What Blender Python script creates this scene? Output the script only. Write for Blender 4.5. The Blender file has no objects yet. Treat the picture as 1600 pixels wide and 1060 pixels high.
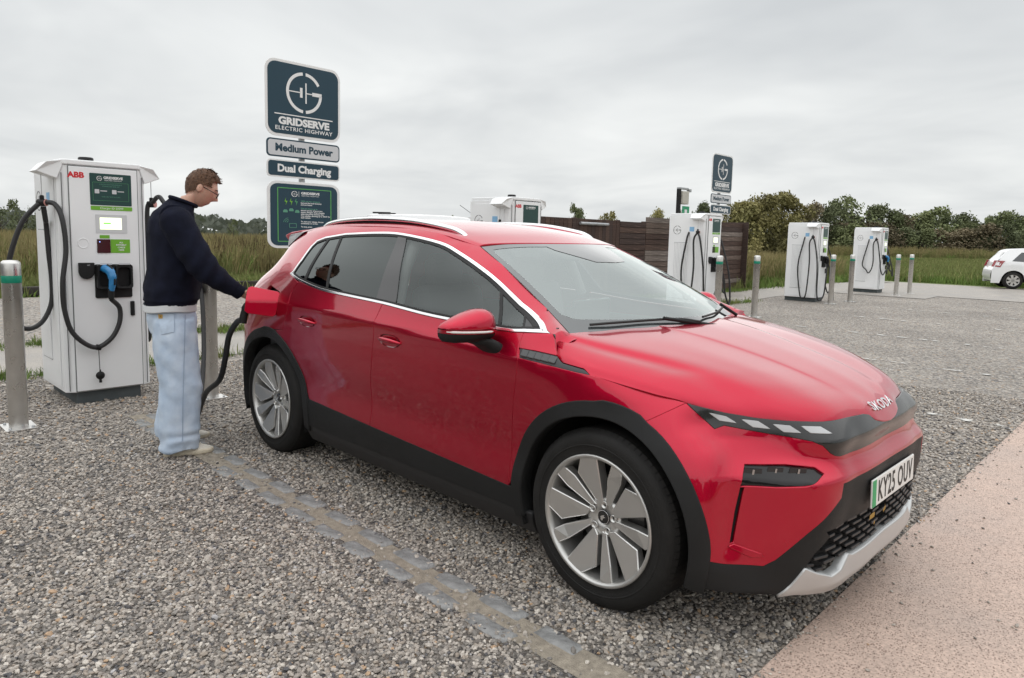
import bpy, bmesh, math, random
import numpy as np
from mathutils import Vector, Matrix, Euler
from mathutils.geometry import delaunay_2d_cdt

random.seed(7)
R = math.radians
SC = bpy.context.scene
COL = SC.collection

# ------------------------------------------------------------------ camera
# world: x = forward of the red car, y = its left, z = up, origin under its middle
CAM_C = np.array([3.0492, -3.1056, 1.4878])
CAM_YAW, CAM_PIT, CAM_ROL, CAM_F, CAM_CY = 2.351036, -0.105696, 0.023437, 1102.84, 487.616
_f = np.array([math.cos(CAM_PIT)*math.cos(CAM_YAW), math.cos(CAM_PIT)*math.sin(CAM_YAW), math.sin(CAM_PIT)])
_r = np.cross(_f, [0, 0, 1]); _r /= np.linalg.norm(_r); _u = np.cross(_r, _f)
_c, _s = math.cos(CAM_ROL), math.sin(CAM_ROL)
CR, CU, CF = _c*_r+_s*_u, -_s*_r+_c*_u, _f
cd = bpy.data.cameras.new('camera'); cam = bpy.data.objects.new('camera', cd); COL.objects.link(cam)
cam.matrix_world = Matrix(((CR[0], CU[0], -CF[0], CAM_C[0]), (CR[1], CU[1], -CF[1], CAM_C[1]), (CR[2], CU[2], -CF[2], CAM_C[2]), (0, 0, 0, 1)))
cd.sensor_fit = 'HORIZONTAL'; cd.sensor_width = 36; cd.lens = CAM_F/1600*36
cd.shift_y = (CAM_CY-530)/1600
cd.clip_start = 0.05; cd.clip_end = 3000
SC.camera = cam

# ------------------------------------------------------------------ sky, sun, exposure
SUN_EL, SUN_AZ = R(62), R(235)
w = bpy.data.worlds.new('World'); SC.world = w; w.use_nodes = True
nt = w.node_tree; nt.nodes.clear()
def wn(t, **k):
    n = nt.nodes.new(t)
    for a, b in k.items(): setattr(n, a, b)
    return n
sky = wn('ShaderNodeTexSky', sky_type='NISHITA', sun_disc=False, sun_elevation=SUN_EL, sun_rotation=SUN_AZ, air_density=1.6, dust_density=4.0)
hsv = wn('ShaderNodeHueSaturation'); hsv.inputs['Saturation'].default_value = 0.12; hsv.inputs['Value'].default_value = 0.10
nt.links.new(sky.outputs[0], hsv.inputs['Color'])
tc = wn('ShaderNodeTexCoord')
sep = wn('ShaderNodeSeparateXYZ'); nt.links.new(tc.outputs['Generated'], sep.inputs[0])
# overcast deck: noise on the direction projected to a cloud plane
mx = wn('ShaderNodeMath', operation='ADD'); mx.inputs[1].default_value = 0.16
ab = wn('ShaderNodeMath', operation='ABSOLUTE'); nt.links.new(sep.outputs[2], ab.inputs[0]); nt.links.new(ab.outputs[0], mx.inputs[0])
dv = wn('ShaderNodeVectorMath', operation='DIVIDE'); nt.links.new(tc.outputs['Generated'], dv.inputs[0])
cmb = wn('ShaderNodeCombineXYZ')
for i in range(3): nt.links.new(mx.outputs[0], cmb.inputs[i])
nt.links.new(cmb.outputs[0], dv.inputs[1])
mp = wn('ShaderNodeMapping'); nt.links.new(dv.outputs[0], mp.inputs[0]); mp.inputs['Scale'].default_value = (.9, 1.05, 1.0); mp.inputs['Rotation'].default_value = (0, 0, R(35))
n1 = wn('ShaderNodeTexNoise'); n1.inputs['Scale'].default_value = 1.05; n1.inputs['Detail'].default_value = 4; n1.inputs['Roughness'].default_value = 0.52; n1.inputs['Distortion'].default_value = 0.35
nt.links.new(mp.outputs[0], n1.inputs['Vector'])
rp = wn('ShaderNodeValToRGB'); nt.links.new(n1.outputs['Fac'], rp.inputs[0])
rp.color_ramp.elements[0].position = 0.30; rp.color_ramp.elements[0].color = (0.365, 0.382, 0.398, 1)
rp.color_ramp.elements[1].position = 0.72; rp.color_ramp.elements[1].color = (0.51, 0.524, 0.53, 1)
# the overcast deck is paler towards the horizon
rh = wn('ShaderNodeValToRGB'); nt.links.new(ab.outputs[0], rh.inputs[0])
rh.color_ramp.elements[0].position = 0.0; rh.color_ramp.elements[0].color = (1.13, 1.12, 1.09, 1)
rh.color_ramp.elements[1].position = 0.42; rh.color_ramp.elements[1].color = (0.98, 0.98, 0.98, 1)
e_ = rh.color_ramp.elements.new(1.0); e_.color = (1.75, 1.75, 1.75, 1)   # overcast sky: the zenith is the brighter part
ml = wn('ShaderNodeMix', data_type='RGBA', blend_type='MULTIPLY'); ml.inputs[0].default_value = 1
nt.links.new(rp.outputs[0], ml.inputs[6]); nt.links.new(rh.outputs[0], ml.inputs[7])
mixs = wn('ShaderNodeMix', data_type='RGBA'); mixs.inputs[0].default_value = 0.93
nt.links.new(hsv.outputs[0], mixs.inputs[6]); nt.links.new(ml.outputs[2], mixs.inputs[7])
bg = wn('ShaderNodeBackground'); bg.inputs[1].default_value = 1.0; nt.links.new(mixs.outputs[2], bg.inputs[0])
wo = wn('ShaderNodeOutputWorld'); nt.links.new(bg.outputs[0], wo.inputs[0])
sd = bpy.data.lights.new('sun', 'SUN'); sun = bpy.data.objects.new('sun', sd); COL.objects.link(sun)
sd.energy = 0.9; sd.angle = R(180); sd.color = (1.0, 0.97, 0.93)
sun.rotation_euler = (R(90)-SUN_EL, 0, math.pi-SUN_AZ)
SC.view_settings.view_transform = 'Standard'; SC.view_settings.look = 'None'
SC.view_settings.exposure = 0.76; SC.view_settings.gamma = 1.0
SC.view_settings.use_curve_mapping = False
SC.cycles.use_denoising = True
SC.cycles.max_bounces = 8; SC.cycles.transparent_max_bounces = 24
SC.cycles.glossy_bounces = 5; SC.cycles.diffuse_bounces = 3
SC.cycles.sample_clamp_indirect = 6

# ------------------------------------------------------------------ helpers
def ray(px, py):
    return CF + CR*(px-800)/CAM_F + CU*(CAM_CY-py)/CAM_F
def on_z(px, py, z=0.0):
    d = ray(px, py); return CAM_C + d*((z-CAM_C[2])/d[2])
def on_y(px, py, y):
    d = ray(px, py); return CAM_C + d*((y-CAM_C[1])/d[1])
def on_x(px, py, x):
    d = ray(px, py); return CAM_C + d*((x-CAM_C[0])/d[0])
def project(P):
    d = np.asarray(P, float)-CAM_C; z = d@CF
    return np.stack([800+CAM_F*(d@CR)/z, CAM_CY-CAM_F*(d@CU)/z], -1)

MATS = {}
def mat(name, col, rough=0.5, metal=0.0, coat=0.0, coat_rough=0.03, spec=0.5, emit=None, emit_s=0.0, var=0.0, vscale=8.0, bump=0.0, bscale=60.0, detail=4.0, rvar=0.0, sheen=0.0):
    if name in MATS: return MATS[name]
    m = bpy.data.materials.new(name); m.use_nodes = True; t = m.node_tree
    b = t.nodes['Principled BSDF']
    b.inputs['Base Color'].default_value = (*col, 1); b.inputs['Roughness'].default_value = rough
    b.inputs['Metallic'].default_value = metal; b.inputs['Coat Weight'].default_value = coat
    b.inputs['Coat Roughness'].default_value = coat_rough; b.inputs['Specular IOR Level'].default_value = spec
    if sheen: b.inputs['Sheen Weight'].default_value = sheen
    if emit: b.inputs['Emission Color'].default_value = (*emit, 1); b.inputs['Emission Strength'].default_value = emit_s
    if var or rvar:
        tcn = t.nodes.new('ShaderNodeTexCoord')
        n = t.nodes.new('ShaderNodeTexNoise'); n.inputs['Scale'].default_value = vscale; n.inputs['Detail'].default_value = detail
        t.links.new(tcn.outputs['Object'], n.inputs['Vector'])
        if var:
            mr = t.nodes.new('ShaderNodeMapRange'); mr.inputs[1].default_value = 0.25; mr.inputs[2].default_value = 0.75
            mr.inputs[3].default_value = 1-var; mr.inputs[4].default_value = 1+var
            t.links.new(n.outputs['Fac'], mr.inputs[0])
            h = t.nodes.new('ShaderNodeHueSaturation'); h.inputs['Color'].default_value = (*col, 1)
            t.links.new(mr.outputs[0], h.inputs['Value']); t.links.new(h.outputs[0], b.inputs['Base Color'])
        if rvar:
            m2 = t.nodes.new('ShaderNodeMapRange'); m2.inputs[1].default_value = 0.3; m2.inputs[2].default_value = 0.7
            m2.inputs[3].default_value = max(0.02, rough-rvar); m2.inputs[4].default_value = rough+rvar
            t.links.new(n.outputs['Fac'], m2.inputs[0]); t.links.new(m2.outputs[0], b.inputs['Roughness'])
    if bump:
        tcn = t.nodes.new('ShaderNodeTexCoord')
        n = t.nodes.new('ShaderNodeTexNoise'); n.inputs['Scale'].default_value = bscale; n.inputs['Detail'].default_value = 4
        t.links.new(tcn.outputs['Object'], n.inputs['Vector'])
        bp = t.nodes.new('ShaderNodeBump'); bp.inputs['Strength'].default_value = bump; bp.inputs['Distance'].default_value = 0.01
        t.links.new(n.outputs['Fac'], bp.inputs['Height']); t.links.new(bp.outputs[0], b.inputs['Normal'])
    MATS[name] = m
    return m

def tag(o, label=None, cat=None, group=None, kind=None):
    if label: o['label'] = label
    if cat: o['category'] = cat
    if group: o['group'] = group
    if kind: o['kind'] = kind
    return o
def empty(name, loc=(0, 0, 0), rz=0.0, label=None, cat=None, group=None):
    o = bpy.data.objects.new(name, None); COL.objects.link(o); o.location = loc; o.rotation_euler = (0, 0, rz)
    o.empty_display_size = 0.2
    return tag(o, label, cat, group)
def link_mesh(name, me, m, parent=None):
    o = bpy.data.objects.new(name, me); COL.objects.link(o)
    if m is not None:
        if isinstance(m, (list, tuple)):
            for q in m: me.materials.append(q)
        else: me.materials.append(m)
    if parent is not None: o.parent = parent
    return o
def pyd(name, v, f, m, parent=None, smooth=False, normals=None):
    me = bpy.data.meshes.new(name); me.from_pydata([tuple(map(float, q)) for q in v], [], [tuple(map(int, q)) for q in f]); me.update()
    if smooth or normals is not None: me.shade_smooth()
    if normals is not None: me.normals_split_custom_set_from_vertices([tuple(map(float, q)) for q in normals])
    return link_mesh(name, me, m, parent)
def copy_tree(o, parent=None, props=None):
    c = o.copy(); COL.objects.link(c); c.parent = parent
    for ch in list(o.children): copy_tree(ch, c)
    return c

class MB:
    """collects boxes, tubes, prisms, lathes; build() links them as ONE mesh object"""
    def __init__(s): s.v = []; s.f = []; s.sm = []
    def add(s, v, f, smooth=False):
        o = len(s.v); s.v += [tuple(map(float, q)) for q in v]; s.f += [tuple(int(i)+o for i in q) for q in f]; s.sm += [smooth]*len(f); return s
    def box(s, c, d, bev=0.0, M=None):
        c = Vector(c); d = Vector(d)/2
        bm = bmesh.new(); bmesh.ops.create_cube(bm, size=1.0)
        for q in bm.verts: q.co = Vector((q.co.x*2*d.x, q.co.y*2*d.y, q.co.z*2*d.z))
        if bev > 0: bmesh.ops.bevel(bm, geom=bm.edges[:], offset=bev, segments=2, affect='EDGES', profile=0.5)
        bm.verts.index_update()
        vv = [(M @ q.co if M else q.co)+c for q in bm.verts]; ff = [[q.index for q in f.verts] for f in bm.faces]
        bm.free(); return s.add(vv, ff, False)
    def tube(s, pts, rad, n=10, caps=True, smooth=True):
        pts = [Vector(p) for p in pts]; N = len(pts)
        rads = rad if isinstance(rad, (list, tuple)) else [rad]*N
        v = []; f = []; up = None
        for i, p in enumerate(pts):
            t = (pts[min(i+1, N-1)]-pts[max(i-1, 0)]).normalized()
            if up is None:
                up = Vector((0, 0, 1)) if abs(t.z) < 0.9 else Vector((1, 0, 0))
            a = (up-t*up.dot(t)).normalized(); b = t.cross(a); up = a
            for k in range(n):
                an = 2*math.pi*k/n; v.append(p+(a*math.cos(an)+b*math.sin(an))*rads[i])
        for i in range(N-1):
            for k in range(n):
                f.append((i*n+k, i*n+(k+1) % n, (i+1)*n+(k+1) % n, (i+1)*n+k))
        s.add(v, f, smooth)
        if caps:
            s.add(v[:n], [tuple(range(n))[::-1]]); s.add(v[-n:], [tuple(range(n))])
        return s
    def lathe(s, prof, c=(0, 0, 0), axis='z', n=32, smooth=True, M=None):
        v = []; f = []
        for (r, h) in prof:
            for k in range(n):
                a = 2*math.pi*k/n
                p = (r*math.cos(a), r*math.sin(a), h)
                if axis == 'y': p = (p[0], p[2], p[1])
                if axis == 'x': p = (p[2], p[0], p[1])
                p = Vector(p)
                v.append((M @ p if M else p)+Vector(c))
        for i in range(len(prof)-1):
            for k in range(n):
                q = (i*n+k, i*n+(k+1) % n, (i+1)*n+(k+1) % n, (i+1)*n+k)
                f.append(q[::-1] if axis == 'y' else q)
        return s.add(v, f, smooth)
    def prism(s, poly, z0, z1, M=None, smooth=False):
        n = len(poly); v = [Vector((x, y, z0)) for x, y in poly]+[Vector((x, y, z1)) for x, y in poly]
        if M: v = [M @ q for q in v]
        f = [tuple(range(n))[::-1], tuple(range(n, 2*n))]+[(i, (i+1) % n, n+(i+1) % n, n+i) for i in range(n)]
        return s.add(v, f, smooth)
    def build(s, name, m, parent=None, bev=0.0, fixn=True):
        me = bpy.data.meshes.new(name); me.from_pydata(s.v, [], s.f); me.update()
        me.polygons.foreach_set('use_smooth', s.sm)
        if bev > 0 or fixn:
            bm = bmesh.new(); bm.from_mesh(me)
            if fixn: bmesh.ops.recalc_face_normals(bm, faces=bm.faces[:])
            if bev > 0:
                bmesh.ops.remove_doubles(bm, verts=bm.verts[:], dist=1e-5)
                bmesh.ops.bevel(bm, geom=[e for e in bm.edges if len(e.link_faces) == 2 and e.calc_face_angle(0) > 0.5], offset=bev, segments=2, affect='EDGES', profile=0.5, clamp_overlap=True)
            bm.to_mesh(me); bm.free()
        return link_mesh(name, me, m, parent)

def crv(pts, n=6, closed=False):
    """Catmull-Rom through points"""
    P = [np.array(p, float) for p in pts]; N = len(P); out = []
    rng = range(N if closed else N-1)
    for i in rng:
        p1, p2 = P[i], P[(i+1) % N]
        p0 = P[(i-1) % N] if closed or i > 0 else 2*p1-p2
        p3 = P[(i+2) % N] if closed or i+2 < N else 2*p2-p1
        for k in range(n):
            t = k/n
            out.append(0.5*((2*p1)+(-p0+p2)*t+(2*p0-5*p1+4*p2-p3)*t*t+(-p0+3*p1-3*p2+p3)*t**3))
    if not closed: out.append(P[-1])
    return [tuple(q) for q in out]
def rrect(w, h, r, n=5):
    out = []
    for cx, cy, a0 in ((w/2-r, h/2-r, 0), (-w/2+r, h/2-r, 90), (-w/2+r, -h/2+r, 180), (w/2-r, -h/2+r, 270)):
        for k in range(n+1):
            a = R(a0+90*k/n); out.append((cx+r*math.cos(a), cy+r*math.sin(a)))
    return out
_fontcache = {}
def text_mesh(txt, size=1.0, extrude=0.0, align='CENTER', sx=1.0, bold=0.0, spacing=1.0):
    cu = bpy.data.curves.new('t', 'FONT'); cu.body = txt; cu.size = size; cu.extrude = extrude; cu.align_x = align; cu.align_y = 'CENTER'
    cu.offset = bold; cu.space_character = spacing; cu.resolution_u = 3
    o = bpy.data.objects.new('t', cu); COL.objects.link(o)
    dg = bpy.context.evaluated_depsgraph_get(); me = bpy.data.meshes.new_from_object(o.evaluated_get(dg))
    bpy.data.objects.remove(o); bpy.data.curves.remove(cu)
    if sx != 1.0:
        for v in me.vertices: v.co.x *= sx
    me.materials.clear()
    return me
def text(name, txt, M, size, m, parent, **k):
    me = text_mesh(txt, size, **k); me.transform(M); return link_mesh(name, me, m, parent)
def frame_matrix(o, ex, ey):
    ex = Vector(ex).normalized(); ey = Vector(ey); ey = (ey-ex*ey.dot(ex)).normalized(); ez = ex.cross(ey)
    return Matrix(((ex.x, ey.x, ez.x, o[0]), (ex.y, ey.y, ez.y, o[1]), (ex.z, ey.z, ez.z, o[2]), (0, 0, 0, 1)))

# common materials
M_BLACKP = mat('black_plastic', (0.012, 0.012, 0.0125), 0.55, spec=.3, bump=0.15, bscale=900)
M_RUBBER = mat('black_rubber', (0.018, 0.018, 0.018), 0.62, var=0.15, vscale=30)
M_GLOSSB = mat('gloss_black', (0.008, 0.008, 0.009), 0.08, coat=0.5)
M_CHROME = mat('satin_chrome', (0.86, 0.87, 0.88), 0.16, 1.0)
# ================================================================== ground
from mathutils import noise as mnoise
def nodes_mat(name):
    m = bpy.data.materials.new(name); m.use_nodes = True; t = m.node_tree; b = t.nodes['Principled BSDF']
    def N(tp, **k):
        n = t.nodes.new(tp)
        for a, c in k.items():
            if a.startswith('i_'): n.inputs[a[2:].replace('_', ' ')].default_value = c
            else: setattr(n, a, c)
        return n
    return m, t, b, N
def ramp(N, t, src, stops, interp='LINEAR'):
    r = N('ShaderNodeValToRGB'); cr = r.color_ramp; cr.interpolation = interp
    while len(cr.elements) < len(stops): cr.elements.new(0.5)
    for e, (p, c) in zip(cr.elements, stops): e.position = p; e.color = (*c, 1)
    t.links.new(src, r.inputs[0]); return r.outputs[0]
STONE_STOPS = [(0.0, (0.09, 0.087, 0.091)), (0.06, (0.189, 0.172, 0.156)), (0.2, (0.294, 0.262, 0.232)), (0.38, (0.376, 0.337, 0.295)), (0.55, (0.247, 0.226, 0.203)), (0.66, (0.435, 0.392, 0.345)), (0.8, (0.325, 0.276, 0.228)), (0.9, (0.566, 0.518, 0.458)), (0.965, (0.426, 0.291, 0.184)), (0.988, (0.432, 0.417, 0.414))]
def gravel_material(name, scale, dark=1.0):
    m, t, b, N = nodes_mat(name)
    tc = N('ShaderNodeTexCoord')
    v = N('ShaderNodeTexVoronoi', i_Scale=scale, i_Randomness=1.0); t.links.new(tc.outputs['Object'], v.inputs['Vector'])
    sp = N('ShaderNodeSeparateColor'); t.links.new(v.outputs['Color'], sp.inputs[0])
    c = ramp(N, t, sp.outputs[0], [(p, tuple(q*dark for q in cc)) for p, cc in STONE_STOPS], 'CONSTANT')
    n = N('ShaderNodeTexNoise', i_Scale=0.55, i_Detail=5.0); t.links.new(tc.outputs['Object'], n.inputs['Vector'])
    mr = N('ShaderNodeMapRange'); mr.inputs[1].default_value = .3; mr.inputs[2].default_value = .7; mr.inputs[3].default_value = .82; mr.inputs[4].default_value = 1.15; t.links.new(n.outputs['Fac'], mr.inputs[0])
    mu = N('ShaderNodeMix', data_type='RGBA', blend_type='MULTIPLY'); mu.inputs[0].default_value = 1
    t.links.new(c, mu.inputs[6]); t.links.new(mr.outputs[0], mu.inputs[7]); t.links.new(mu.outputs[2], b.inputs['Base Color'])
    ve = N('ShaderNodeTexVoronoi', feature='DISTANCE_TO_EDGE', i_Scale=scale); t.links.new(tc.outputs['Object'], ve.inputs['Vector'])
    rr = ramp(N, t, ve.outputs['Distance'], [(0, (0, 0, 0)), (.35, (1, 1, 1))])
    bp = N('ShaderNodeBump', i_Strength=.9, i_Distance=.012); t.links.new(rr, bp.inputs['Height']); t.links.new(bp.outputs[0], b.inputs['Normal'])
    b.inputs['Roughness'].default_value = .72
    return m
M_GRAVEL = gravel_material('loose_gravel', 42.0)
M_GRAVEL2 = gravel_material('purple_grey_gravel', 30.0, .95)
def field_material():
    m, t, b, N = nodes_mat('meadow_soil')
    tc = N('ShaderNodeTexCoord'); n = N('ShaderNodeTexNoise', i_Scale=.12, i_Detail=8.0, i_Roughness=.65); t.links.new(tc.outputs['Object'], n.inputs['Vector'])
    c = ramp(N, t, n.outputs['Fac'], [(.3, (.10, .15, .045)), (.5, (.15, .18, .065)), (.7, (.20, .19, .09))]); t.links.new(c, b.inputs['Base Color']); b.inputs['Roughness'].default_value = .9
    return m
def sheet(name, pts, z, m, kind='structure', parent=None):
    o = MB().add([(x, y, z) for x, y in pts], [tuple(range(len(pts)))]).build(name, m, parent); 
    if kind: o['kind'] = kind
    return o
# field to the horizon; gravel car park on it; concrete lane, path and apron on that
sheet('field', [(-1500, -1500), (1500, -1500), (1500, 1500), (-1500, 1500)], -.03, field_material())
sheet('gravel_car_park', [(-7.1, -60), (9, -60), (9, 21.2), (-7.1, 21.2)], 0.0, M_GRAVEL)
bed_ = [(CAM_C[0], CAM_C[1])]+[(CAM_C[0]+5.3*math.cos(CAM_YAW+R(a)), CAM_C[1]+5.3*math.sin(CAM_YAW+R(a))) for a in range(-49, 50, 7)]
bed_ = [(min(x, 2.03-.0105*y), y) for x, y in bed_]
sheet('gravel_shade_bed', bed_, .0022, gravel_material('gap_shade_gravel', 62.0, .62))  # darkened gravel colour, painted in as the shade in gaps between loose stones
sheet('gravel_strip', [(-16.3, -60), (-7.0, -60), (-7.4, 40), (-13.2, 40)], -.006, M_GRAVEL2)

def concrete_material(name, col, pits=1.0, stain=.25, rough=.6):
    m, t, b, N = nodes_mat(name)
    tc = N('ShaderNodeTexCoord')
    n = N('ShaderNodeTexNoise', i_Scale=1.3, i_Detail=8.0, i_Roughness=.62); t.links.new(tc.outputs['Object'], n.inputs['Vector'])
    n2 = N('ShaderNodeTexNoise', i_Scale=95.0, i_Detail=3.0); t.links.new(tc.outputs['Object'], n2.inputs['Vector'])
    mr = N('ShaderNodeMapRange'); mr.inputs[1].default_value = .3; mr.inputs[2].default_value = .7; mr.inputs[3].default_value = 1-stain; mr.inputs[4].default_value = 1+stain*.6; t.links.new(n.outputs['Fac'], mr.inputs[0])
    mr2 = N('ShaderNodeMapRange'); mr2.inputs[1].default_value = .3; mr2.inputs[2].default_value = .7; mr2.inputs[3].default_value = .74; mr2.inputs[4].default_value = 1.2; t.links.new(n2.outputs['Fac'], mr2.inputs[0])
    mm = N('ShaderNodeMath', operation='MULTIPLY'); t.links.new(mr.outputs[0], mm.inputs[0]); t.links.new(mr2.outputs[0], mm.inputs[1])
    # pits: small dark brushed holes
    v = N('ShaderNodeTexVoronoi', i_Scale=120.0); mp = N('ShaderNodeMapping'); mp.inputs['Scale'].default_value = (1, .55, 1); t.links.new(tc.outputs['Object'], mp.inputs[0]); t.links.new(mp.outputs[0], v.inputs['Vector'])
    n3 = N('ShaderNodeTexNoise', i_Scale=30.0, i_Detail=2.0); t.links.new(tc.outputs['Object'], n3.inputs['Vector'])
    ad = N('ShaderNodeMath', operation='MULTIPLY_ADD'); ad.inputs[1].default_value = -.55; t.links.new(n3.outputs['Fac'], ad.inputs[0]); t.links.new(v.outputs['Distance'], ad.inputs[2])
    pit = ramp(N, t, ad.outputs[0], [(0.0, (.42, .38, .36)), (.05, (1, 1, 1))])
    hs = N('ShaderNodeHueSaturation'); hs.inputs['Color'].default_value = (*col, 1); t.links.new(mm.outputs[0], hs.inputs['Value'])
    mu = N('ShaderNodeMix', data_type='RGBA', blend_type='MULTIPLY'); mu.inputs[0].default_value = pits; t.links.new(hs.outputs[0], mu.inputs[6]); t.links.new(pit, mu.inputs[7])
    t.links.new(mu.outputs[2], b.inputs['Base Color'])
    bp = N('ShaderNodeBump', i_Strength=.5, i_Distance=.004); t.links.new(pit, bp.inputs['Height']); t.links.new(bp.outputs[0], b.inputs['Normal'])
    rg = N('ShaderNodeMapRange'); rg.inputs[1].default_value = .35; rg.inputs[2].default_value = .65; rg.inputs[3].default_value = rough-.22; rg.inputs[4].default_value = rough+.12; t.links.new(n.outputs['Fac'], rg.inputs[0]); t.links.new(rg.outputs[0], b.inputs['Roughness'])
    return m
M_SLAB = concrete_material('pink_brushed_concrete', (.52, .392, .325), .8, .20, .62)
M_PATH = concrete_material('pale_concrete', (.36, .33, .295), .5, .35, .6)
ap = MB(); e0, e1 = 2.060, 2.006-.0105*25
ap.add([(2.078, -2.6-25, .014), (e1, 30, .014), (12, 30, .014), (12, -30, .014), (2.078+.25, -30, .014), (2.072, -27.6, -.05), (e1-.004, 30, -.05)], [(0, 4, 3, 2, 1), (0, 1, 6, 5)])
apron = MB().add([(2.051-.0105*(-30), -30, .014), (12, -30, .014), (12, 19.3, .014), (2.051-.0105*19.3, 19.3, .014), (2.047-.0105*(-30), -30, -.05), (2.047-.0105*19.3, 19.3, -.05)], [(0, 1, 2, 3), (0, 3, 5, 4)]).build('concrete_apron', M_SLAB, fixn=False); apron['kind'] = 'structure'
sheet('footpath', [(-7.2, -60), (-5.1, -60), (-5.25, 13.5), (-5.6, 16.2), (-5.0, 19.3), (-7.3, 20.5), (-7.35, 17.9)], .008, M_PATH)
sheet('access_lane', [(-60, 28), (-5.9, 27.9), (-7.2, 26.0), (-7.3, 20.45), (-4.9, 19.35), (-2.69, 19.35), (-2.76, 20.9), (14, 20.6), (60, 21), (60, 30), (-3.1, 28.8)], .012, M_PATH)
# faded bay lines: strings of whitened stones, thin strips of paint
def line_material():
    m, t, b, N = nodes_mat('worn_white_line'); b.inputs['Base Color'].default_value = (.62, .61, .58, 1); b.inputs['Roughness'].default_value = .8
    tc = N('ShaderNodeTexCoord'); n = N('ShaderNodeTexNoise', i_Scale=7.0, i_Detail=6.0); t.links.new(tc.outputs['Object'], n.inputs['Vector'])
    mr = N('ShaderNodeMapRange'); mr.inputs[1].default_value = .51; mr.inputs[2].default_value = .63; t.links.new(n.outputs['Fac'], mr.inputs[0]); t.links.new(mr.outputs[0], b.inputs['Alpha'])
    return m
M_LINE = line_material()
for i, (y, x0, x1) in enumerate(((3.95, .9, 2.0), (6.70, -2.9, 2.0), (9.46, -2.9, 1.95), (12.30, -3.2, 1.95), (15.05, -3.3, 1.9), (17.8, -3.4, 1.9))):
    sheet('bay_line', [(x0, y-.045-.033*x0), (x1, y-.045-.033*x1), (x1, y+.045-.033*x1), (x0, y+.045-.033*x0)], .013, M_LINE)
# dark timber kerb at the field's edge
kb = MB(); kb.box((0, 0, .09), (.16, 100, .20), .02); k_ = kb.build('timber_kerb', mat('tarred_timber', (.035, .030, .026), .85, var=.4, vscale=3)); k_.location = (-14.9, 0, 0); k_.rotation_euler = (0, 0, R(-1.8)); k_['kind'] = 'structure'

# ---- setts: two rows of granite blocks bedded in sand, each block its own piece
ED = MB(); px_ = np.linspace(-2.95, 2.02, 40)
v = []; f = []
for i, x in enumerate(px_): v += [(x, -1.335+.01*math.sin(x*5), .0035), (x, -1.185+.01*math.sin(x*4+1), .0035)]
for i in range(39): f.append((2*i, 2*i+2, 2*i+3, 2*i+1))
EDGE = ED.add(v, f).build('sett_edging', mat('jointing_sand', (.30, .262, .21), .9, var=.3, vscale=30, bump=.8, bscale=160, detail=8), fixn=False); EDGE['kind'] = 'structure'
M_SETT = mat('granite_sett', (.245, .246, .243), .85, spec=.12, var=.4, vscale=16, bump=.9, bscale=60, rvar=.12, detail=8)
rs = random.Random(3)
for r_, y0 in enumerate((-1.193, -1.328)):
    x = -2.93+r_*.11
    while x < 1.98:
        L_ = rs.uniform(.22, .31); W_ = rs.uniform(.100, .122)
        skip = rs.random() < .08
        if not skip:
            bm = bmesh.new(); bmesh.ops.create_grid(bm, x_segments=9, y_segments=6, size=.5)
            for q in bm.verts:
                ex = max(abs(q.co.x)*2, abs(q.co.y)*2)
                cxx, cyy = q.co.x, q.co.y
                rx = 1-.09*(abs(cyy)*2)**4+mnoise.noise(Vector((x*7, cyy*6, r_)))*.05; ry = 1-.10*(abs(cxx)*2)**4+mnoise.noise(Vector((x*5+3, cxx*6, r_)))*.07
                h = .007 if ex < .7 else (.006 if ex < .99 else -.012)
                q.co = Vector((cxx*L_*rx, cyy*W_*ry, h+mnoise.noise(Vector((x*9+cxx*3, cyy*5+r_*7, 1)))*.006))
            me = bpy.data.meshes.new('sett'); bm.to_mesh(me); bm.free(); me.shade_smooth()
            o = link_mesh('sett', me, M_SETT, EDGE); o.location = (x+L_/2, y0+rs.uniform(-.008, .008), .0); o.rotation_euler = (0, 0, R(rs.uniform(-3, 3)))
        x += L_+rs.uniform(.018, .045)

# ---- loose stones near the viewer as real pieces, scattered with geometry nodes
def stone_mesh(seed):
    r = random.Random(seed); bm = bmesh.new(); bmesh.ops.create_icosphere(bm, subdivisions=1, radius=.5)
    for q in bm.verts:
        q.co *= r.uniform(.72, 1.12)
    # chip two sides flat
    for _ in range(2):
        n = Vector((r.uniform(-1, 1), r.uniform(-1, 1), r.uniform(-.2, 1))).normalized(); d = r.uniform(.25, .36)
        for q in bm.verts:
            e = q.co.dot(n)-d
            if e > 0: q.co -= n*e
    s_ = (1.0, r.uniform(.62, .85), r.uniform(.42, .6))
    for q in bm.verts: q.co = Vector((q.co.x*s_[0], q.co.y*s_[1], q.co.z*s_[2]))
    me = bpy.data.meshes.new('stone'); bm.to_mesh(me); bm.free(); return me
def stone_material():
    m, t, b, N = nodes_mat('gravel_stone')
    oi = N('ShaderNodeObjectInfo'); c = ramp(N, t, oi.outputs['Random'], STONE_STOPS, 'CONSTANT')
    tc = N('ShaderNodeTexCoord'); n = N('ShaderNodeTexNoise', i_Scale=3.0, i_Detail=4.0); t.links.new(tc.outputs['Object'], n.inputs['Vector'])
    mr = N('ShaderNodeMapRange'); mr.inputs[1].default_value = .3; mr.inputs[2].default_value = .7; mr.inputs[3].default_value = .8; mr.inputs[4].default_value = 1.25; t.links.new(n.outputs['Fac'], mr.inputs[0])
    mu = N('ShaderNodeMix', data_type='RGBA', blend_type='MULTIPLY'); mu.inputs[0].default_value = 1; t.links.new(c, mu.inputs[6]); t.links.new(mr.outputs[0], mu.inputs[7])
    t.links.new(mu.outputs[2], b.inputs['Base Color']); b.inputs['Roughness'].default_value = .62
    return m
M_STONE = stone_material()
ST = bpy.data.collections.new('stones')
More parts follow.
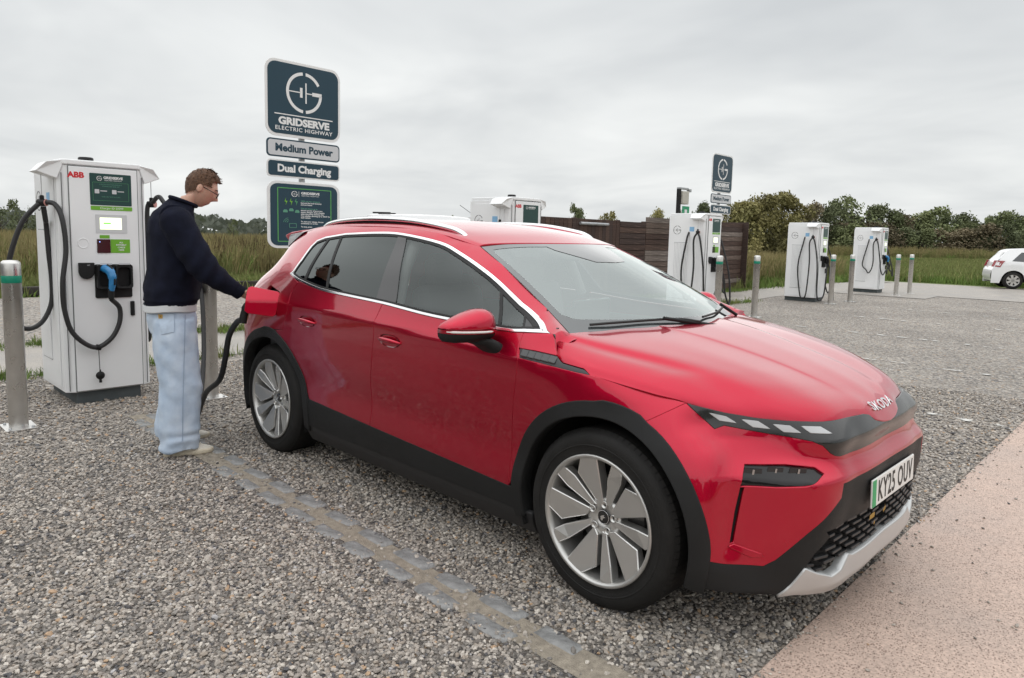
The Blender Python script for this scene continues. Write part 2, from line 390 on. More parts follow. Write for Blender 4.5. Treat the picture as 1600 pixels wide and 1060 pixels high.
for i in range(7):
    me = stone_mesh(i+11); me.materials.append(M_STONE); o = bpy.data.objects.new('stone_piece', me); ST.objects.link(o)
def scatter(name, pts, scl, coll, rot_full=True, kind='stuff', label=None, cat=None, seed=1, tilt=.5):
    me = bpy.data.meshes.new(name); me.from_pydata([tuple(p) for p in pts], [], []); me.update()
    a = me.attributes.new('sc', 'FLOAT', 'POINT'); a.data.foreach_set('value', np.asarray(scl, dtype=np.float32))
    o = link_mesh(name, me, None); o['kind'] = kind; tag(o, label, cat)
    g = bpy.data.node_groups.new(name, 'GeometryNodeTree')
    g.interface.new_socket('Geometry', in_out='INPUT', socket_type='NodeSocketGeometry'); g.interface.new_socket('Geometry', in_out='OUTPUT', socket_type='NodeSocketGeometry')
    gi = g.nodes.new('NodeGroupInput'); go = g.nodes.new('NodeGroupOutput')
    ip = g.nodes.new('GeometryNodeInstanceOnPoints'); ci = g.nodes.new('GeometryNodeCollectionInfo'); ci.inputs[0].default_value = coll; ci.inputs['Separate Children'].default_value = True; ci.inputs['Reset Children'].default_value = True
    rv = g.nodes.new('FunctionNodeRandomValue'); rv.data_type = 'FLOAT_VECTOR'; rv.inputs[0].default_value = (-tilt, -tilt, 0); rv.inputs[1].default_value = (tilt, tilt, 6.283); rv.inputs['Seed'].default_value = seed
    na = g.nodes.new('GeometryNodeInputNamedAttribute'); na.data_type = 'FLOAT'; na.inputs[0].default_value = 'sc'
    g.links.new(gi.outputs[0], ip.inputs['Points']); g.links.new(ci.outputs[0], ip.inputs['Instance']); ip.inputs['Pick Instance'].default_value = True
    g.links.new(rv.outputs[0], ip.inputs['Rotation']); g.links.new(na.outputs[0], ip.inputs['Scale']); g.links.new(ip.outputs[0], go.inputs[0])
    md = o.modifiers.new('scatter', 'NODES'); md.node_group = g
    return o
rng = np.random.default_rng(5)
def gravel_points():
    out = []; sc = []
    for (d0, d1, dens, s0, s1) in ((.9, 3.6, 6200, .013, .027), (3.6, 5.6, 3600, .015, .029), (5.6, 8.6, 1300, .018, .033)):
        n = int(dens*(2*d1)**2); P = rng.uniform(-d1, d1, (n, 2)); r = np.hypot(P[:, 0], P[:, 1]); ang = np.arctan2(P[:, 1], P[:, 0])
        da = (ang-CAM_YAW+np.pi) % (2*np.pi)-np.pi
        k = (r > d0) & (r <= d1) & (np.abs(da) < R(50)); P = P[k]+CAM_C[:2]
        # inside the gravel only
        k = (P[:, 0] < 2.035-.0105*P[:, 1]) & (P[:, 0] > -7.0) & ~((P[:, 0] < -5.12) & (P[:, 0] > -7.2))
        u_ = rng.random(len(P)); strip = (P[:, 0] > -2.95); d_ = np.abs(P[:, 1]+1.26); nz = np.array([mnoise.noise(Vector((a*1.7, b*1.7, 3))) for a, b in P]) if len(P) < 400000 else 0; lim = .955+np.where(nz > .18, -.30, 0); k &= ~(strip & (d_ < .085) & (u_ < lim)); k &= ~(strip & (d_ >= .085) & (d_ < .115) & (u_ < .5))
        k &= ~((P[:, 0] > -4.5) & (P[:, 0] < -3.64) & (P[:, 1] > -1.57) & (P[:, 1] < -1.04))
        k &= ~((P[:, 1] > -.55) & (P[:, 1] < .7) & (P[:, 0] > -1.9) & (P[:, 0] < 1.6))
        P = P[k]; s = rng.uniform(s0, s1, len(P))*np.where(rng.random(len(P)) < .03, 1.6, 1.0)
        out.append(np.column_stack([P, s*.20])); sc.append(s)
    return np.concatenate(out), np.concatenate(sc)
gp, gs = gravel_points()
scatter('gravel', gp, gs, ST, label='loose grey and brown gravel covering the parking bays', cat='gravel')
# stray stones kicked onto the apron
n = 520; ye_ = rng.uniform(-2.4, 8, n); sp = np.column_stack([2.051-.0105*ye_+np.abs(rng.normal(0, .028, n))-.01, ye_, np.full(n, .018)]); scatter('edge_stones', sp, rng.uniform(.008, .022, n), ST, label='fine stones spilled along the edge of the pink concrete apron', cat='stones', seed=12)
n = 260; sp = np.column_stack([2.06+np.abs(rng.normal(0, .75, n))+.02, rng.uniform(-2.2, 5.5, n), np.full(n, .018)]); ss = rng.uniform(.009, .026, n)
scatter('stray_stones', sp, ss, ST, label='stray dark stones scattered over the pink concrete apron', cat='stones', seed=4)
# ================================================================== the red car
def pchip(x, y, q):
    x = np.asarray(x, float); y = np.asarray(y, float); h = np.diff(x); d = np.diff(y)/h; n = len(x)
    m = np.zeros(n)
    if n == 2: m[:] = d[0]
    else:
        for i in range(1, n-1):
            if d[i-1]*d[i] > 0:
                w1 = 2*h[i]+h[i-1]; w2 = h[i]+2*h[i-1]; m[i] = (w1+w2)/(w1/d[i-1]+w2/d[i])
        m[0] = d[0]+(d[0]-m[1])*0.5; m[-1] = d[-1]+(d[-1]-m[-2])*0.5
    q = np.asarray(q, float); i = np.clip(np.searchsorted(x, q)-1, 0, n-2); t = (q-x[i])/h[i]
    lo = q < x[0]; hi = q > x[-1]
    r = ((1+2*t)*(1-t)**2)*y[i]+(t*(1-t)**2)*h[i]*m[i]+(t*t*(3-2*t))*y[i+1]+(t*t*(t-1))*h[i]*m[i+1]
    r = np.where(lo, y[0]+m[0]*(q-x[0]), r); r = np.where(hi, y[-1]+m[-1]*(q-x[-1]), r)
    return r
def gblur(T, sig, ax, typ='odd'):
    if sig <= 0: return T
    k = int(3*sig)+1; g = np.exp(-0.5*(np.arange(-k, k+1)/sig)**2); g /= g.sum()
    p = [(0, 0)]*T.ndim; p[ax] = (k, k); E = np.pad(T, p, mode='reflect', reflect_type=typ)
    out = np.zeros_like(T)
    for i, wgt in enumerate(g):
        sl = [slice(None)]*T.ndim; sl[ax] = slice(i, i+T.shape[ax]); out += wgt*E[tuple(sl)]
    return out

SF, SR, SK = 1.2, -1.4, 0.9
S_MAX = SF+SK*math.pi/2; S_MIN = SR-SK*math.pi/2
def xy_to_s(x, y):
    if x > SF: th = math.atan2(x-SF, y); return SF+SK*th, math.hypot(x-SF, y)
    if x < SR: th = math.atan2(SR-x, y); return SR-SK*th, math.hypot(SR-x, y)
    return x, y

class Patch:
    """smooth surface of the car's right half given as a dense table of points"""
    def __init__(s, u, v, P, skip=None):
        s.u, s.v, s.P = u, v, P
        du = np.gradient(P, u, axis=0); dv = np.gradient(P, v, axis=1)
        N = np.cross(du, dv); s.N = N/np.maximum(np.linalg.norm(N, axis=2, keepdims=True), 1e-9)
        q = project(P.reshape(-1, 3)).reshape(P.shape[0], P.shape[1], 2)
        s.px = q; s.vis = ((CAM_C-P)*s.N).sum(2) > -0.05
        if skip is not None: s.vis &= ~skip
    def samp(s, T, u, v):
        iu = (np.asarray(u)-s.u[0])/(s.u[1]-s.u[0]); iv = (np.asarray(v)-s.v[0])/(s.v[1]-s.v[0])
        iu = np.clip(iu, 0, len(s.u)-1.001); iv = np.clip(iv, 0, len(s.v)-1.001)
        a = iu.astype(int); b = iv.astype(int); fu = (iu-a)[..., None]; fv = (iv-b)[..., None]
        return (T[a, b]*(1-fu)+T[a+1, b]*fu)*(1-fv)+(T[a, b+1]*(1-fu)+T[a+1, b+1]*fu)*fv
    def at(s, u, v): return s.samp(s.P, np.asarray(u, float), np.asarray(v, float))
    def nrm(s, u, v):
        n = s.samp(s.N, np.asarray(u, float), np.asarray(v, float)); return n/np.linalg.norm(n, axis=-1, keepdims=True)
    def inv(s, px, py):
        d = np.where(s.vis, (s.px[..., 0]-px)**2+(s.px[..., 1]-py)**2, 1e12)
        i = np.unravel_index(np.argmin(d), d.shape); u, v = s.u[i[0]], s.v[i[1]]
        hu, hv = (s.u[1]-s.u[0])*0.5, (s.v[1]-s.v[0])*0.5; T = np.array([px, py])
        for _ in range(8):
            e = project(s.at(u, v))-T
            J = np.stack([(project(s.at(u+hu, v))-project(s.at(u-hu, v)))/(2*hu), (project(s.at(u, v+hv))-project(s.at(u, v-hv)))/(2*hv)], 1)
            st = np.linalg.lstsq(J, e, rcond=None)[0]
            u -= np.clip(st[0], -6*hu, 6*hu); v -= np.clip(st[1], -6*hv, 6*hv)
            u = min(max(u, s.u[0]), s.u[-1]); v = min(max(v, s.v[0]), s.v[-1])
        return (float(u), float(v))
    def line(s, pts):
        """pixels (x, y) of the photograph or ('q', u, v) surface coordinates -> surface coordinates"""
        return [(p[1], p[2]) if p[0] == 'q' else s.inv(*p) for p in pts]
def Q(u, v): return ('q', u, v)

def in_poly(pts, poly):
    pts = np.asarray(pts); poly = np.asarray(poly); x, y = pts[:, 0], pts[:, 1]; c = np.zeros(len(pts), bool); n = len(poly); j = n-1
    for i in range(n):
        xi, yi = poly[i]; xj, yj = poly[j]
        if yi != yj: c ^= ((yi > y) != (yj > y)) & (x < (xj-xi)*(y-yi)/(yj-yi)+xi)
        j = i
    return c
def seg_dist(pts, poly):
    pts = np.asarray(pts); d = np.full(len(pts), 1e9); n = len(poly)
    for i in range(n):
        a = np.array(poly[i]); b = np.array(poly[(i+1) % n]); ab = b-a; L = ab@ab
        if L < 1e-14: continue
        t = np.clip(((pts-a)@ab)/L, 0, 1); d = np.minimum(d, np.linalg.norm(pts-(a+t[:, None]*ab), axis=1))
    return d
def resample(poly, step):
    out = []
    for i in range(len(poly)):
        a = np.array(poly[i], float); b = np.array(poly[(i+1) % len(poly)], float); L = np.linalg.norm(b-a)
        if L < 1e-6: continue
        n = max(1, int(math.ceil(L/step)))
        out += [tuple(a+(b-a)*k/n) for k in range(n)]
    return out
def area2(p): return sum(p[i][0]*p[(i+1) % len(p)][1]-p[(i+1) % len(p)][0]*p[i][1] for i in range(len(p)))
def inset(poly, d):
    """move every edge inwards by d (poly counter-clockwise)"""
    n = len(poly); out = []
    for i in range(n):
        p0, p1, p2 = np.array(poly[i-1]), np.array(poly[i]), np.array(poly[(i+1) % n])
        a = p1-p0; b = p2-p1; a = a/max(np.linalg.norm(a), 1e-9); b = b/max(np.linalg.norm(b), 1e-9)
        na = np.array([-a[1], a[0]]); nb = np.array([-b[1], b[0]]); m = na+nb; L = np.linalg.norm(m)
        if L < 0.3: m = na; k = 1
        else: m = m/L; k = min(1/max(m@na, 0.4), 2.0)
        out.append(tuple(p1+m*d*k))
    return out

def panel(name, patch, outline, m, parent, off=0.0, depth=0.02, bev=0.004, res=0.03, gap=0.0, holes=(), sides='RL', sym=False, centre=None, label=None, us=1.0, vs=1.0):
    """a sheet of the surface inside the outline, with a rounded rim turned inwards; mirrored to the left half"""
    sc = np.array([us, vs])
    def prep(o, g):
        o = [tuple(np.array(q)*sc) for q in o]
        if area2(o) < 0: o = o[::-1]
        o = resample(o, res*0.6)
        if g: o = inset(o, g)
        return o
    out = prep(outline, gap); hl = [prep(h, -gap if gap else 0) for h in holes]
    if centre is not None: out = [(min(q[0], centre*us), q[1]) if centre > 0 else q for q in out]
    A = np.array(out); lo, hi = A.min(0), A.max(0)
    gx, gy = np.meshgrid(np.arange(lo[0]+res*.5, hi[0], res), np.arange(lo[1]+res*.45, hi[1], res*0.87))
    gx = gx+(np.arange(gx.shape[0]) % 2)[:, None]*res*0.5
    G = np.stack([gx.ravel(), gy.ravel()], 1)
    if len(G):
        G = G[in_poly(G, out)]
        for h in hl: G = G[~in_poly(G, h)] if len(G) else G
        if len(G):
            d = seg_dist(G, out)
            for h in hl: d = np.minimum(d, seg_dist(G, h))
            G = G[d > res*0.38]
    vc = [Vector(q) for q in out]; ed = [(i, (i+1) % len(out)) for i in range(len(out))]
    for h in hl:
        k = len(vc); vc += [Vector(q) for q in h]; ed += [(k+i, k+(i+1) % len(h)) for i in range(len(h))]
    vc += [Vector(q) for q in G]
    rv, re_, rf, *_ = delaunay_2d_cdt(vc, ed, [], 1, 1e-6)
    UV = np.array([tuple(q) for q in rv]); F = [tuple(f) for f in rf]
    cen = np.array([UV[list(f)].mean(0) for f in F]); keep = in_poly(cen, out)
    for h in hl: keep &= ~in_poly(cen, h)
    F = [f if area2([UV[i] for i in f]) > 0 else f[::-1] for f, k in zip(F, keep) if k]
    uv = UV/sc; P = patch.at(uv[:, 0], uv[:, 1]); N = patch.nrm(uv[:, 0], uv[:, 1]); P = P+N*off
    # rim
    ec = {}
    for f in F:
        for i in range(len(f)): ec[(f[i], f[(i+1) % len(f)])] = 1
    bd = [(a, b) for (a, b) in ec if (b, a) not in ec]
    if sym: bd = [(a, b) for a, b in bd if not (abs(P[a][1]) < 2e-3 and abs(P[b][1]) < 2e-3)]
    if sym: P[np.abs(P[:, 1]) < 2e-3, 1] = 0
    T = {}
    for a, b in bd:
        t = np.cross(P[b]-P[a], N[a]); L = np.linalg.norm(t)
        if L > 1e-9:
            for k in (a, b): T[k] = T.get(k, np.zeros(3))+t/L
    V = list(P); NN = list(N); r1 = {}; r2 = {}
    for k, t in T.items():
        t = t/max(np.linalg.norm(t), 1e-9); nn = N[k]+t
        r1[k] = len(V); V.append(P[k]+t*bev*0.7-N[k]*bev); NN.append(nn/np.linalg.norm(nn)*0.4+t*0.6)
        r2[k] = len(V); V.append(P[k]+t*bev*0.7-N[k]*(bev+depth)); NN.append(t)
    FF = list(F)
    for a, b in bd:
        if a in r1 and b in r1:
            FF.append((b, a, r1[a], r1[b])); FF.append((r1[b], r1[a], r2[a], r2[b]))
    V = np.array(V); NN = np.array(NN); NN /= np.maximum(np.linalg.norm(NN, axis=1, keepdims=True), 1e-9)
    Vm = V*[1, -1, 1]; Nm = NN*[1, -1, 1]; Fm = [f[::-1] for f in FF]
    res_ = []
    if sym:
        n = len(V); mp = {}; V2 = list(V); N2 = list(NN)
        for i in range(n):
            if abs(V[i][1]) < 1e-6:
                mp[i] = i; q = N2[i].copy(); q[1] = 0; N2[i] = q/max(np.linalg.norm(q), 1e-9)
            else: mp[i] = len(V2); V2.append(Vm[i]); N2.append(Nm[i])
        F2 = FF+[tuple(mp[i] for i in f) for f in Fm]
        res_.append(pyd(name, V2, F2, m, parent, normals=N2))
    else:
        if 'R' in sides: res_.append(pyd(name, V, FF, m, parent, normals=NN))
        if 'L' in sides: res_.append(pyd(name, Vm, Fm, m, parent, normals=Nm))
    for o in res_:
        if label: o['label'] = label
    return res_[0] if len(res_) == 1 else res_

# ---- the body side, front and rear as one wrapped surface: rows of (x, half width[, z])
def row(z, pts, crease=False): return (z, pts, crease)
ROWS = [
 row(.165, [(2.10,0),(2.09,.45),(1.98,.66),(1.83,.82),(1.38,.85),(.93,.85),(0,.85),(-.9,.85),(-1.38,.85),(-1.83,.84),(-2.02,.62),(-2.08,.3),(-2.09,0)]),
 row(.225, [(2.165,0),(2.158,.3),(2.138,.47),(2.03,.67),(1.84,.875),(1.38,.90),(.93,.885),(0,.885),(-.9,.885),(-1.38,.90),(-1.83,.87),(-2.05,.70),(-2.15,.4),(-2.16,0)], True),
 row(.31, [(2.168,0),(2.16,.33),(2.105,.60),(1.985,.725),(1.84,.895),(1.38,.925),(.93,.903),(0,.903),(-.9,.903),(-1.38,.925),(-1.83,.892),(-2.08,.72),(-2.19,.4),(-2.20,0)]),
 row(.42, [(2.168,0),(2.158,.35),(2.118,.595),(1.908,.785),(1.845,.895),(1.38,.93),(.93,.912),(0,.913),(-.9,.912),(-1.38,.93),(-1.84,.892),(-2.09,.73),(-2.20,.4),(-2.215,0)]),
 row(.53, [(2.18,0),(2.172,.35),(2.138,.585),(1.908,.772),(1.845,.885),(1.38,.935),(.93,.907),(0,.904),(-.9,.908),(-1.38,.935),(-1.85,.89),(-2.09,.73),(-2.20,.4),(-2.215,0)]),
 row(.64, [(2.188,0),(2.18,.35),(2.168,.5),(2.13,.595),(1.905,.765),(1.83,.87),(1.38,.935),(.93,.919),(0,.918),(-.9,.921),(-1.38,.937),(-1.85,.888),(-2.07,.72),(-2.165,.4),(-2.18,0)], True),
 row(.715, [(2.148,0),(2.142,.35),(2.122,.485),(2.025,.565),(1.862,.728),(1.805,.850),(1.38,.932),(.93,.928),(0,.93),(-.9,.932),(-1.38,.94),(-1.85,.885),(-2.05,.72),(-2.12,.4),(-2.13,0)]),
 row(.768, [(2.165,0),(2.158,.3),(2.134,.485),(1.99,.578),(1.808,.732),(1.75,.845),(1.38,.925),(.93,.933),(0,.935),(-.9,.937),(-1.38,.94),(-1.85,.885),(-2.05,.71),(-2.11,.4),(-2.12,0)], True),
 row(.815, [(2.135,0),(2.128,.3),(2.10,.45),(1.955,.595),(1.765,.748),(1.68,.85),(1.38,.915),(.93,.937),(0,.939),(-.9,.94),(-1.38,.94),(-1.85,.885),(-2.05,.70),(-2.10,.4),(-2.11,0)]),
 row(.88, [(2.08,0),(2.06,.3),(1.98,.48),(1.85,.64),(1.70,.785),(1.55,.862),(1.38,.905),(.93,.941),(0,.942),(-.9,.942),(-1.38,.938),(-1.82,.88),(-2.02,.70),(-2.07,.4),(-2.08,0)]),
 row(None, [(2.0,0,.93),(1.95,.35,.93),(1.8,.6,.93),(1.65,.76,.925),(1.5,.845,.925),(1.3,.905,.95),(.93,.937,.968),(.28,.940,.992),(-.15,.941,1.013),(-.7,.940,1.026),(-1.17,.934,1.035),(-1.6,.905,1.045),(-1.82,.85,1.05),(-1.98,.68,1.05),(-2.05,.4,1.05),(-2.06,0,1.05)], True),
 row(None, [(1.95,0,1.0),(1.9,.35,1.0),(1.7,.6,1.0),(1.5,.76,1.0),(1.3,.845,1.01),(1.1,.885,1.02),(.93,.908,1.028),(.28,.917,1.045),(-.15,.92,1.064),(-.7,.918,1.085),(-1.17,.907,1.112),(-1.6,.86,1.13),(-1.8,.79,1.14),(-1.93,.6,1.15),(-1.99,.35,1.15),(-2.0,0,1.15)]),
 row(None, [(1.6,0,1.09),(1.55,.4,1.09),(1.4,.65,1.09),(1.2,.80,1.088),(1.05,.858,1.087),(.78,.884,1.093),(.3,.896,1.108),(-.1,.900,1.124),(-.6,.897,1.153),(-1.125,.875,1.205),(-1.5,.81,1.235),(-1.75,.68,1.25),(-1.87,.4,1.26),(-1.88,0,1.26)], True),
 row(None, [(1.5,0,1.19),(1.4,.45,1.19),(1.15,.52,1.19),(.99,.605,1.19),(.86,.69,1.19),(.65,.785,1.19),(.3,.835,1.19),(-.1,.853,1.2),(-.6,.86,1.22),(-1.125,.835,1.275),(-1.5,.76,1.3),(-1.72,.63,1.32),(-1.82,.4,1.33),(-1.83,0,1.33)]),
 row(None, [(1.4,0,1.30),(1.3,.4,1.30),(.9,.48,1.30),(.75,.565,1.30),(.61,.652,1.30),(.41,.745,1.30),(.1,.785,1.3),(-.1,.793,1.3),(-.6,.80,1.315),(-1.125,.775,1.355),(-1.5,.70,1.38),(-1.7,.575,1.40),(-1.8,.35,1.41),(-1.81,0,1.41)]),
 row(None, [(1.3,0,1.43),(1.25,.3,1.43),(.7,.40,1.43),(.5,.51,1.43),(.33,.598,1.43),(.13,.672,1.43),(-.1,.70,1.43),(-.6,.708,1.44),(-1.125,.69,1.45),(-1.5,.62,1.46),(-1.7,.52,1.465),(-1.85,.3,1.47),(-1.86,0,1.47)]),
 row(None, [(1.3,0,1.5),(1.2,.3,1.5),(.4,.43,1.495),(.2,.55,1.49),(.0,.63,1.492),(-.26,.66,1.496),(-.6,.662,1.503),(-1.125,.64,1.503),(-1.5,.57,1.497),(-1.7,.48,1.49),(-1.85,.28,1.49),(-1.86,0,1.49)]),
 row(None, [(1.3,0,1.56),(1.2,.28,1.56),(.4,.36,1.55),(.1,.53,1.54),(-.26,.59,1.545),(-.6,.60,1.55),(-1.125,.575,1.545),(-1.5,.50,1.53),(-1.7,.42,1.52),(-1.85,.24,1.52),(-1.86,0,1.52)]),
]
def build_wrap():
    su = np.linspace(S_MIN, S_MAX, 560); zv = np.linspace(.15, 1.56, 470)
    zs = []; rs = []
    for z, pts, cr in ROWS:
        q = []
        for p in pts:
            s, r = xy_to_s(p[0], max(p[1], 1e-4)); q.append((s, r, p[2] if len(p) > 2 else z))
        q = q+[(2*S_MAX-a, b, c) for a, b, c in q if a > S_MAX-.9 and a < S_MAX-1e-3]+[(2*S_MIN-a, b, c) for a, b, c in q if a < S_MIN+.9 and a > S_MIN+1e-3]
        q = np.array(sorted(q)); rr = pchip(q[:, 0], q[:, 1], su); zz = pchip(q[:, 0], q[:, 2], su)
        # straight chords between the plan points in the fans
        rs.append(gblur(rr[:, None], 1.3, 0, 'even')[:, 0]); zs.append(gblur(zz[:, None], 3.0, 0, 'even')[:, 0])
    zs = np.array(zs); rs = np.array(rs); cr = [r[2] for r in ROWS]
    seg = [0]+[i for i in range(1, len(ROWS)-1) if cr[i]]+[len(ROWS)-1]
    T = np.zeros((len(su), len(zv)))
    for i in range(len(su)):
        zc, rc = zs[:, i].copy(), rs[:, i]
        for k in range(1, len(zc)): zc[k] = max(zc[k], zc[k-1]+.006)
        out = np.zeros(len(zv))
        for a, b in zip(seg[:-1], seg[1:]):
            val = pchip(zc[a:b+1], rc[a:b+1], zv)
            msk = ((zv >= zc[a]) | (a == 0)) & ((zv <= zc[b]) | (b == len(zc)-1))
            out[msk] = val[msk]
        T[i] = out
    T = gblur(T, 2.0, 1); T = gblur(T, 1.0, 0, 'even')
    S, Zz = np.meshgrid(su, zv, indexing='ij')
    ox = np.clip(S, SR, SF); th = np.where(S > SF, (S-SF)/SK, np.where(S < SR, (SR-S)/SK, 0.0)); sg = np.where(S < SR, -1, 1)
    P = np.stack([ox+sg*np.sin(th)*T, -np.cos(th)*T, Zz], 2)
    skip = (S > SF) & (Zz > 0.95) | (Zz > 1.1) & (S > 1.12)
    return Patch(su, zv, P, skip)
WR = build_wrap()

def grid_patch(rows, nu=160, nv=120, usharp=1, vsharp=1, blur=0.0):
    """rows[v][u] control points -> smooth patch (Catmull-Rom both ways)"""
    G = np.array(rows, float)                       # v, u, 3
    def cr(A, n, ax, symend=False):
        A = np.moveaxis(A, ax, 0); m = len(A); t = np.linspace(0, m-1, n); i = np.clip(t.astype(int), 0, m-2); f = (t-i)[(...,)+(None,)*(A.ndim-1)]
        E = np.concatenate([[2*A[0]-A[1]], A, [A[-2]*[1, -1, 1] if symend else 2*A[-1]-A[-2]]]); p0, p1, p2, p3 = E[i], E[i+1], E[i+2], E[i+3]
        r = .5*(2*p1+(p2-p0)*f+(2*p0-5*p1+4*p2-p3)*f*f+(3*p1-p0-3*p2+p3)*f**3)
        return np.moveaxis(r, 0, ax)
    D = cr(cr(G, nv, 0, True), nu, 1)                     # nv, nu, 3
    P = np.moveaxis(D, 0, 1)                        # nu, nv, 3
    if blur:
        B = gblur(gblur(P, blur, 0), blur, 1); P[..., 2] = B[..., 2]; P[..., 0] = B[..., 0]
    return Patch(np.linspace(0, 1, nu), np.linspace(0, 1, nv), P)
def rs_row(pts, n=10):
    q = np.array(crv(pts, 12)); L_ = np.concatenate([[0], np.cumsum(np.linalg.norm(np.diff(q, axis=0), axis=1))]); t = np.linspace(0, L_[-1], n)
    return [tuple(np.interp(a, L_, q[:, k]) for k in range(3)) for a in t]
HOOD = grid_patch([rs_row(r_) for r_ in [
 [(1.04,-.878,.968),(1.24,-.900,.952),(1.43,-.878,.930),(1.58,-.842,.906),(1.69,-.788,.884),(1.73,-.765,.85)],
 [(1.04,-.862,1.008),(1.25,-.872,.988),(1.45,-.846,.960),(1.62,-.806,.925),(1.745,-.752,.869),(1.79,-.72,.83)],
 [(1.045,-.830,1.044),(1.265,-.820,1.016),(1.475,-.784,.986),(1.66,-.742,.945),(1.808,-.706,.857),(1.85,-.68,.81)],
 [(1.055,-.790,1.062),(1.285,-.758,1.026),(1.51,-.704,.994),(1.71,-.662,.953),(1.882,-.648,.848),(1.925,-.62,.79)],
 [(1.07,-.755,1.075),(1.30,-.715,1.046),(1.535,-.652,1.013),(1.755,-.592,.966),(1.90,-.575,.906),(1.977,-.572,.838),(2.02,-.54,.78)],
 [(1.11,-.620,1.078),(1.35,-.585,1.053),(1.595,-.535,1.014),(1.82,-.49,.962),(1.97,-.485,.902),(2.045,-.485,.836),(2.085,-.46,.78)],
 [(1.16,-.480,1.084),(1.40,-.455,1.056),(1.65,-.42,1.011),(1.88,-.385,.953),(2.03,-.385,.889),(2.095,-.375,.834),(2.13,-.36,.775)],
 [(1.210,-.315,1.088),(1.42,-.285,1.061),(1.685,-.250,1.005),(1.915,-.228,.942),(2.06,-.225,.881),(2.122,-.240,.832),(2.155,-.23,.772)],
 [(1.225,-.265,1.092),(1.425,-.235,1.066),(1.69,-.200,1.009),(1.925,-.180,.943),(2.075,-.150,.876),(2.149,-.150,.820),(2.18,-.14,.765)],
 [(1.24,-.130,1.094),(1.43,-.115,1.068),(1.695,-.100,1.011),(1.93,-.09,.944),(2.08,-.075,.874),(2.162,-.078,.806),(2.19,-.07,.755)],
 [(1.25,0,1.095),(1.435,0,1.069),(1.70,0,1.012),(1.935,0,.945),(2.083,0,.874),(2.164,0,.805),(2.192,0,.755)]]], nu=200, nv=170, blur=1.8)
ROOF = grid_patch([
 [(.31,-.596,1.437),(.15,-.612,1.474),(0,-.618,1.500),(-.3,-.625,1.528),(-.7,-.625,1.537),(-1.1,-.60,1.530),(-1.4,-.565,1.511),(-1.7,-.52,1.482),(-1.92,-.475,1.452)][::-1],
 [(.325,-.56,1.448),(.16,-.572,1.486),(0,-.578,1.515),(-.3,-.585,1.545),(-.7,-.585,1.553),(-1.1,-.562,1.547),(-1.4,-.53,1.527),(-1.7,-.49,1.497),(-1.94,-.45,1.466)][::-1],
 [(.37,-.45,1.455),(.20,-.45,1.500),(0,-.45,1.533),(-.3,-.45,1.562),(-.7,-.45,1.571),(-1.1,-.44,1.564),(-1.4,-.42,1.543),(-1.7,-.39,1.512),(-1.97,-.36,1.48)][::-1],
 [(.44,-.25,1.459),(.24,-.25,1.511),(0,-.25,1.548),(-.3,-.25,1.576),(-.7,-.25,1.585),(-1.1,-.25,1.576),(-1.4,-.24,1.554),(-1.7,-.22,1.523),(-2.0,-.2,1.49)][::-1],
 [(.49,0,1.460),(.27,0,1.516),(0,0,1.555),(-.3,0,1.582),(-.7,0,1.590),(-1.1,0,1.580),(-1.4,0,1.558),(-1.7,0,1.527),(-2.01,0,1.494)][::-1]])
SCREEN = grid_patch([
 [(.318,-.588,1.432),(.52,-.630,1.348),(.72,-.672,1.255),(.91,-.712,1.160),(1.075,-.745,1.070)],
 [(.375,-.45,1.447),(.585,-.48,1.362),(.79,-.51,1.265),(.99,-.54,1.163),(1.17,-.565,1.060)],
 [(.442,-.25,1.453),(.665,-.26,1.370),(.88,-.27,1.272),(1.09,-.285,1.167),(1.285,-.30,1.052)],
 [(.49,0,1.455),(.72,0,1.373),(.94,0,1.275),(1.155,0,1.168),(1.36,0,1.048)]])

# ---- materials
def car_paint():
    m = bpy.data.materials.new('red_metallic_paint'); m.use_nodes = True; t = m.node_tree; b = t.nodes['Principled BSDF']
    b.inputs['Base Color'].default_value = (0.47, 0.001, 0.027, 1); b.inputs['Specular IOR Level'].default_value = .1; b.inputs['Metallic'].default_value = 0.8
    b.inputs['Roughness'].default_value = 0.34; b.inputs['Coat Weight'].default_value = 1.0; b.inputs['Coat Roughness'].default_value = 0.035
    b.inputs['Coat IOR'].default_value = 1.48
    tcn = t.nodes.new('ShaderNodeTexCoord')
    fl = t.nodes.new('ShaderNodeTexNoise'); fl.inputs['Scale'].default_value = 900; fl.inputs['Detail'].default_value = 2
    t.links.new(tcn.outputs['Object'], fl.inputs['Vector'])
    bp = t.nodes.new('ShaderNodeBump'); bp.inputs['Strength'].default_value = 0.06; bp.inputs['Distance'].default_value = 0.002
    t.links.new(fl.outputs['Fac'], bp.inputs['Height']); t.links.new(bp.outputs[0], b.inputs['Normal'])
    # a wet day: dull film in patches on the clear coat
    dn = t.nodes.new('ShaderNodeTexNoise'); dn.inputs['Scale'].default_value = 5; dn.inputs['Detail'].default_value = 6
    t.links.new(tcn.outputs['Object'], dn.inputs['Vector'])
    mr = t.nodes.new('ShaderNodeMapRange'); mr.inputs[1].default_value = .4; mr.inputs[2].default_value = .7; mr.inputs[3].default_value = .025; mr.inputs[4].default_value = .11
    t.links.new(dn.outputs['Fac'], mr.inputs[0]); t.links.new(mr.outputs[0], b.inputs['Coat Roughness'])
    return m
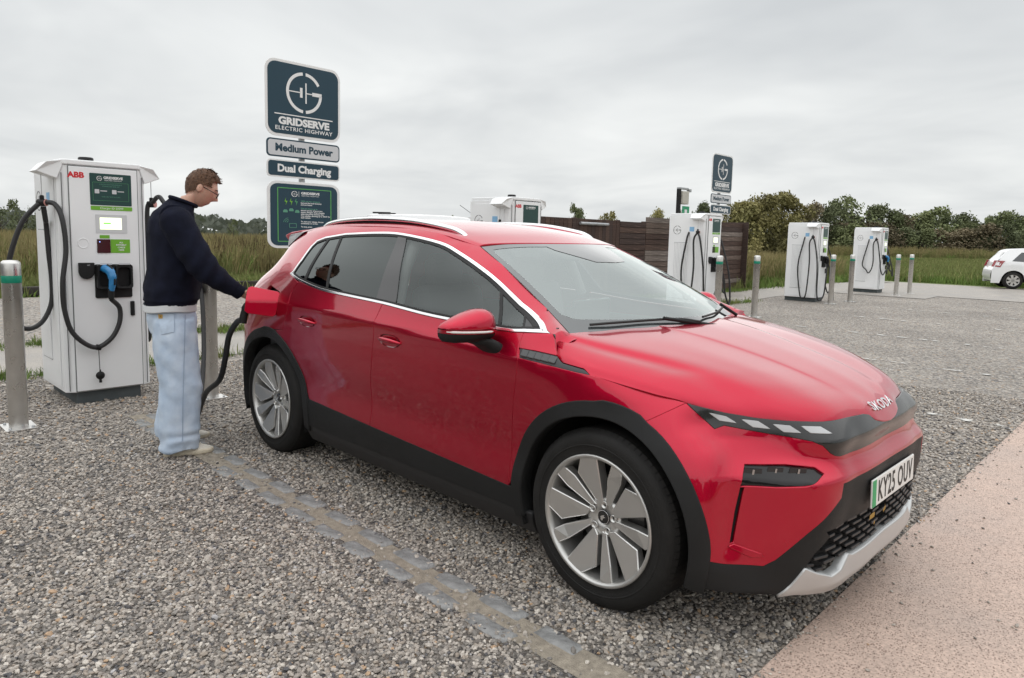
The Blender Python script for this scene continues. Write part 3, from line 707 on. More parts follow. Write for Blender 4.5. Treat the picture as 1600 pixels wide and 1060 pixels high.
def glass(name, tint, refl=1.0):
    m = bpy.data.materials.new(name); m.use_nodes = True; t = m.node_tree; t.nodes.clear()
    tr = t.nodes.new('ShaderNodeBsdfTransparent'); tr.inputs[0].default_value = (*tint, 1)
    gl = t.nodes.new('ShaderNodeBsdfGlossy'); gl.inputs['Roughness'].default_value = 0.02; gl.inputs['Color'].default_value = (.88, .95, .94, 1)
    # Schlick reflectance of a thin coated pane, the same from both sides
    ge = t.nodes.new('ShaderNodeNewGeometry'); dp = t.nodes.new('ShaderNodeVectorMath'); dp.operation = 'DOT_PRODUCT'
    t.links.new(ge.outputs['Normal'], dp.inputs[0]); t.links.new(ge.outputs['Incoming'], dp.inputs[1])
    def mth(op, a, b, clamp=False):
        n = t.nodes.new('ShaderNodeMath'); n.operation = op; n.use_clamp = clamp
        for k, x in enumerate((a, b)):
            if x is None: continue
            if isinstance(x, (int, float)): n.inputs[k].default_value = x
            else: t.links.new(x, n.inputs[k])
        return n.outputs[0]
    pw = mth('POWER', mth('SUBTRACT', 1.0, mth('ABSOLUTE', dp.outputs['Value'], None), True), 4.0)
    fac = mth('MULTIPLY_ADD', pw, 1-refl, True); fac.node.inputs[2].default_value = refl
    mx = t.nodes.new('ShaderNodeMixShader'); t.links.new(fac, mx.inputs[0]); t.links.new(tr.outputs[0], mx.inputs[1]); t.links.new(gl.outputs[0], mx.inputs[2])
    o = t.nodes.new('ShaderNodeOutputMaterial'); t.links.new(mx.outputs[0], o.inputs[0])
    return m
M_RED = car_paint()
M_SCREEN = glass('windscreen_glass', (.80, .87, .85), .27)
M_SIDEG = glass('side_glass', (.55, .58, .58), .07)
M_PRIV = glass('privacy_glass', (.03, .032, .033), .065)
M_CLAD = mat('grained_black_cladding', (0.013, 0.0135, 0.014), 0.5, spec=.3, bump=0.25, bscale=1400, rvar=.08, vscale=6, var=.15)
M_DARK = mat('dark_void', (0.006, 0.006, 0.006), 0.9)
M_SKID = mat('silver_bumper_trim', (0.60, 0.61, 0.61), 0.38, 0.55)
M_BAND = mat('dark_grille_band', (0.010, 0.0105, 0.011), 0.26, coat=.35, var=.3, vscale=90)
M_ALLOY = mat('alloy_silver', (0.60, 0.595, 0.58), 0.30, 0.8, coat=.35, coat_rough=.1)
M_ALLOYD = mat('alloy_inner', (0.20, 0.195, 0.19), 0.42, 0.8)
M_TYRE = mat('tyre_rubber', (0.013, 0.0125, 0.012), 0.7, spec=.3, bump=.25, bscale=220, var=.25, vscale=14)
M_LAMP = mat('smoked_lamp', (0.010, 0.010, 0.011), 0.10, spec=.4)
M_DRL = mat('daytime_light_lens', (0.44, 0.45, 0.46), 0.22, coat=.6)
M_TAIL = mat('tail_lamp_red', (0.25, 0.004, 0.008), 0.08, coat=1.0)
M_WHITEP = mat('plate_white', (0.80, 0.80, 0.78), 0.35)
M_PGREEN = mat('plate_green', (0.01, 0.36, 0.12), 0.4)
M_INK = mat('plate_black', (0.01, 0.01, 0.01), 0.5)
M_SEAT = mat('seat_fabric', (0.10, 0.10, 0.105), 0.85)
M_DASH = mat('dashboard_grey', (0.16, 0.175, 0.172), 0.75)

# ---- coordinates read from enlarged views of the photograph
def zA(x, y): return (430+x/5, 330+y/5)
def zB(x, y): return (660+x/5, 340+y/5)
def zC(x, y): return (360+x/6.154, 380+y/6.154)
def zD(x, y): return (660+x/5.714, 450+y/5.714)
def zE(x, y): return (1060+x/4.2105, 580+y/4.2105)
def zF(x, y): return (1060+x/4.2105, 700+y/4.2105)
def zG(x, y): return (860+x/2.7586, 480+y/2.7586)
def zH(x, y): return (480+x/3.787, 540+y/3.787)

CAR = empty('electric_car', (0, 0, 0), 0, 'glossy red electric crossover parked on gravel with its charging cable plugged in', 'car')
WX, WZ = 1.3825, .365
def arch(cx, r, a0, a1, n=26, rz=None, ofs=0):
    return [Q(cx+r*math.cos(R(a0+(a1-a0)*k/n)), WZ+(rz or r)*math.sin(R(a0+(a1-a0)*k/n))) for k in range(n+1)]
def sx(x, y): return xy_to_s(x, y)[0]

# front arch outer edge runs a0(front, low) -> a1 (rear, low) in degrees from the +x axis; clip to the surface's own s beyond the fan start
def arch_wr(cx, r, a0, a1, n=28):
    out = []
    for k in range(n+1):
        a = R(a0+(a1-a0)*k/max(n, 1)); x = cx+r*math.cos(a); z = WZ+r*math.sin(a)
        if SR <= x <= SF: out.append(Q(x, z)); continue
        # find s with P(s,z).x = x
        lo, hi = (SF, sx(1.95, .8)) if x > SF else (sx(-1.98, .75), SR)
        for _ in range(40):
            md = (lo+hi)/2
            if WR.at(md, z)[0] < x: lo = md
            else: hi = md
        out.append(Q((lo+hi)/2, z))
    return out
OUT_R, IN_R = .478, .425
# --- shared lines
SEAM_A = [zD(905, 400), zD(880, 460), zD(862, 510), zD(852, 640), zD(835, 800), zD(812, 1000), zH(1212, 560), zH(1200, 700), zH(1192, 832)]
SEAM_B = [zA(838, 722), zA(815, 775), zA(775, 855), zC(1378, 850), zC(1368, 1000), zH(376, 250), zH(370, 478)]
SEAM_C = [zC(648, 378), zC(585, 470), zC(552, 600), zC(540, 680), zC(512, 760), zC(498, 835)]
BELT = [zA(118, 497), zA(160, 530), zA(205, 556), zA(350, 618), zA(550, 665), zA(838, 727), zA(1000, 770), zA(1245, 832), zB(620, 884), zB(790, 896), zB(1000, 906)]
HOODCUT = [zD(1166, 404), zD(1176, 470), zD(1182, 540), zD(1200, 600), zD(1222, 640), zD(1250, 664), zD(1440, 718), zD(1468, 745), zD(1494, 778), zG(300, 331), zG(450, 374), zG(585, 412)]
FRONTEDGE = [zG(585, 412), zE(120, 232), zE(300, 275), zE(520, 312), zE(700, 328), zE(940, 334), zE(1100, 308), zE(1215, 284), zE(1245, 287), zE(1300, 318)]
BSEAM = [zG(585, 413), zG(500, 452), zG(400, 497)]
RB_TOP = [zF(1085, 240), zF(1085, 290)]
REDBOT = [zF(135, 735), zF(300, 765), zF(560, 780), zF(640, 740), zF(860, 560), zF(1000, 430), zF(1075, 330), zF(1090, 238)]
def L(pts): return WR.line(pts)
def rev(p): return list(reversed(p))

archF = L(arch_wr(WX, OUT_R, 8, 176)); archR = L(arch_wr(-WX, OUT_R, 4, 176))
archFi = L(arch_wr(WX, IN_R, -22, 196, 40)); archRi = L(arch_wr(-WX, IN_R, -16, 200, 40))
bsm = L(BSEAM); seamA = L(SEAM_A); seamB = L(SEAM_B); seamC = L(SEAM_C); belt = L(crv(BELT, 3)); hoodcut = L(HOODCUT)
def split(line, p, before):
    """part of a polyline nearest p onwards or up to p"""
    d = [math.hypot(q[0]-p[0], q[1]-p[1]) for q in line]; i = int(np.argmin(d)); return line[:i+1] if before else line[i:]
def belt_between(u0, u1): return [q for q in belt if min(u0, u1) < q[0] < max(u0, u1)]

# door skins
def door(name, sa, sb, extra, label=None):
    return panel(name, WR, sa+extra+rev(sb), M_RED, CAR, gap=.0022, res=.028, label=label)
cl_r, cl_f = seamB[-1], seamA[-1]
fd = rev(seamB)+belt_between(seamB[0][0], seamA[0][0])+seamA
front_door = panel('front_door', WR, fd, M_RED, CAR, gap=.0036, res=.026)
ra = [q for q in archR if q[0] > -WX and q[1] > .45]     # front half of the rear arch
ra = sorted(ra, key=lambda q: -q[1]); ra = [q for q in ra if q[1] < seamC[-1][1]-.01]
clR = L([zH(12, 320)])[0]
rd = seamB+[clR]+rev(ra)+rev(seamC)+belt_between(seamC[0][0], seamB[0][0])
rear_door = panel('rear_door', WR, rd, M_RED, CAR, gap=.0036, res=.026)
# front wing with the hole for its vent
VENT = L([zD(865, 537), zD(1000, 560), zD(1195, 603), zD(1222, 645), zD(1252, 670), zD(1440, 724), zD(1465, 748), zD(1490, 779), zD(1380, 757), zD(1200, 712), zD(1050, 672), zD(860, 625)])
af = [q for q in archF if q[1] > .40]
fw = seamA[:1]+hoodcut+bsm[1:]
i0 = int(np.argmin([math.hypot(q[0]-bsm[-1][0], q[1]-bsm[-1][1]) for q in af]))
fw = fw+af[i0+1:]+rev(seamA[1:])
fw = [fw[0]]+fw[1:]
front_wing = panel('front_wing', WR, fw, M_RED, CAR, gap=.0020, res=.026, holes=[VENT])
vent = panel('wing_vent', WR, VENT, mat('vent_grey_plastic', (.045, .047, .05), .5), CAR, off=-.003, depth=.012, res=.02, gap=.002)
for v_, side in zip(vent, (1, -1)):
    for k in range(5):
        a = L([zD(905+k*62, 560+k*14)])[0]; b = L([zD(925+k*62, 612+k*14.5)])[0]
        p, q = WR.at(*a), WR.at(*b); n = WR.nrm(*a)
        ex = np.array([1, 0, 0]); c = (p+q)/2
        mb = MB(); Mx = frame_matrix(c*[1, side, 1], (ex-n*.3)*[1, side, 1], (q-p)*[1, side, 1])
        mb.box((0, 0, 0), (.034, np.linalg.norm(q-p), .010), .003)
        o = mb.build('vent_fin', mat('vent_fin_grey', (.07, .073, .076), .45), v_); o.matrix_basis = Mx
# body side outer: A pillar, cantrail, D pillar and rear quarter
DLO_TOP = [zB(1000, 906), zB(790, 668), zB(620, 506), zB(480, 390), zB(300, 268), zB(150, 190), zA(1000, 172), zA(800, 162), zA(560, 172), zA(400, 200), zA(330, 228), zA(280, 275), zA(200, 385), zA(140, 470), zA(116, 486), zA(118, 497)]
dlo_top = L(crv(DLO_TOP[1:9], 4)+DLO_TOP[9:])
WS_EDGE = [(.318, 1.432), (.52, 1.348), (.72, 1.255), (.90, 1.165)]
wsu = [(WR_u, z) for WR_u, z in [(x, z+.004) for x, z in WS_EDGE]]
def roof_edge_u():
    return [(x, z) for x, z in [(.31, 1.441), (.15, 1.478), (0, 1.503), (-.3, 1.531), (-.7, 1.540), (-1.1, 1.533), (-1.38, 1.515)]]
rear_line = L([Q(sx(-1.60, .60), 1.485), Q(sx(-1.72, .60), 1.44), Q(sx(-1.78, .62), 1.36), Q(sx(-1.86, .64), 1.26), Q(sx(-1.93, .66), 1.16), Q(sx(-1.97, .68), 1.10)])
quarter_low = [(sx(-2.02, .68), .98), (sx(-2.05, .70), .86), (sx(-2.03, .72), .70)]
arR_rear = sorted([q for q in archR if q[0] < -WX and q[1] > .62], key=lambda q: q[1])
arR_top = sorted([q for q in archR if q[1] > seamC[-1][1] and q[0] >= -WX], key=lambda q: q[0])
qp = L([zB(930, 826)])+wsu[::-1]+roof_edge_u()[1:]+rear_line+quarter_low+[(sx(-1.9, .88), .66)]+arR_rear+arR_top+rev(seamC)+rev(dlo_top)[1:]+[dlo_top[0]]
FLAP = [(-1.462, 1.10), (-1.455, 1.122), (-1.435, 1.13), (-1.268, 1.098), (-1.255, 1.085), (-1.280, .948), (-1.298, .936), (-1.452, .958), (-1.470, .975)]
body_side = panel('body_side', WR, [(q[0], q[1]) for q in qp], M_RED, CAR, gap=.0015, res=.028, depth=.02, holes=[FLAP], sides='R')
panel('body_side', WR, [(q[0], q[1]) for q in qp], M_RED, CAR, gap=.0015, res=.028, depth=.02, sides='L')
# open charge flap and its socket
panel('charge_recess', WR, FLAP, mat('charge_recess_black', (.012, .012, .012), .5), CAR, off=-.045, depth=.0, bev=0, sides='R', gap=-.01)
HG = empty('charge_flap', tuple(WR.at(-1.262, 1.09)*[1, 1, 0]+np.array([0, 0, 0]))); HG.parent = CAR
hx, hy = HG.location.x, HG.location.y; HG.location = (hx, hy-.004, 0); HG.rotation_euler = (0, 0, R(56))
flap = panel('flap_skin', WR, FLAP, M_RED, HG, depth=.012, gap=.002, sides='R', res=.02)
for vtx in flap.data.vertices: vtx.co.x -= hx; vtx.co.y -= hy
# the socket behind it
cs = WR.at(-1.37, 1.03)
mb = MB(); mb.lathe([(.0, -.004), (.052, -.004), (.055, .0), (.060, -.012)], axis='y', n=28, c=(cs[0], cs[1]+.035, cs[2])); mb.build('charge_socket', M_BLACKP, CAR, fixn=False)
fo = [WR.at(*q) for q in L(crv([zB(900, 792), zB(950, 850), zB(1000, 904), zB(1040, 914)], 3))]; fi = [SCREEN.at(u_, .0)+np.array([-.004, -.004, .004]) for u_ in np.linspace(.77, 1.0, len(fo))]
v = []; f = []
fo += [HOOD.at(.03, .19)+np.array([0, 0, -.003]), HOOD.at(.08, .19)+np.array([0, 0, -.006])]; fi += [HOOD.at(.02, .40)+np.array([0, 0, -.003]), HOOD.at(.07, .40)+np.array([0, 0, -.006])]
for a_, b_ in zip(fo, fi):
    for t_ in (0, .25, .5, .75, 1):
        q_ = a_*(1-t_)+b_*t_; q_[2] += .010*math.sin(math.pi*t_); v.append(q_)
for i_ in range(len(fo)-1):
    for k_ in range(4): f.append((i_*5+k_, (i_+1)*5+k_, (i_+1)*5+k_+1, i_*5+k_+1))
for sg_ in (1, -1):
    MB().add([(q_[0], sg_*q_[1], q_[2]) for q_ in v], f if sg_ == 1 else [q_[::-1] for q_ in f], True).build('pillar_foot', M_RED, CAR, fixn=False)
# chrome window surround and the glass
dlo_out = dlo_top[:-1]+belt+[dlo_top[0]]
dlo_out = [q for i, q in enumerate(dlo_out) if i == 0 or math.hypot(q[0]-dlo_out[i-1][0], q[1]-dlo_out[i-1][1]) > .004]
if math.hypot(dlo_out[0][0]-dlo_out[-1][0], dlo_out[0][1]-dlo_out[-1][1]) < .004: dlo_out = dlo_out[:-1]
if area2(dlo_out) < 0: dlo_out = dlo_out[::-1]
dlo_in = inset(resample(dlo_out, .04), .0135)
chrome = panel('window_chrome', WR, dlo_out, M_CHROME, CAR, off=.003, depth=.012, bev=.003, res=.02, gap=.002, holes=[dlo_in])
seal_in = inset(dlo_in, .010)
seal = panel('window_seal', WR, dlo_in, M_BLACKP, CAR, off=-.001, depth=.01, bev=.002, res=.02, holes=[seal_in])
def clipx(poly, a, b, c):
    """keep the side a*u + b*v <= c of a polygon"""
    out = []; n = len(poly)
    for i in range(n):
        p, q = poly[i], poly[(i+1) % n]; fp, fq = a*p[0]+b*p[1]-c, a*q[0]+b*q[1]-c
        if fp <= 0: out.append(p)
        if (fp < 0) != (fq < 0) and fp != fq:
            t = fp/(fp-fq); out.append((p[0]+(q[0]-p[0])*t, p[1]+(q[1]-p[1])*t))
    return out
def cut(poly, p, q, keep):
    """keep 'front' (+u) or 'rear' of the line p-q"""
    p, q = L([p, q]); dx, dy = q[0]-p[0], q[1]-p[1]
    if dy < 0: dx, dy = -dx, -dy
    a, b = dy, -dx; c = a*p[0]+b*p[1]      # a*u + b*v - c > 0 in front
    return clipx(poly, -a, -b, -c) if keep == 'front' else clipx(poly, a, b, c)
lines = dict(q1=(zA(405, 222), zA(222, 538)), q2=(zA(418, 222), zA(238, 540)), r1=(zA(503, 208), zA(393, 598)), r2=(zA(518, 208), zA(408, 602)),
             b1=(zA(958, 198), zA(785, 692)), b2=(zA(972, 200), zA(800, 700)), b3=(zA(1022, 205), zA(938, 722)), m1=(zB(606, 540), zB(596, 860)), m2=(zB(628, 545), zB(618, 868)), t1=(zB(783, 670), zB(788, 890)), t2=(zB(797, 680), zB(802, 890)))
def between(a, b):
    p = seal_in
    if a: p = cut(p, *lines[a], 'front')
    if b: p = cut(p, *lines[b], 'rear')
    return p
panel('rear_quarter_glass', WR, between(None, 'q1'), M_PRIV, CAR, off=-.006, depth=.004, bev=.001)
panel('window_divider', WR, between('q1', 'q2'), M_BLACKP, CAR, off=-.001, depth=.01, bev=.002)
panel('rear_door_fixed_glass', WR, between('q2', 'r1'), M_PRIV, CAR, off=-.006, depth=.004, bev=.001)
panel('window_divider', WR, between('r1', 'r2'), M_BLACKP, CAR, off=-.002, depth=.01, bev=.002)
panel('rear_door_glass', WR, between('r2', 'b1'), M_PRIV, CAR, off=-.006, depth=.004, bev=.001)
panel('pillar_trim', WR, between('b1', 'b2'), M_GLOSSB, CAR, off=-.001, depth=.01, bev=.002)
panel('pillar_trim', WR, between('b2', 'b3'), M_GLOSSB, CAR, off=-.001, depth=.01, bev=.002)
panel('front_door_glass', WR, between('b3', 'm1'), M_SIDEG, CAR, off=-.006, depth=.004, bev=.001)
panel('window_divider', WR, between('m1', 'm2'), M_BLACKP, CAR, off=-.001, depth=.01, bev=.002)
panel('mirror_quarter_glass', WR, between('m2', 't1'), M_SIDEG, CAR, off=-.006, depth=.004, bev=.001)
panel('window_divider', WR, between('t1', 't2'), M_BLACKP, CAR, off=-.002, depth=.008, bev=.002)
panel('corner_trim', WR, between('t2', None), mat('corner_trim_black', (.03, .03, .032), .4), CAR, off=-.004, depth=.006, bev=.001)

# --- front: bumper skin, lamps, band, lower grille, skid plate
ZC = S_MAX
STRIPBOT = [zE(60, 222), zE(150, 300), zE(238, 380), zE(300, 357), zE(600, 412), zE(880, 462), zE(950, 490), zE(1000, 540), zE(1030, 556), zE(1060, 560)]
stripbot = L(STRIPBOT); zb = .716
band_low = stripbot+[(ZC-.16, zb-.006), (ZC, zb-.006)]
redbot = L(REDBOT); blacktop = [redbot[-1], (ZC-.2, .634), (ZC, .634)]
afr = sorted([q for q in archF if q[0] > WX+.2], key=lambda q: q[1])
i1 = int(np.argmin([math.hypot(q[0]-bsm[-1][0], q[1]-bsm[-1][1]) for q in afr]))
LAMP = L([zE(436, 612), zE(700, 612), zE(900, 632), zE(960, 672), zE(880, 752), zE(850, 765), zE(640, 770), zE(410, 760), zE(425, 680)])
SLOT = L([zF(408, 262), zF(432, 262), zF(400, 420), zF(362, 622), zF(340, 628), zF(372, 420)])
LIP = L([zF(330, 650), zF(360, 636), zF(540, 698), zF(552, 712), zF(480, 716)])
bumper_out = [bsm[0]]+stripbot[1:]+[(ZC-.16, zb-.006), (ZC, zb-.006), (ZC, .634), (ZC-.2, .634)]+rev(redbot[3:])+rev(redbot[:3])+[q for q in afr[:i1] if q[1] > redbot[0][1]+.02]+[bsm[-1], bsm[1]]
bumper = panel('front_bumper', WR, bumper_out, M_RED, CAR, gap=.0016, res=.024, sym=True, centre=ZC, holes=[LAMP, SLOT])
lamp = panel('headlamp', WR, LAMP, M_LAMP, CAR, off=-.012, depth=.02, res=.02, gap=-.004)
M_PROJ = mat('lamp_reflector', (.40, .41, .42), .15, 1.0)
for lo, side in zip(lamp, (1, -1)):
    for (x, y, w_) in ((490, 662, .030), (640, 650, .026), (790, 655, .030)):
        a = L([zE(x, y)])[0]; p = WR.at(*a); n = WR.nrm(*a)
        mb = MB(); Mx = frame_matrix((p-n*.011)*[1, side, 1], np.cross([0, 0, 1], n)*[1, side, 1], (0, 0, 1))
        mb.prism([(-w_*1.15, -w_*.45), (w_*1.0, -w_*.62), (w_*1.15, w_*.50), (-w_*.95, w_*.55)], -.004, .001)
        o = mb.build('lamp_lens', mat('lamp_lens_grey', (.045, .045, .048), .12, .5), lo); o.matrix_basis = Mx
        mb = MB(); mb.prism([(-w_*.10, -w_*.45), (w_*.16, -w_*.40), (w_*.26, w_*.42), (w_*.02, w_*.46)], .001, .004)
        o = mb.build('lamp_reflector', M_PROJ, lo); o.matrix_basis = Mx
panel('air_curtain_slot', WR, SLOT, M_DARK, CAR, off=-.014, depth=.01, gap=-.004, res=.02)
panel('bumper_lip', WR, LIP, M_RED, CAR, off=.008, depth=.014, bev=.006, res=.02)
# black band with the light strip
band_top = L(FRONTEDGE[1:])
band_out = [L([zE(58, 214)])[0]]+stripbot[1:]+[(ZC-.16, zb-.004), (ZC, zb-.004), (ZC, .800)]+rev(band_top)
band = panel('front_light_band', WR, band_out, M_BAND, CAR, off=.004, depth=.02, bev=.004, res=.022, gap=.001, sym=True, centre=ZC)
for poly in ([(200, 275), (310, 300), (380, 342), (270, 325)], [(415, 320), (520, 332), (600, 380), (488, 368)], [(620, 352), (730, 362), (805, 408), (690, 400)], [(805, 366), (930, 372), (1005, 416), (868, 410)]):
    panel('daytime_light', WR, L([zE(*p) for p in poly]), M_DRL, CAR, off=.0075, depth=.004, bev=.0015, res=.02, sides='RL')
# lower black valance
GR_TOP = [zF(850, 775), zF(900, 700), zF(1000, 590), zF(1085, 520)]
gr_top = L(GR_TOP); skt = L([zF(838, 800), zF(905, 828)])
val_out = rev(redbot)[0:0]+redbot+[(ZC-.2, .633), (ZC, .633), (ZC, .462), (ZC-.25, .458)]+[(ZC-.47, .452)]+rev(gr_top)[1:]+[skt[0]]+L([zF(742, 905), zF(650, 968)])+L([zF(400, 960), zF(130, 928)])+L([zF(135, 800)])
valance = panel('lower_bumper', WR, val_out, M_CLAD, CAR, off=-.002, depth=.03, res=.024, gap=.001, sym=True, centre=ZC)
grille_out = [gr_top[0], gr_top[1], gr_top[2], (ZC-.47, .452), (ZC-.25, .458), (ZC, .462), (ZC, .30), (ZC-.36, .30), skt[1], skt[0]]
panel('grille_recess', WR, grille_out, M_DARK, CAR, off=-.05, depth=.0, bev=0, res=.03, sym=True, centre=ZC, gap=-.02)
# skid plate
sk_top = L([zF(832, 798), zF(905, 828), zF(1000, 848), zF(1062, 800), zF(1108, 700), zF(1135, 702)])
sk_low = L([zF(650, 970), zF(745, 955), zF(1000, 922), zF(1100, 878), zF(1200, 825)])
skid_out = [sk_top[0]]+sk_low+[(ZC-.2, .215), (ZC, .215), (ZC, sk_top[-1][1]+.005), (ZC-.18, sk_top[-1][1]+.004)]+rev(sk_top)
skid_out = [sk_top[0]]+L([zF(742, 905)])+sk_low+[(ZC-.2, .212), (ZC, .212), (ZC, sk_top[-1][1]+.004)]+rev(sk_top)[:-1]
panel('skid_plate', WR, skid_out, M_SKID, CAR, off=.008, depth=.035, bev=.006, res=.022, sym=True, centre=ZC)
# grille bars: each a little slat of its own
bar_me = None
ins = inset(resample(grille_out if area2(grille_out) > 0 else grille_out[::-1], .03), .004)
k = 0
for r_ in range(7):
    zr = .448-r_*.0245
    for c_ in range(9):
        s_ = ZC-.035-c_*.088-(r_ % 2)*.044
        wv = .030
        if not in_poly([(s_-wv, zr), (s_+wv, zr)], ins).all(): 
            if not in_poly([(s_, zr)], ins).all(): continue
            wv = .016
        p = WR.at(s_, zr); n = WR.nrm(s_, zr)
        for side in (1, -1):
            if bar_me is None:
                mb = MB(); mb.box((0, 0, 0), (.074, .011, .022), .003); o = mb.build('grille_slat', mat('grille_slat_black', (.022, .022, .023), .38), CAR); bar_me = o.data
            else:
                o = bpy.data.objects.new('grille_slat', bar_me); COL.objects.link(o); o.parent = CAR
            Mx = frame_matrix((p-n*.016)*[1, side, 1], np.cross([0, 0, 1], n)*[1, side, 1], (0, 0, 1))
            o.matrix_basis = Mx @ Matrix.Diagonal((wv/.030*1.0, 1, 1, 1))
# --- sills and wheel arch cladding
sill_top = L([zH(12, 320), zH(370, 478), zH(800, 660), zH(1192, 832)])
xf, xr = .905, -.905
sill = panel('sill_cladding', WR, [(xr, sill_top[0][1]+.004)]+sill_top+[(xf+.03, .372), (xf+.045, .275), (xr-.03, .275)], M_CLAD, CAR, off=.003, depth=.02, bev=.006, res=.035, gap=.0015)
panel('lower_sill', WR, [(xr-.06, .268), (xf+.10, .268), (xf+.10, .165), (xr-.06, .165)], mat('sill_black', (.018, .018, .019), .55), CAR, off=-.004, depth=.02, bev=.005, res=.04)
def arch_panel(name, cx, a0, a1, bumpdeg):
    n = 44; outer = []; inner = []
    for k in range(n+1):
        a = a0+(a1-a0)*k/n
        r = OUT_R+.002
        if bumpdeg[0] < a < bumpdeg[1]: r += .008
        outer += L(arch_wr(cx, r, a, a, 0)); inner += L(arch_wr(cx, IN_R, a, a, 0))
    return panel(name, WR, outer+rev(inner), M_CLAD, CAR, off=.009, depth=.06, bev=.007, res=.02)
arch_panel('wheel_arch_trim', WX, -17, 195, (68, 92))
arch_panel('wheel_arch_trim', -WX, -15, 197, (72, 96))
# --- rear: tailgate, lamps, bumper (hidden from the photograph's viewpoint, closed for other views)
ZR = S_MIN
def rq(x, y, z): return (sx(x, y), z)
panel('rear_bumper', WR, [(ZR, .86), (sx(-2.03, .70), .84), (sx(-2.02, .74), .70), (sx(-1.9, .86), .655)]+rev([q for q in arR_rear if q[1] < .655])+L(arch_wr(-WX, OUT_R, 176, 197, 6))+[(sx(-1.85, .84), .20), (ZR+.3, .19), (ZR, .19)], M_CLAD, CAR, res=.035, sym=True, gap=.001)
panel('tailgate', WR, [(ZR, .865), (sx(-2.03, .70), .845), (sx(-2.02, .68), .97), (sx(-2.0, .64), 1.0), (sx(-1.9, .60), 1.22), (ZR, 1.22)], M_RED, CAR, res=.035, sym=True, gap=.002)
panel('rear_screen', WR, [(ZR, 1.225), (sx(-1.88, .60), 1.225), (sx(-1.72, .55), 1.44), (ZR, 1.46)], M_PRIV, CAR, res=.04, sym=True, gap=.002, off=-.003)
panel('tail_lamp', WR, [(sx(-2.04, .35), .97), (sx(-2.0, .63), .99), (sx(-1.90, .80), .985), (sx(-1.86, .83), 1.02), (sx(-2.0, .60), 1.055), (sx(-2.05, .35), 1.03)], M_TAIL, CAR, res=.03, off=.004)
# --- bonnet, roof, windscreen
hood_side = HOOD.line(HOODCUT[:-1]); hood_front = HOOD.line(FRONTEDGE)
ht = hood_front[-1]
hood_out = [(.004, 1.0)]+[(.004, v) for v in (.85, .7, .55, .42, .30, .22, .15)]+[hood_side[0]]+hood_side[1:]+hood_front+[(ht[0]+.01, .97), (ht[0]+.012, 1.0)]
hood_out = [(max(min(a, .995), .002), max(min(b, 1), .0)) for a, b in hood_out]
bonnet = panel('bonnet', HOOD, hood_out, M_RED, CAR, depth=.015, res=.026, gap=.0015, sym=True, us=1.05, vs=1.1)
roof = panel('roof', ROOF, [(.03, 0), (.998, 0), (.998, 1), (.03, 1)], M_RED, CAR, depth=.015, res=.03, sym=True, us=2.3, vs=.62)
screen = panel('windscreen', SCREEN, [(.003, .004), (.997, .004), (.997, 1), (.003, 1)], M_SCREEN, CAR, off=.0, depth=.003, bev=.001, res=.035, sym=True, us=.9, vs=.65)
FRIT = mat('windscreen_frit', (.05, .056, .058), .08, coat=1.0, coat_rough=.02)
panel('screen_border', SCREEN, [(.002, .002), (.998, .002), (.998, 1), (.86, 1), (.86, .5), (.85, .16), (.80, .075), (.10, .070), (.055, .10), (.045, .5), (.045, 1), (.002, 1)], FRIT, CAR, off=.0018, depth=.001, bev=.0005, res=.03, sym=True, us=.9, vs=.65)
panel('sensor_panel', SCREEN, [(.04, .66), (.10, .68), (.27, .84), (.28, 1), (.04, 1)], FRIT, CAR, off=.0022, depth=.001, bev=.0005, res=.03, sym=True, us=.9, vs=.65)
# spoiler with grey ends
sp = MB()
spo = [( -1.66,-.545,1.500),(-1.80,-.60,1.478),(-1.94,-.565,1.458),(-1.97,-.53,1.452)]
def spoiler_mesh(y0, y1, name, m):
    ys = np.linspace(y0, y1, 12 if y1 > 0 else 5); v = []; f = []
    for y in ys:
        a = abs(y); drop = .016*(a/.6)**2; ln = .05*(a/.6)**2
        prof = [(-1.60, 1.520), (-1.72, 1.512), (-1.88, 1.496), (-1.99+ln, 1.478), (-2.0+ln, 1.462), (-1.96+ln, 1.440), (-1.80, 1.430), (-1.66, 1.452)]
        v += [(x, y, z-drop) for x, z in prof]
    n = 8
    for i in range(len(ys)-1):
        for k in range(n): f.append((i*n+k, (i+1)*n+k, (i+1)*n+(k+1) % n, i*n+(k+1) % n))
    f.append(tuple(range(n))[::-1]); f.append(tuple((len(ys)-1)*n+k for k in range(n)))
    mb = MB(); mb.add(v, f, False); return mb.build(name, m, CAR, bev=.006)
spoiler_mesh(-.50, .50, 'roof_spoiler', M_RED)
M_SPG = mat('spoiler_grey', (.11, .115, .12), .35, coat=.4)
for sgn in (1, -1):
    mb = MB()
    pr = [(-1.47, .612, 1.492), (-1.58, .612, 1.480), (-1.70, .60, 1.469), (-1.725, .595, 1.455), (-1.735, .60, 1.40), (-1.71, .612, 1.375), (-1.66, .63, 1.395), (-1.56, .645, 1.430)]
    v = [(x, -sgn*y, z) for x, y, z in pr]+[(x-.05, -sgn*(y-.13), z+.012) for x, y, z in pr]
    mb.add(v, [tuple(range(8)), tuple(range(8, 16))[::-1]]+[(k, 8+k, 8+(k+1) % 8, (k+1) % 8) for k in range(8)])
    mb.build('spoiler_end', M_SPG, CAR, bev=.008)
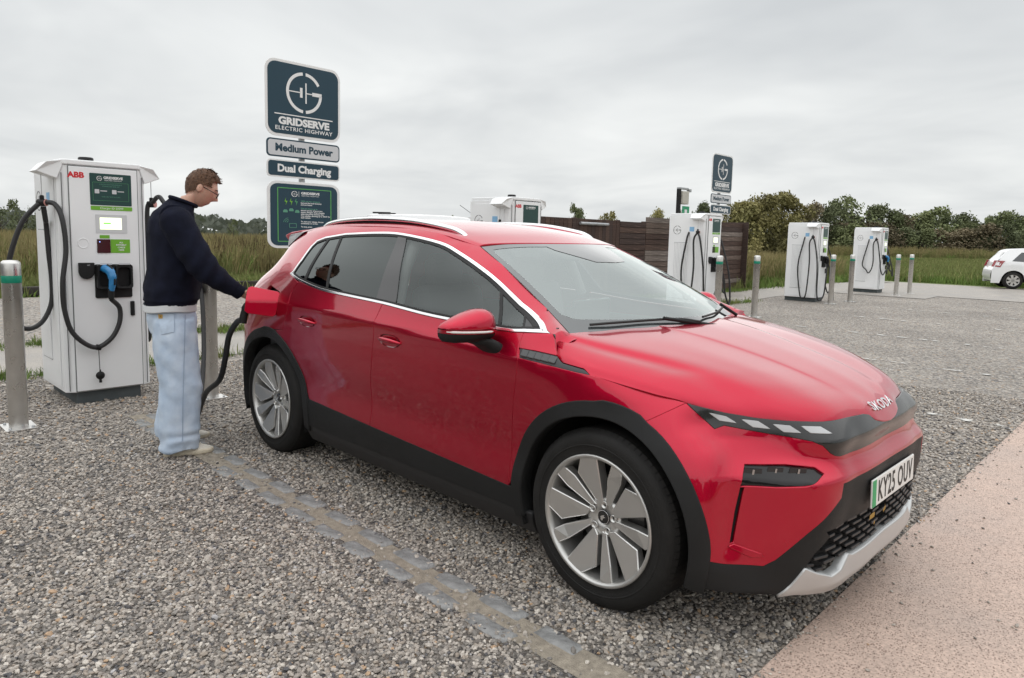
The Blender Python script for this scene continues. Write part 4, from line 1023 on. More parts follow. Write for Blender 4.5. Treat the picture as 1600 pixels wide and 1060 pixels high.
# roof rails
for sgn in (1, -1):
    pts = crv([(.175, .545, 1.474), (.12, .548, 1.503), (.02, .553, 1.530), (-.3, .565, 1.570), (-.7, .568, 1.582), (-1.05, .55, 1.572), (-1.28, .525, 1.550), (-1.36, .515, 1.528)], 5)
    n = len(pts); v = []; f = []
    for i, p in enumerate(pts):
        h = .013 if 3 < i < n-4 else .009
        for a, b in ((-.018, -h), (-.016, h*.6), (-.006, h), (.008, h), (.018, h*.4), (.02, -h)): v.append((p[0], -sgn*(p[1]-a), p[2]+b))
    for i in range(n-1):
        for k in range(6): f.append((i*6+k, (i+1)*6+k, (i+1)*6+(k+1) % 6, i*6+(k+1) % 6))
    f += [tuple(range(6)), tuple((n-1)*6+k for k in range(6))]
    MB().add(v, f, True).build('roof_rail', M_CHROME, CAR)
    foot = MB()
    for i in range(n-1):
        p, q = pts[i], pts[i+1]
        foot.add([(p[0], -sgn*p[1], p[2]-.008), (q[0], -sgn*q[1], q[2]-.008), (q[0], -sgn*q[1], q[2]-.045), (p[0], -sgn*p[1], p[2]-.045)], [(0, 1, 2, 3)])
    foot.build('rail_gasket', M_BLACKP, CAR)
# --- door handles
for (c, d) in ((zA(248, 862), 1), (zC(1530, 940), 1)):
    a = L([c])[0]
    for side in (1, -1):
        p = WR.at(*a)*[1, side, 1]; n = WR.nrm(*a)*[1, side, 1]
        H = empty('door_handle', (0, 0, 0)); H.parent = CAR
        # dished pocket and the bar across it
        Mx = frame_matrix(p+n*.001, (1, 0, -.03), (0, 0, 1)) if side == 1 else frame_matrix(p+n*.001, (-1, 0, .03), (0, 0, 1))
        v = []; f = []; nr = 24
        for j, (sc_, dz) in enumerate(((1.0, .0015), (.86, -.004), (.6, -.012), (.2, -.016))):
            for k in range(nr):
                t_ = 2*math.pi*k/nr; v.append((.088*sc_*math.copysign(abs(math.cos(t_))**.8, math.cos(t_)), .033*sc_*math.sin(t_), dz+(.0 if j else 0)))
        for j in range(3):
            for k in range(nr): f.append((j*nr+k, j*nr+(k+1) % nr, (j+1)*nr+(k+1) % nr, (j+1)*nr+k))
        f.append(tuple(3*nr+k for k in range(nr)))
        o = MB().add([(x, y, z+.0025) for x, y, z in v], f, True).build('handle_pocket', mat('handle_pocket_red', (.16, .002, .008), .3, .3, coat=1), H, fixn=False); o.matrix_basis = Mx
        prof = [(-.100, -.002, .002), (-.085, .001, .016), (-.05, .004, .030), (0, .005, .034), (.05, .004, .030), (.085, .001, .016), (.100, -.002, .002)]
        v = []; f = []
        for (x, y, z) in crv(prof, 3):
            hh = .011*(1-(abs(x)/.11)**3)+.003
            for (dy, dz) in ((-hh, -.007), (-hh*.6, .003), (hh*.3, .006), (hh, .0), (hh*.7, -.008)): v.append((x, y+dy, z+dz-.004))
        n_ = len(v)//5
        for i in range(n_-1):
            for k in range(5): f.append((i*5+k, (i+1)*5+k, (i+1)*5+(k+1) % 5, i*5+(k+1) % 5))
        f += [tuple(range(5)), tuple((n_-1)*5+k for k in range(5))]
        o = MB().add(v, f, True).build('handle_bar', M_RED, H); o.matrix_basis = Mx
# --- door mirrors
def mirror(side):
    H = empty('door_mirror', (0, 0, 0)); H.parent = CAR
    # loft across y (outwards): sections in x-z.  rear-most = glass side
    def Y(y): return -side*y
    secs = [(.925, .740, .050, 1.078, .060, .040), (.945, .740, .072, 1.081, .078, .050), (.975, .735, .086, 1.084, .084, .056), (1.015, .725, .092, 1.086, .078, .066), (1.06, .711, .088, 1.086, .062, .068), (1.105, .696, .074, 1.084, .042, .066), (1.14, .682, .050, 1.081, .023, .056), (1.153, .674, .026, 1.078, .010, .038)]
    n = 26; v = []; f = []
    for (y, cx, ax, cz, up, dn) in secs:
        for k in range(n):
            a = 2*math.pi*k/n; c, s_ = math.cos(a), math.sin(a)
            x = cx+ax*math.copysign(abs(c)**.75, c)*(1.0 if c > 0 else .55); z = cz+(up if s_ > 0 else dn)*math.copysign(abs(s_)**.85, s_)
            v.append((x, Y(y), z))
    for i in range(len(secs)-1):
        for k in range(n): f.append((i*n+k, i*n+(k+1) % n, (i+1)*n+(k+1) % n, (i+1)*n+k))
    f += [tuple(range(n))[::-1], tuple((len(secs)-1)*n+k for k in range(n))]
    V = np.array(v)
    def part(name, m, zlo, zhi, grow=0.0):
        bm = bmesh.new(); vs = [bm.verts.new(q) for q in v]
        for q in f:
            try: bm.faces.new([vs[i] for i in q])
            except ValueError: pass
        bmesh.ops.bisect_plane(bm, geom=bm.verts[:]+bm.edges[:]+bm.faces[:], plane_co=(0, 0, zlo), plane_no=(0, 0, -1), clear_outer=True)
        bmesh.ops.bisect_plane(bm, geom=bm.verts[:]+bm.edges[:]+bm.faces[:], plane_co=(0, 0, zhi), plane_no=(0, 0, 1), clear_outer=True)
        bmesh.ops.recalc_face_normals(bm, faces=bm.faces[:])
        if grow:
            bm.normal_update()
            for q in bm.verts: q.co += q.normal*grow
        me = bpy.data.meshes.new(name); bm.to_mesh(me); bm.free(); me.shade_smooth()
        return link_mesh(name, me, m, H)
    part('mirror_cap', M_RED, 1.083, 1.3)
    part('mirror_trim', M_GLOSSB, 1.079, 1.0835, -.002)
    part('mirror_lower', M_RED, 1.062, 1.0795)
    part('mirror_base', M_BLACKP, .98, 1.0625, .0005)
    # indicator strip on the front face
    mb = MB(); pts = []
    for y in np.linspace(.965, 1.147, 12):
        i = np.interp(y, [q[0] for q in secs], range(len(secs))); a = int(i); b = min(a+1, len(secs)-1); t_ = i-a
        cx = secs[a][1]*(1-t_)+secs[b][1]*t_; ax = secs[a][2]*(1-t_)+secs[b][2]*t_
        pts.append((cx+ax*.985, Y(y), 1.071))
    mb.tube(pts, [.002]+[.0055]*10+[.002], 8); mb.build('indicator_lens', mat('indicator_lens_white', (.72, .72, .70), .15, coat=1), H)
    # arm to the door
    mb = MB(); v2 = []; f2 = []
    arm = [(1.02, .715, .050, 1.035, .022), (.975, .735, .062, 1.022, .024), (.945, .757, .068, 1.003, .032), (.920, .775, .066, .985, .036), (.900, .785, .058, .972, .030)]
    for (y, cx, ax, cz, hz) in arm:
        for k in range(16):
            a = 2*math.pi*k/16; v2.append((cx+ax*math.copysign(abs(math.cos(a))**.7, math.cos(a)), Y(y), cz+hz*math.copysign(abs(math.sin(a))**.7, math.sin(a))))
    for i in range(4):
        for k in range(16): f2.append((i*16+k, i*16+(k+1) % 16, (i+1)*16+(k+1) % 16, (i+1)*16+k))
    f2 += [tuple(range(16)), tuple(64+k for k in range(16))]
    mb.add(v2, f2, True); mb.build('mirror_arm', M_BLACKP, H)
    mb = MB(); mb.box((.690, Y(1.02), 1.085), (.006, .12, .07), .02); mb.build('mirror_glass', M_CHROME, H)
mirror(1); mirror(-1)
# --- plate, badge, leaves
mb = MB(); Mp = Matrix.Rotation(R(-3), 4, 'Y')
PX, PZ = 2.196, .536
PL = empty('number_plate', (PX, 0, PZ)); PL.parent = CAR; PL.rotation_euler = (0, R(-2), 0)
mb.box((0, 0, 0), (.008, .52, .111), .003); mb.build('plate_base', M_WHITEP, PL)
mb = MB(); mb.box((.0045, -.2385, 0), (.001, .040, .105)); mb.build('green_flash', M_PGREEN, PL)
text('plate_text', 'KY25 OUV', Matrix.Translation((.0048, .018, -.004)) @ frame_matrix((0, 0, 0), (0, 1, 0), (0, 0, 1)), .118, M_INK, PL, extrude=.0004, sx=.73, bold=.0016, spacing=1.10)
text('dealer_line', 'www', Matrix.Translation((.0048, .0, -.050)) @ frame_matrix((0, 0, 0), (0, 1, 0), (0, 0, 1)), .006, M_INK, PL, sx=3) if False else None
bu, bv = HOOD.inv(1374.5, 633); bp = HOOD.at(bu, 1.0); bn = HOOD.nrm(bu, .985); bn[1] = 0
tm = text_mesh('SKODA', .058, .002, sx=1.12, bold=.0012, spacing=1.12)
vs_ = np.linspace(.55, 1.0, 60); ys_ = np.array([-HOOD.at(bu, q)[1] for q in vs_]); du_ = (bu+.02, bu-.02); len_u = np.linalg.norm(HOOD.at(bu+.02, 1.0)-HOOD.at(bu-.02, 1.0))/.04
for q in tm.vertices:
    vv = float(np.interp(-abs(q.co.x), -ys_, vs_)); uu = bu-q.co.y/len_u; p_ = HOOD.at(uu, vv); n_ = HOOD.nrm(uu, min(vv, .99)); sg_ = 1 if q.co.x < 0 else -1
    p_ = p_+n_*(.0025+q.co.z); q.co = (p_[0], p_[1]*sg_, p_[2])
link_mesh('bonnet_lettering', tm, M_CHROME, CAR)
# parking sensor, leaf caught in the grille
panel('parking_sensor', WR, WR.line([zF(702, 614), zF(728, 614), zF(728, 638), zF(702, 638)]), M_RED, CAR, off=.0015, depth=.002, bev=.001, res=.02)
# --- wipers, cowl
mb = MB(); mb.tube(crv([tuple(SCREEN.at(.93, .96)+np.array([0, .0, .018])), tuple(SCREEN.at(.90, .80)+[0, 0, .02]), tuple(SCREEN.at(.915, .45)+[0, 0, .018]), tuple(SCREEN.at(.93, .22)+[0, 0, .014])], 6), .006, 8)
mb.build('wiper_blade', M_RUBBER, CAR)
mb = MB(); pts = [tuple(SCREEN.at(.90, v)*[1, -1, 1]+np.array([0, 0, .02])) for v in (.97, .7, .45, .2)]; mb.tube(crv(pts, 5), .006, 8); mb.build('wiper_blade', M_RUBBER, CAR)
mb = MB(); mb.tube([tuple(SCREEN.at(.99, .25)*[1, -1, 1]+np.array([.02, 0, .012])), tuple(SCREEN.at(.88, .35)*[1, -1, 1]+np.array([0, 0, .03]))], .009, 8); mb.build('wiper_arm', M_BLACKP, CAR)
mb = MB(); mb.tube([tuple(SCREEN.at(.99, .85)*[1, -1, 1]+np.array([.02, 0, .012])), tuple(SCREEN.at(.91, .72)+np.array([0, 0, .03]))], .009, 8); mb.build('wiper_arm', M_BLACKP, CAR)
cw = MB(); v = []; f = []
for i, vv in enumerate(np.linspace(0, 1, 14)):
    a = SCREEN.at(.99, vv)+np.array([-.01, 0, -.012]); b = HOOD.at(.0, min(1, .2+.8*vv))+np.array([.05, 0, -.03])
    v += [tuple(a), tuple(b)]
n = len(v); v += [(x, -y, z) for x, y, z in v]
for i in range(13):
    f.append((2*i, 2*i+1, 2*i+3, 2*i+2)); f.append((n+2*i, n+2*i+2, n+2*i+3, n+2*i+1))
cw.add(v, f, True).build('cowl_panel', M_BLACKP, CAR, fixn=False)
# --- underbody and inner wells
ub = MB(); ub.box((0.06, 0, .30), (3.9, 1.20, .22), .05); ub.box((0, 0, .24), (1.75, 1.66, .12), .03)
ub.build('underbody', M_DARK, CAR)
for cx in (WX, -WX):
    for sgn in (1, -1):
        mb = MB(); v = []; f = []; n = 30
        for k in range(n+1):
            a = R(-20+220*k/n)
            v += [(cx+.435*math.cos(a), -sgn*.905, WZ+.435*math.sin(a)), (cx+.45*math.cos(a), -sgn*.60, WZ+.45*math.sin(a))]
        for k in range(n): f.append((2*k, 2*k+1, 2*k+3, 2*k+2))
        c0 = len(v); v.append((cx, -sgn*.60, WZ))
        for k in range(n): f.append((2*k+1, c0, 2*k+3))
        mb.add(v, f, True); mb.build('wheel_well', M_DARK, CAR, fixn=False)
# unseen front and rear inner blocks, added to keep light out of the body
mb = MB(); mb.box((1.94, 0, .50), (.20, 1.0, .46), .03); mb.build('front_light_blocker', M_DARK, CAR)
mb = MB(); mb.box((-1.90, 0, .55), (.22, 1.15, .56), .03); mb.build('rear_light_blocker', M_DARK, CAR)

# --- wheels
def wheel(cx, side, steer=0.0):
    Wl = empty('wheel', (cx, -side*.80, WZ)); Wl.parent = CAR
    # local: outer face towards -y*side
    o_ = -side
    RT = .368
    prof = [(.262, .118), (.268, .119), (.275, .117), (.290, .121), (.312, .124), (.330, .122), (.345, .115), (.356, .104), (RT-.004, .088), (RT, .060), (RT, .0), (RT, -.085), (RT-.012, -.105), (.33, -.118), (.28, -.115), (.262, -.11)]
    v = []; f = []; n = 96
    for (r, h) in prof:
        for k in range(n):
            a = 2*math.pi*k/n; z = r*math.sin(a)
            if z < -(WZ-.004): z = -(WZ-.004)
            v.append((r*math.cos(a), o_*h, z))
    for i in range(len(prof)-1):
        for k in range(n): f.append((i*n+k, i*n+(k+1) % n, (i+1)*n+(k+1) % n, (i+1)*n+k))
    ty = MB().add(v, f, True).build('tyre', M_TYRE, Wl)
    # tread blocks on the shoulder, each a raised lug
    mb = MB()
    for k in range(76):
        a = 2*math.pi*k/76; da = .036
        if math.sin(a) < -.93: continue
        q = []
        for (r, h) in ((RT-.0125, .1035), (RT+.0005, .085), (RT+.0012, .045)):
            for d in (-da, da): q.append((r*math.cos(a+d+(.012 if h < .08 else 0)), o_*(h+.0015), r*math.sin(a+d+(.012 if h < .08 else 0))))
        mb.add(q, [(0, 1, 3, 2), (2, 3, 5, 4)], False)
        for (h0, h1) in ((.038, -.002), (-.008, -.046), (-.052, -.09)):
            q = [((RT+.0012)*math.cos(a+d), o_*h, (RT+.0012)*math.sin(a+d)) for h, d in ((h0, -da), (h0, da), (h1, da+.02), (h1, -da+.02))]
            mb.add(q, [(0, 1, 2, 3)])
    mb.build('tread', M_TYRE, ty, fixn=False)
    # raised ring on the sidewall
    mb = MB(); mb.lathe([(.300, .1228), (.302, .1250), (.306, .1252), (.308, .1236)], axis='y', n=72) if side == -1 else mb.lathe([(.300, -.1228), (.302, -.1250), (.306, -.1252), (.308, -.1236)], axis='y', n=72)
    mb.build('sidewall_ring', M_TYRE, ty, fixn=False)
    RM = empty('rim', (0, 0, 0)); RM.parent = Wl
    mb = MB(); pr = [(.266, .116), (.2685, .121), (.266, .1255), (.258, .126), (.251, .119), (.246, .100), (.240, .04), (.236, -.09)]
    mb.lathe([(r, o_*h) for r, h in pr], axis='y', n=72); mb.build('rim_barrel', mat('rim_barrel_silver', (.55, .545, .53), .34, .8), RM, fixn=False)
    def yy(r): return .070+.046*min(1, max(0, (r-.05)/.18))**1.0     # face dish
    Wp = [(.060, -15), (.262, -9.5), (.2635, 0), (.2635, 8.5), (.202, 24), (.078, 14)]
    Np = [(.058, -15), (.196, -10.5), (.240, -8.5), (.262, -4), (.262, 5.5), (.19, 7.5), (.066, 6)]
    for k in range(5):
        for (poly, ph, nm, dd) in ((Wp, 101, 'wide_spoke', 0), (Np, 69.5, 'narrow_spoke', .003)):
            top = []; bot = []
            for r, a in poly:
                an = R(a+ph+72*k); an = an if side == 1 else math.pi-an
                el_ = .013 if (nm == 'wide_spoke' and abs(r-.202) < .001) else (.008 if (nm == 'narrow_spoke' and abs(r-.196) < .001) else 0)
                top.append((r*math.cos(an), o_*(yy(r)-dd-el_), r*math.sin(an))); bot.append((r*.985*math.cos(an), o_*(yy(r)-.045), r*.985*math.sin(an)))
            # raised crease line: split the face along the blade for two facets
            n = len(top); v = top+bot
            mid = []
            cl = [(.06, -13), (.13, -5.5), (.20, 3.5), (.262, 1)] if nm == 'wide_spoke' else [(.06, -16), (.13, -9), (.20, -4), (.26, 0)]
            bm = bmesh.new(); bv_ = [bm.verts.new(q) for q in v]
            tf = bm.faces.new(bv_[:n]); bm.faces.new(bv_[n:][::-1])
            for i in range(n): bm.faces.new((bv_[i], bv_[(i+1) % n], bv_[n+(i+1) % n], bv_[n+i]))
            bmesh.ops.recalc_face_normals(bm, faces=bm.faces[:])
            pk = bmesh.ops.inset_region(bm, faces=[tf], thickness=.0028, depth=.0, use_even_offset=True)
            for fc in [tf]:
                for q in fc.verts: q.co.y += o_*.0028
            bmesh.ops.triangulate(bm, faces=[tf])
            me = bpy.data.meshes.new(nm); bm.to_mesh(me); bm.free()
            link_mesh(nm, me, M_ALLOY, RM)
            # bright machined edge along the leading side
            ed_ = [poly[-1], poly[-2], poly[-3]] if nm == 'wide_spoke' else [poly[-1], poly[-2], poly[-3]]
            mb = MB(); pp = []
            for r, a in ed_:
                an = R(a-.8+ph+72*k); an = an if side == 1 else math.pi-an
                el_ = .013 if (nm == 'wide_spoke' and abs(r-.202) < .001) else 0
                pp.append((r*.995*math.cos(an), o_*(yy(r)-dd-el_+.0026), r*.995*math.sin(an)))
            mb.tube(pp, .0019, 5); mb.build('machined_edge', mat('machined_alloy', (.85, .84, .82), .18, .9), RM)
    mb = MB(); mb.lathe([(q, o_*h) for q, h in ((.0, .060), (.034, .062), (.036, .064), (.062, .068), (.080, .066), (.086, .05), (.088, .0))], axis='y', n=40); mb.build('hub', M_ALLOY, RM, fixn=False)
    mb = MB(); mb.lathe([(q, o_*h) for q, h in ((.0, .0685), (.024, .068), (.029, .066), (.030, .06))], axis='y', n=28); cap = mb.build('centre_cap', M_GLOSSB, RM, fixn=False)
    mb = MB(); mb.lathe([(q, o_*h) for q, h in ((.0265, .0685), (.0275, .0695), (.029, .0685))], axis='y', n=28); mb.build('cap_ring', M_CHROME, cap, fixn=False)
    mb = MB(); mb.prism([(-.010, -.012), (-.002, -.014), (.002, -.004), (.012, .002), (.004, .005), (.008, .012), (-.004, .008), (-.012, .002)], .069, .0705, M=Matrix(((side, 0, 0, 0), (0, 0, o_, 0), (0, 1, 0, 0), (0, 0, 0, 1)))); mb.build('cap_emblem', M_CHROME, cap)
    for k in range(5):
        an = R(72*k+85-2); an = an if side == 1 else math.pi-an; x, z = .056*math.cos(an), .056*math.sin(an)
        mb = MB(); mb.lathe([(q, o_*h) for q, h in ((.0165, .073), (.0155, .076), (.012, .076), (.0105, .058), (0, .058))], c=(x, 0, z), axis='y', n=18); mb.build('lug_seat', M_ALLOY, RM, fixn=False)
        mb = MB(); mb.lathe([(q, o_*h) for q, h in ((0, .067), (.0075, .067), (.0085, .065), (.0085, .058))], c=(x, 0, z), axis='y', n=12); mb.build('lug_bolt', M_GLOSSB, RM, fixn=False)
    mb = MB(); mb.lathe([(q, o_*h) for q, h in ((.06, .02), (.165, .02), (.168, .016), (.168, -.005), (.06, -.005))], axis='y', n=40); mb.build('brake_disc', mat('brake_steel', (.16, .155, .15), .45, .9), Wl, fixn=False)
    mb = MB(); mb.box((.12, o_*.012, .09), (.07, .05, .13), .015); mb.build('brake_caliper', mat('caliper_grey', (.10, .10, .105), .5), Wl)
    mb = MB(); mb.lathe([(q, o_*h) for q, h in ((.0, -.02), (.235, -.03))], axis='y', n=40); mb.build('brake_shield', M_DARK, Wl, fixn=False)
for cx in (WX, -WX):
    for sd_ in (1, -1): wheel(cx, sd_)

# --- interior: seats, wheel, dashboard
for (x, y) in ((.05, -.37), (.05, .37), (-.85, -.37), (-.85, .37)):
    S_ = empty('seat', (x, y, 0)); S_.parent = CAR
    mb = MB(); mb.box((.12, 0, .62), (.50, .50, .16), .05); mb.build('cushion', M_SEAT, S_)
    mb = MB(); mb.box((-.20, 0, .92), (.14, .48, .56), .05, Matrix.Rotation(R(-14), 3, 'Y')); mb.build('seat_back', M_SEAT, S_)
    mb = MB(); mb.box((-.295, 0, 1.27), (.09, .26, .17), .04, Matrix.Rotation(R(-8), 3, 'Y')); mb.build('headrest', M_SEAT, S_)
mb = MB(); v = []; f = []
for y in np.linspace(-.74, .74, 13):
    c = -.05*(y/.74)**2
    for (x, z) in ((.62, .70), (.60, .93), (.66, 1.00), (.85, 1.02), (1.08, 1.015), (1.22+c, 1.015), (1.25+c, .8)): v.append((x+c*.8, y, z))
for i in range(12):
    for k in range(6): f.append((i*7+k, i*7+k+1, (i+1)*7+k+1, (i+1)*7+k))
mb.add(v, f, True).build('dashboard', M_DASH, CAR)
mb = MB(); mb.box((.60, 0, 1.06), (.02, .32, .19), .008); mb.build('infotainment_screen', M_GLOSSB, CAR)
mb = MB(); Mw = Matrix.Rotation(R(-65), 3, 'Y')
pts = [Vector((.0, 0, 0))+Mw @ Vector((.18*math.cos(a), .18*math.sin(a), 0)) for a in np.linspace(0, 2*math.pi, 37)]
mb.tube([(p.x+.46, p.y-.37, p.z+.98) for p in pts], .014, 8, caps=False); mb.box((.47, -.37, .98), (.05, .15, .09), .02); mb.box((.46, -.37, .985), (.02, .34, .025), .006); mb.build('steering_wheel', M_BLACKP, CAR)
mb = MB(); mb.box((.40, 0, 1.39), (.03, .24, .07), .015); mb.build('rear_view_mirror', M_BLACKP, CAR)
mb = MB(); mb.box((-.5, 0, .50), (2.6, 1.62, .06), .01); mb.build('cabin_floor', M_DARK, CAR)
mb = MB(); mb.box((-.45, -.80, .74), (2.3, .03, .5), .01); mb.box((-.45, .80, .74), (2.3, .03, .5), .01); mb.build('door_card', M_SEAT, CAR)
mb = MB(); mb.box((-.45, 0, 1.485), (.9, .95, .012), .005); mb.build('headlining', mat('headlining_grey', (.35, .35, .34), .9), CAR)
for sgn in (1, -1):
    mb = MB(); mb.tube([(-.12, sgn*.80, 1.10), (-.16, sgn*.72, 1.30), (-.2, sgn*.60, 1.47)], .035, 8); mb.build('inner_pillar', mat('inner_trim_grey', (.30, .30, .29), .8), CAR)
# fallen leaves caught in the grille, lying on the car
for (px, py, sz, rot) in ((1361, 806, .030, .4), (1380, 794, .018, 1.2), (1364, 816, .012, 2.0)):
    a = WR.inv(px, py); p = WR.at(*a); n = WR.nrm(*a); ex = np.cross([0, 0, 1], n)
    pts = [(-.9, 0), (-.4, .35), (.1, .42), (.6, .25), (1.0, 0), (.6, -.22), (.1, -.38), (-.4, -.3)]
    v = [(0, 0, .25*sz)]+[(x*sz, y*sz, .12*sz*math.sin(x*3)) for x, y in pts]
    o = MB().add(v, [(0, 1+k, 1+(k+1) % 8) for k in range(8)], True).build('fallen_leaf', mat('dry_leaf', (.42, .25, .06), .7), None, fixn=False)
    o.matrix_basis = frame_matrix(p+n*.004, ex, (0, 0, 1)) @ Matrix.Rotation(rot, 4, 'Z')
    tag(o, {.030: 'large curled yellow leaf caught in the lower grille of the red car', .018: 'small yellow leaf caught high in the lower grille of the red car', .012: 'tiny yellow leaf scrap below the large leaf in the red car grille'}[sz], 'leaf')
# ================================================================== chargers, bollards, signs
M_CAB = mat('white_cabinet', (.85, .86, .87), .38, var=.03, vscale=3, rvar=.06)
M_CABS = mat('seam_grey', (.16, .165, .17), .6)
M_PLINTH = mat('plinth_grey', (.085, .10, .105), .7, var=.2, vscale=9)
M_TEAL = mat('deep_teal_sign', (.007, .040, .066), .42)
M_TEALG = mat('dark_green_screen', (.008, .050, .045), .35)
M_SIGNW = mat('sign_white', (.80, .80, .80), .4)
M_SIGNG = mat('sign_pale_grey', (.60, .61, .63), .45)
M_LIME = mat('lime_green', (.16, .42, .03), .45)
M_MINT = mat('thin_green_line', (.08, .30, .13), .5)
M_GTEXT = mat('faded_green_text', (.10, .30, .20), .5)
M_STEEL = mat('brushed_stainless', (.66, .65, .63), .33, .95, rvar=.09, vscale=14, var=.08)
M_GALV = mat('galvanised_steel', (.42, .43, .44), .5, .8, var=.15, vscale=20)
M_BGREEN = mat('green_tape', (.0, .23, .14), .45)
M_CABLE = mat('black_cable', (.020, .020, .021), .5, bump=.1, bscale=300)
M_BLUEP = mat('blue_connector', (.02, .20, .46), .3, coat=.4)
M_REDT = mat('logo_red', (.62, .02, .03), .45)
def xform(mb, M):
    mb.v = [tuple(M @ Vector(q)) for q in mb.v]; return mb
# front panels are drawn in a local frame: right = +y of the charger, up = z, outwards = +x
def face(x, y, z): return Matrix.Translation((x, y, z)) @ frame_matrix((0, 0, 0), (0, 1, 0), (0, 0, 1))
def sideface(y, x, z): return Matrix.Translation((x, y, z)) @ frame_matrix((0, 0, 0), (1, 0, 0), (0, 0, 1))   # faces -y
def plate(name, w, h, t, r, M, m, parent, bev=0.0):
    mb = MB(); mb.prism(rrect(w, h, r) if r > 0 else [(-w/2, -h/2), (w/2, -h/2), (w/2, h/2), (-w/2, h/2)], 0, t); xform(mb, M); return mb.build(name, m, parent, bev=bev)
def ring_logo(name, R0, M, m, parent, wdt=.16, line=.05):
    """the circle-with-plug emblem: two arcs, a G bar and two centre strokes"""
    mb = MB()
    def arc(a0, a1, r0, r1, n=20):
        p = [(r1*math.cos(R(a0+(a1-a0)*k/n)), r1*math.sin(R(a0+(a1-a0)*k/n))) for k in range(n+1)]+[(r0*math.cos(R(a1+(a0-a1)*k/n)), r0*math.sin(R(a1+(a0-a1)*k/n))) for k in range(n+1)]
        for k in range(n):
            q = [p[k], p[k+1], p[2*n-k], p[2*n+1-k]]
            mb.prism(q, 0, .0015)
    r1, r0 = R0, R0*(1-wdt)
    arc(95, 265, r0, r1); arc(30, 85, r0, r1, 10); arc(275, 358, r0, r1, 12)
    def rc(x0, y0, x1, y1): mb.prism([(x0*R0, y0*R0), (x1*R0, y0*R0), (x1*R0, y1*R0), (x0*R0, y1*R0)], 0, .0015)
    rc(.45, -.08, .99, .10); rc(-.86, -.025, -.20, .025); rc(.13, -.025, .50, .025); rc(-.24, -.24, -.10, .24); rc(.06, -.50, .13, .50)
    xform(mb, M); return mb.build(name, m, parent, fixn=False)
def T(dx=0, dy=0, dz=0): return Matrix.Translation((dx, dy, dz))

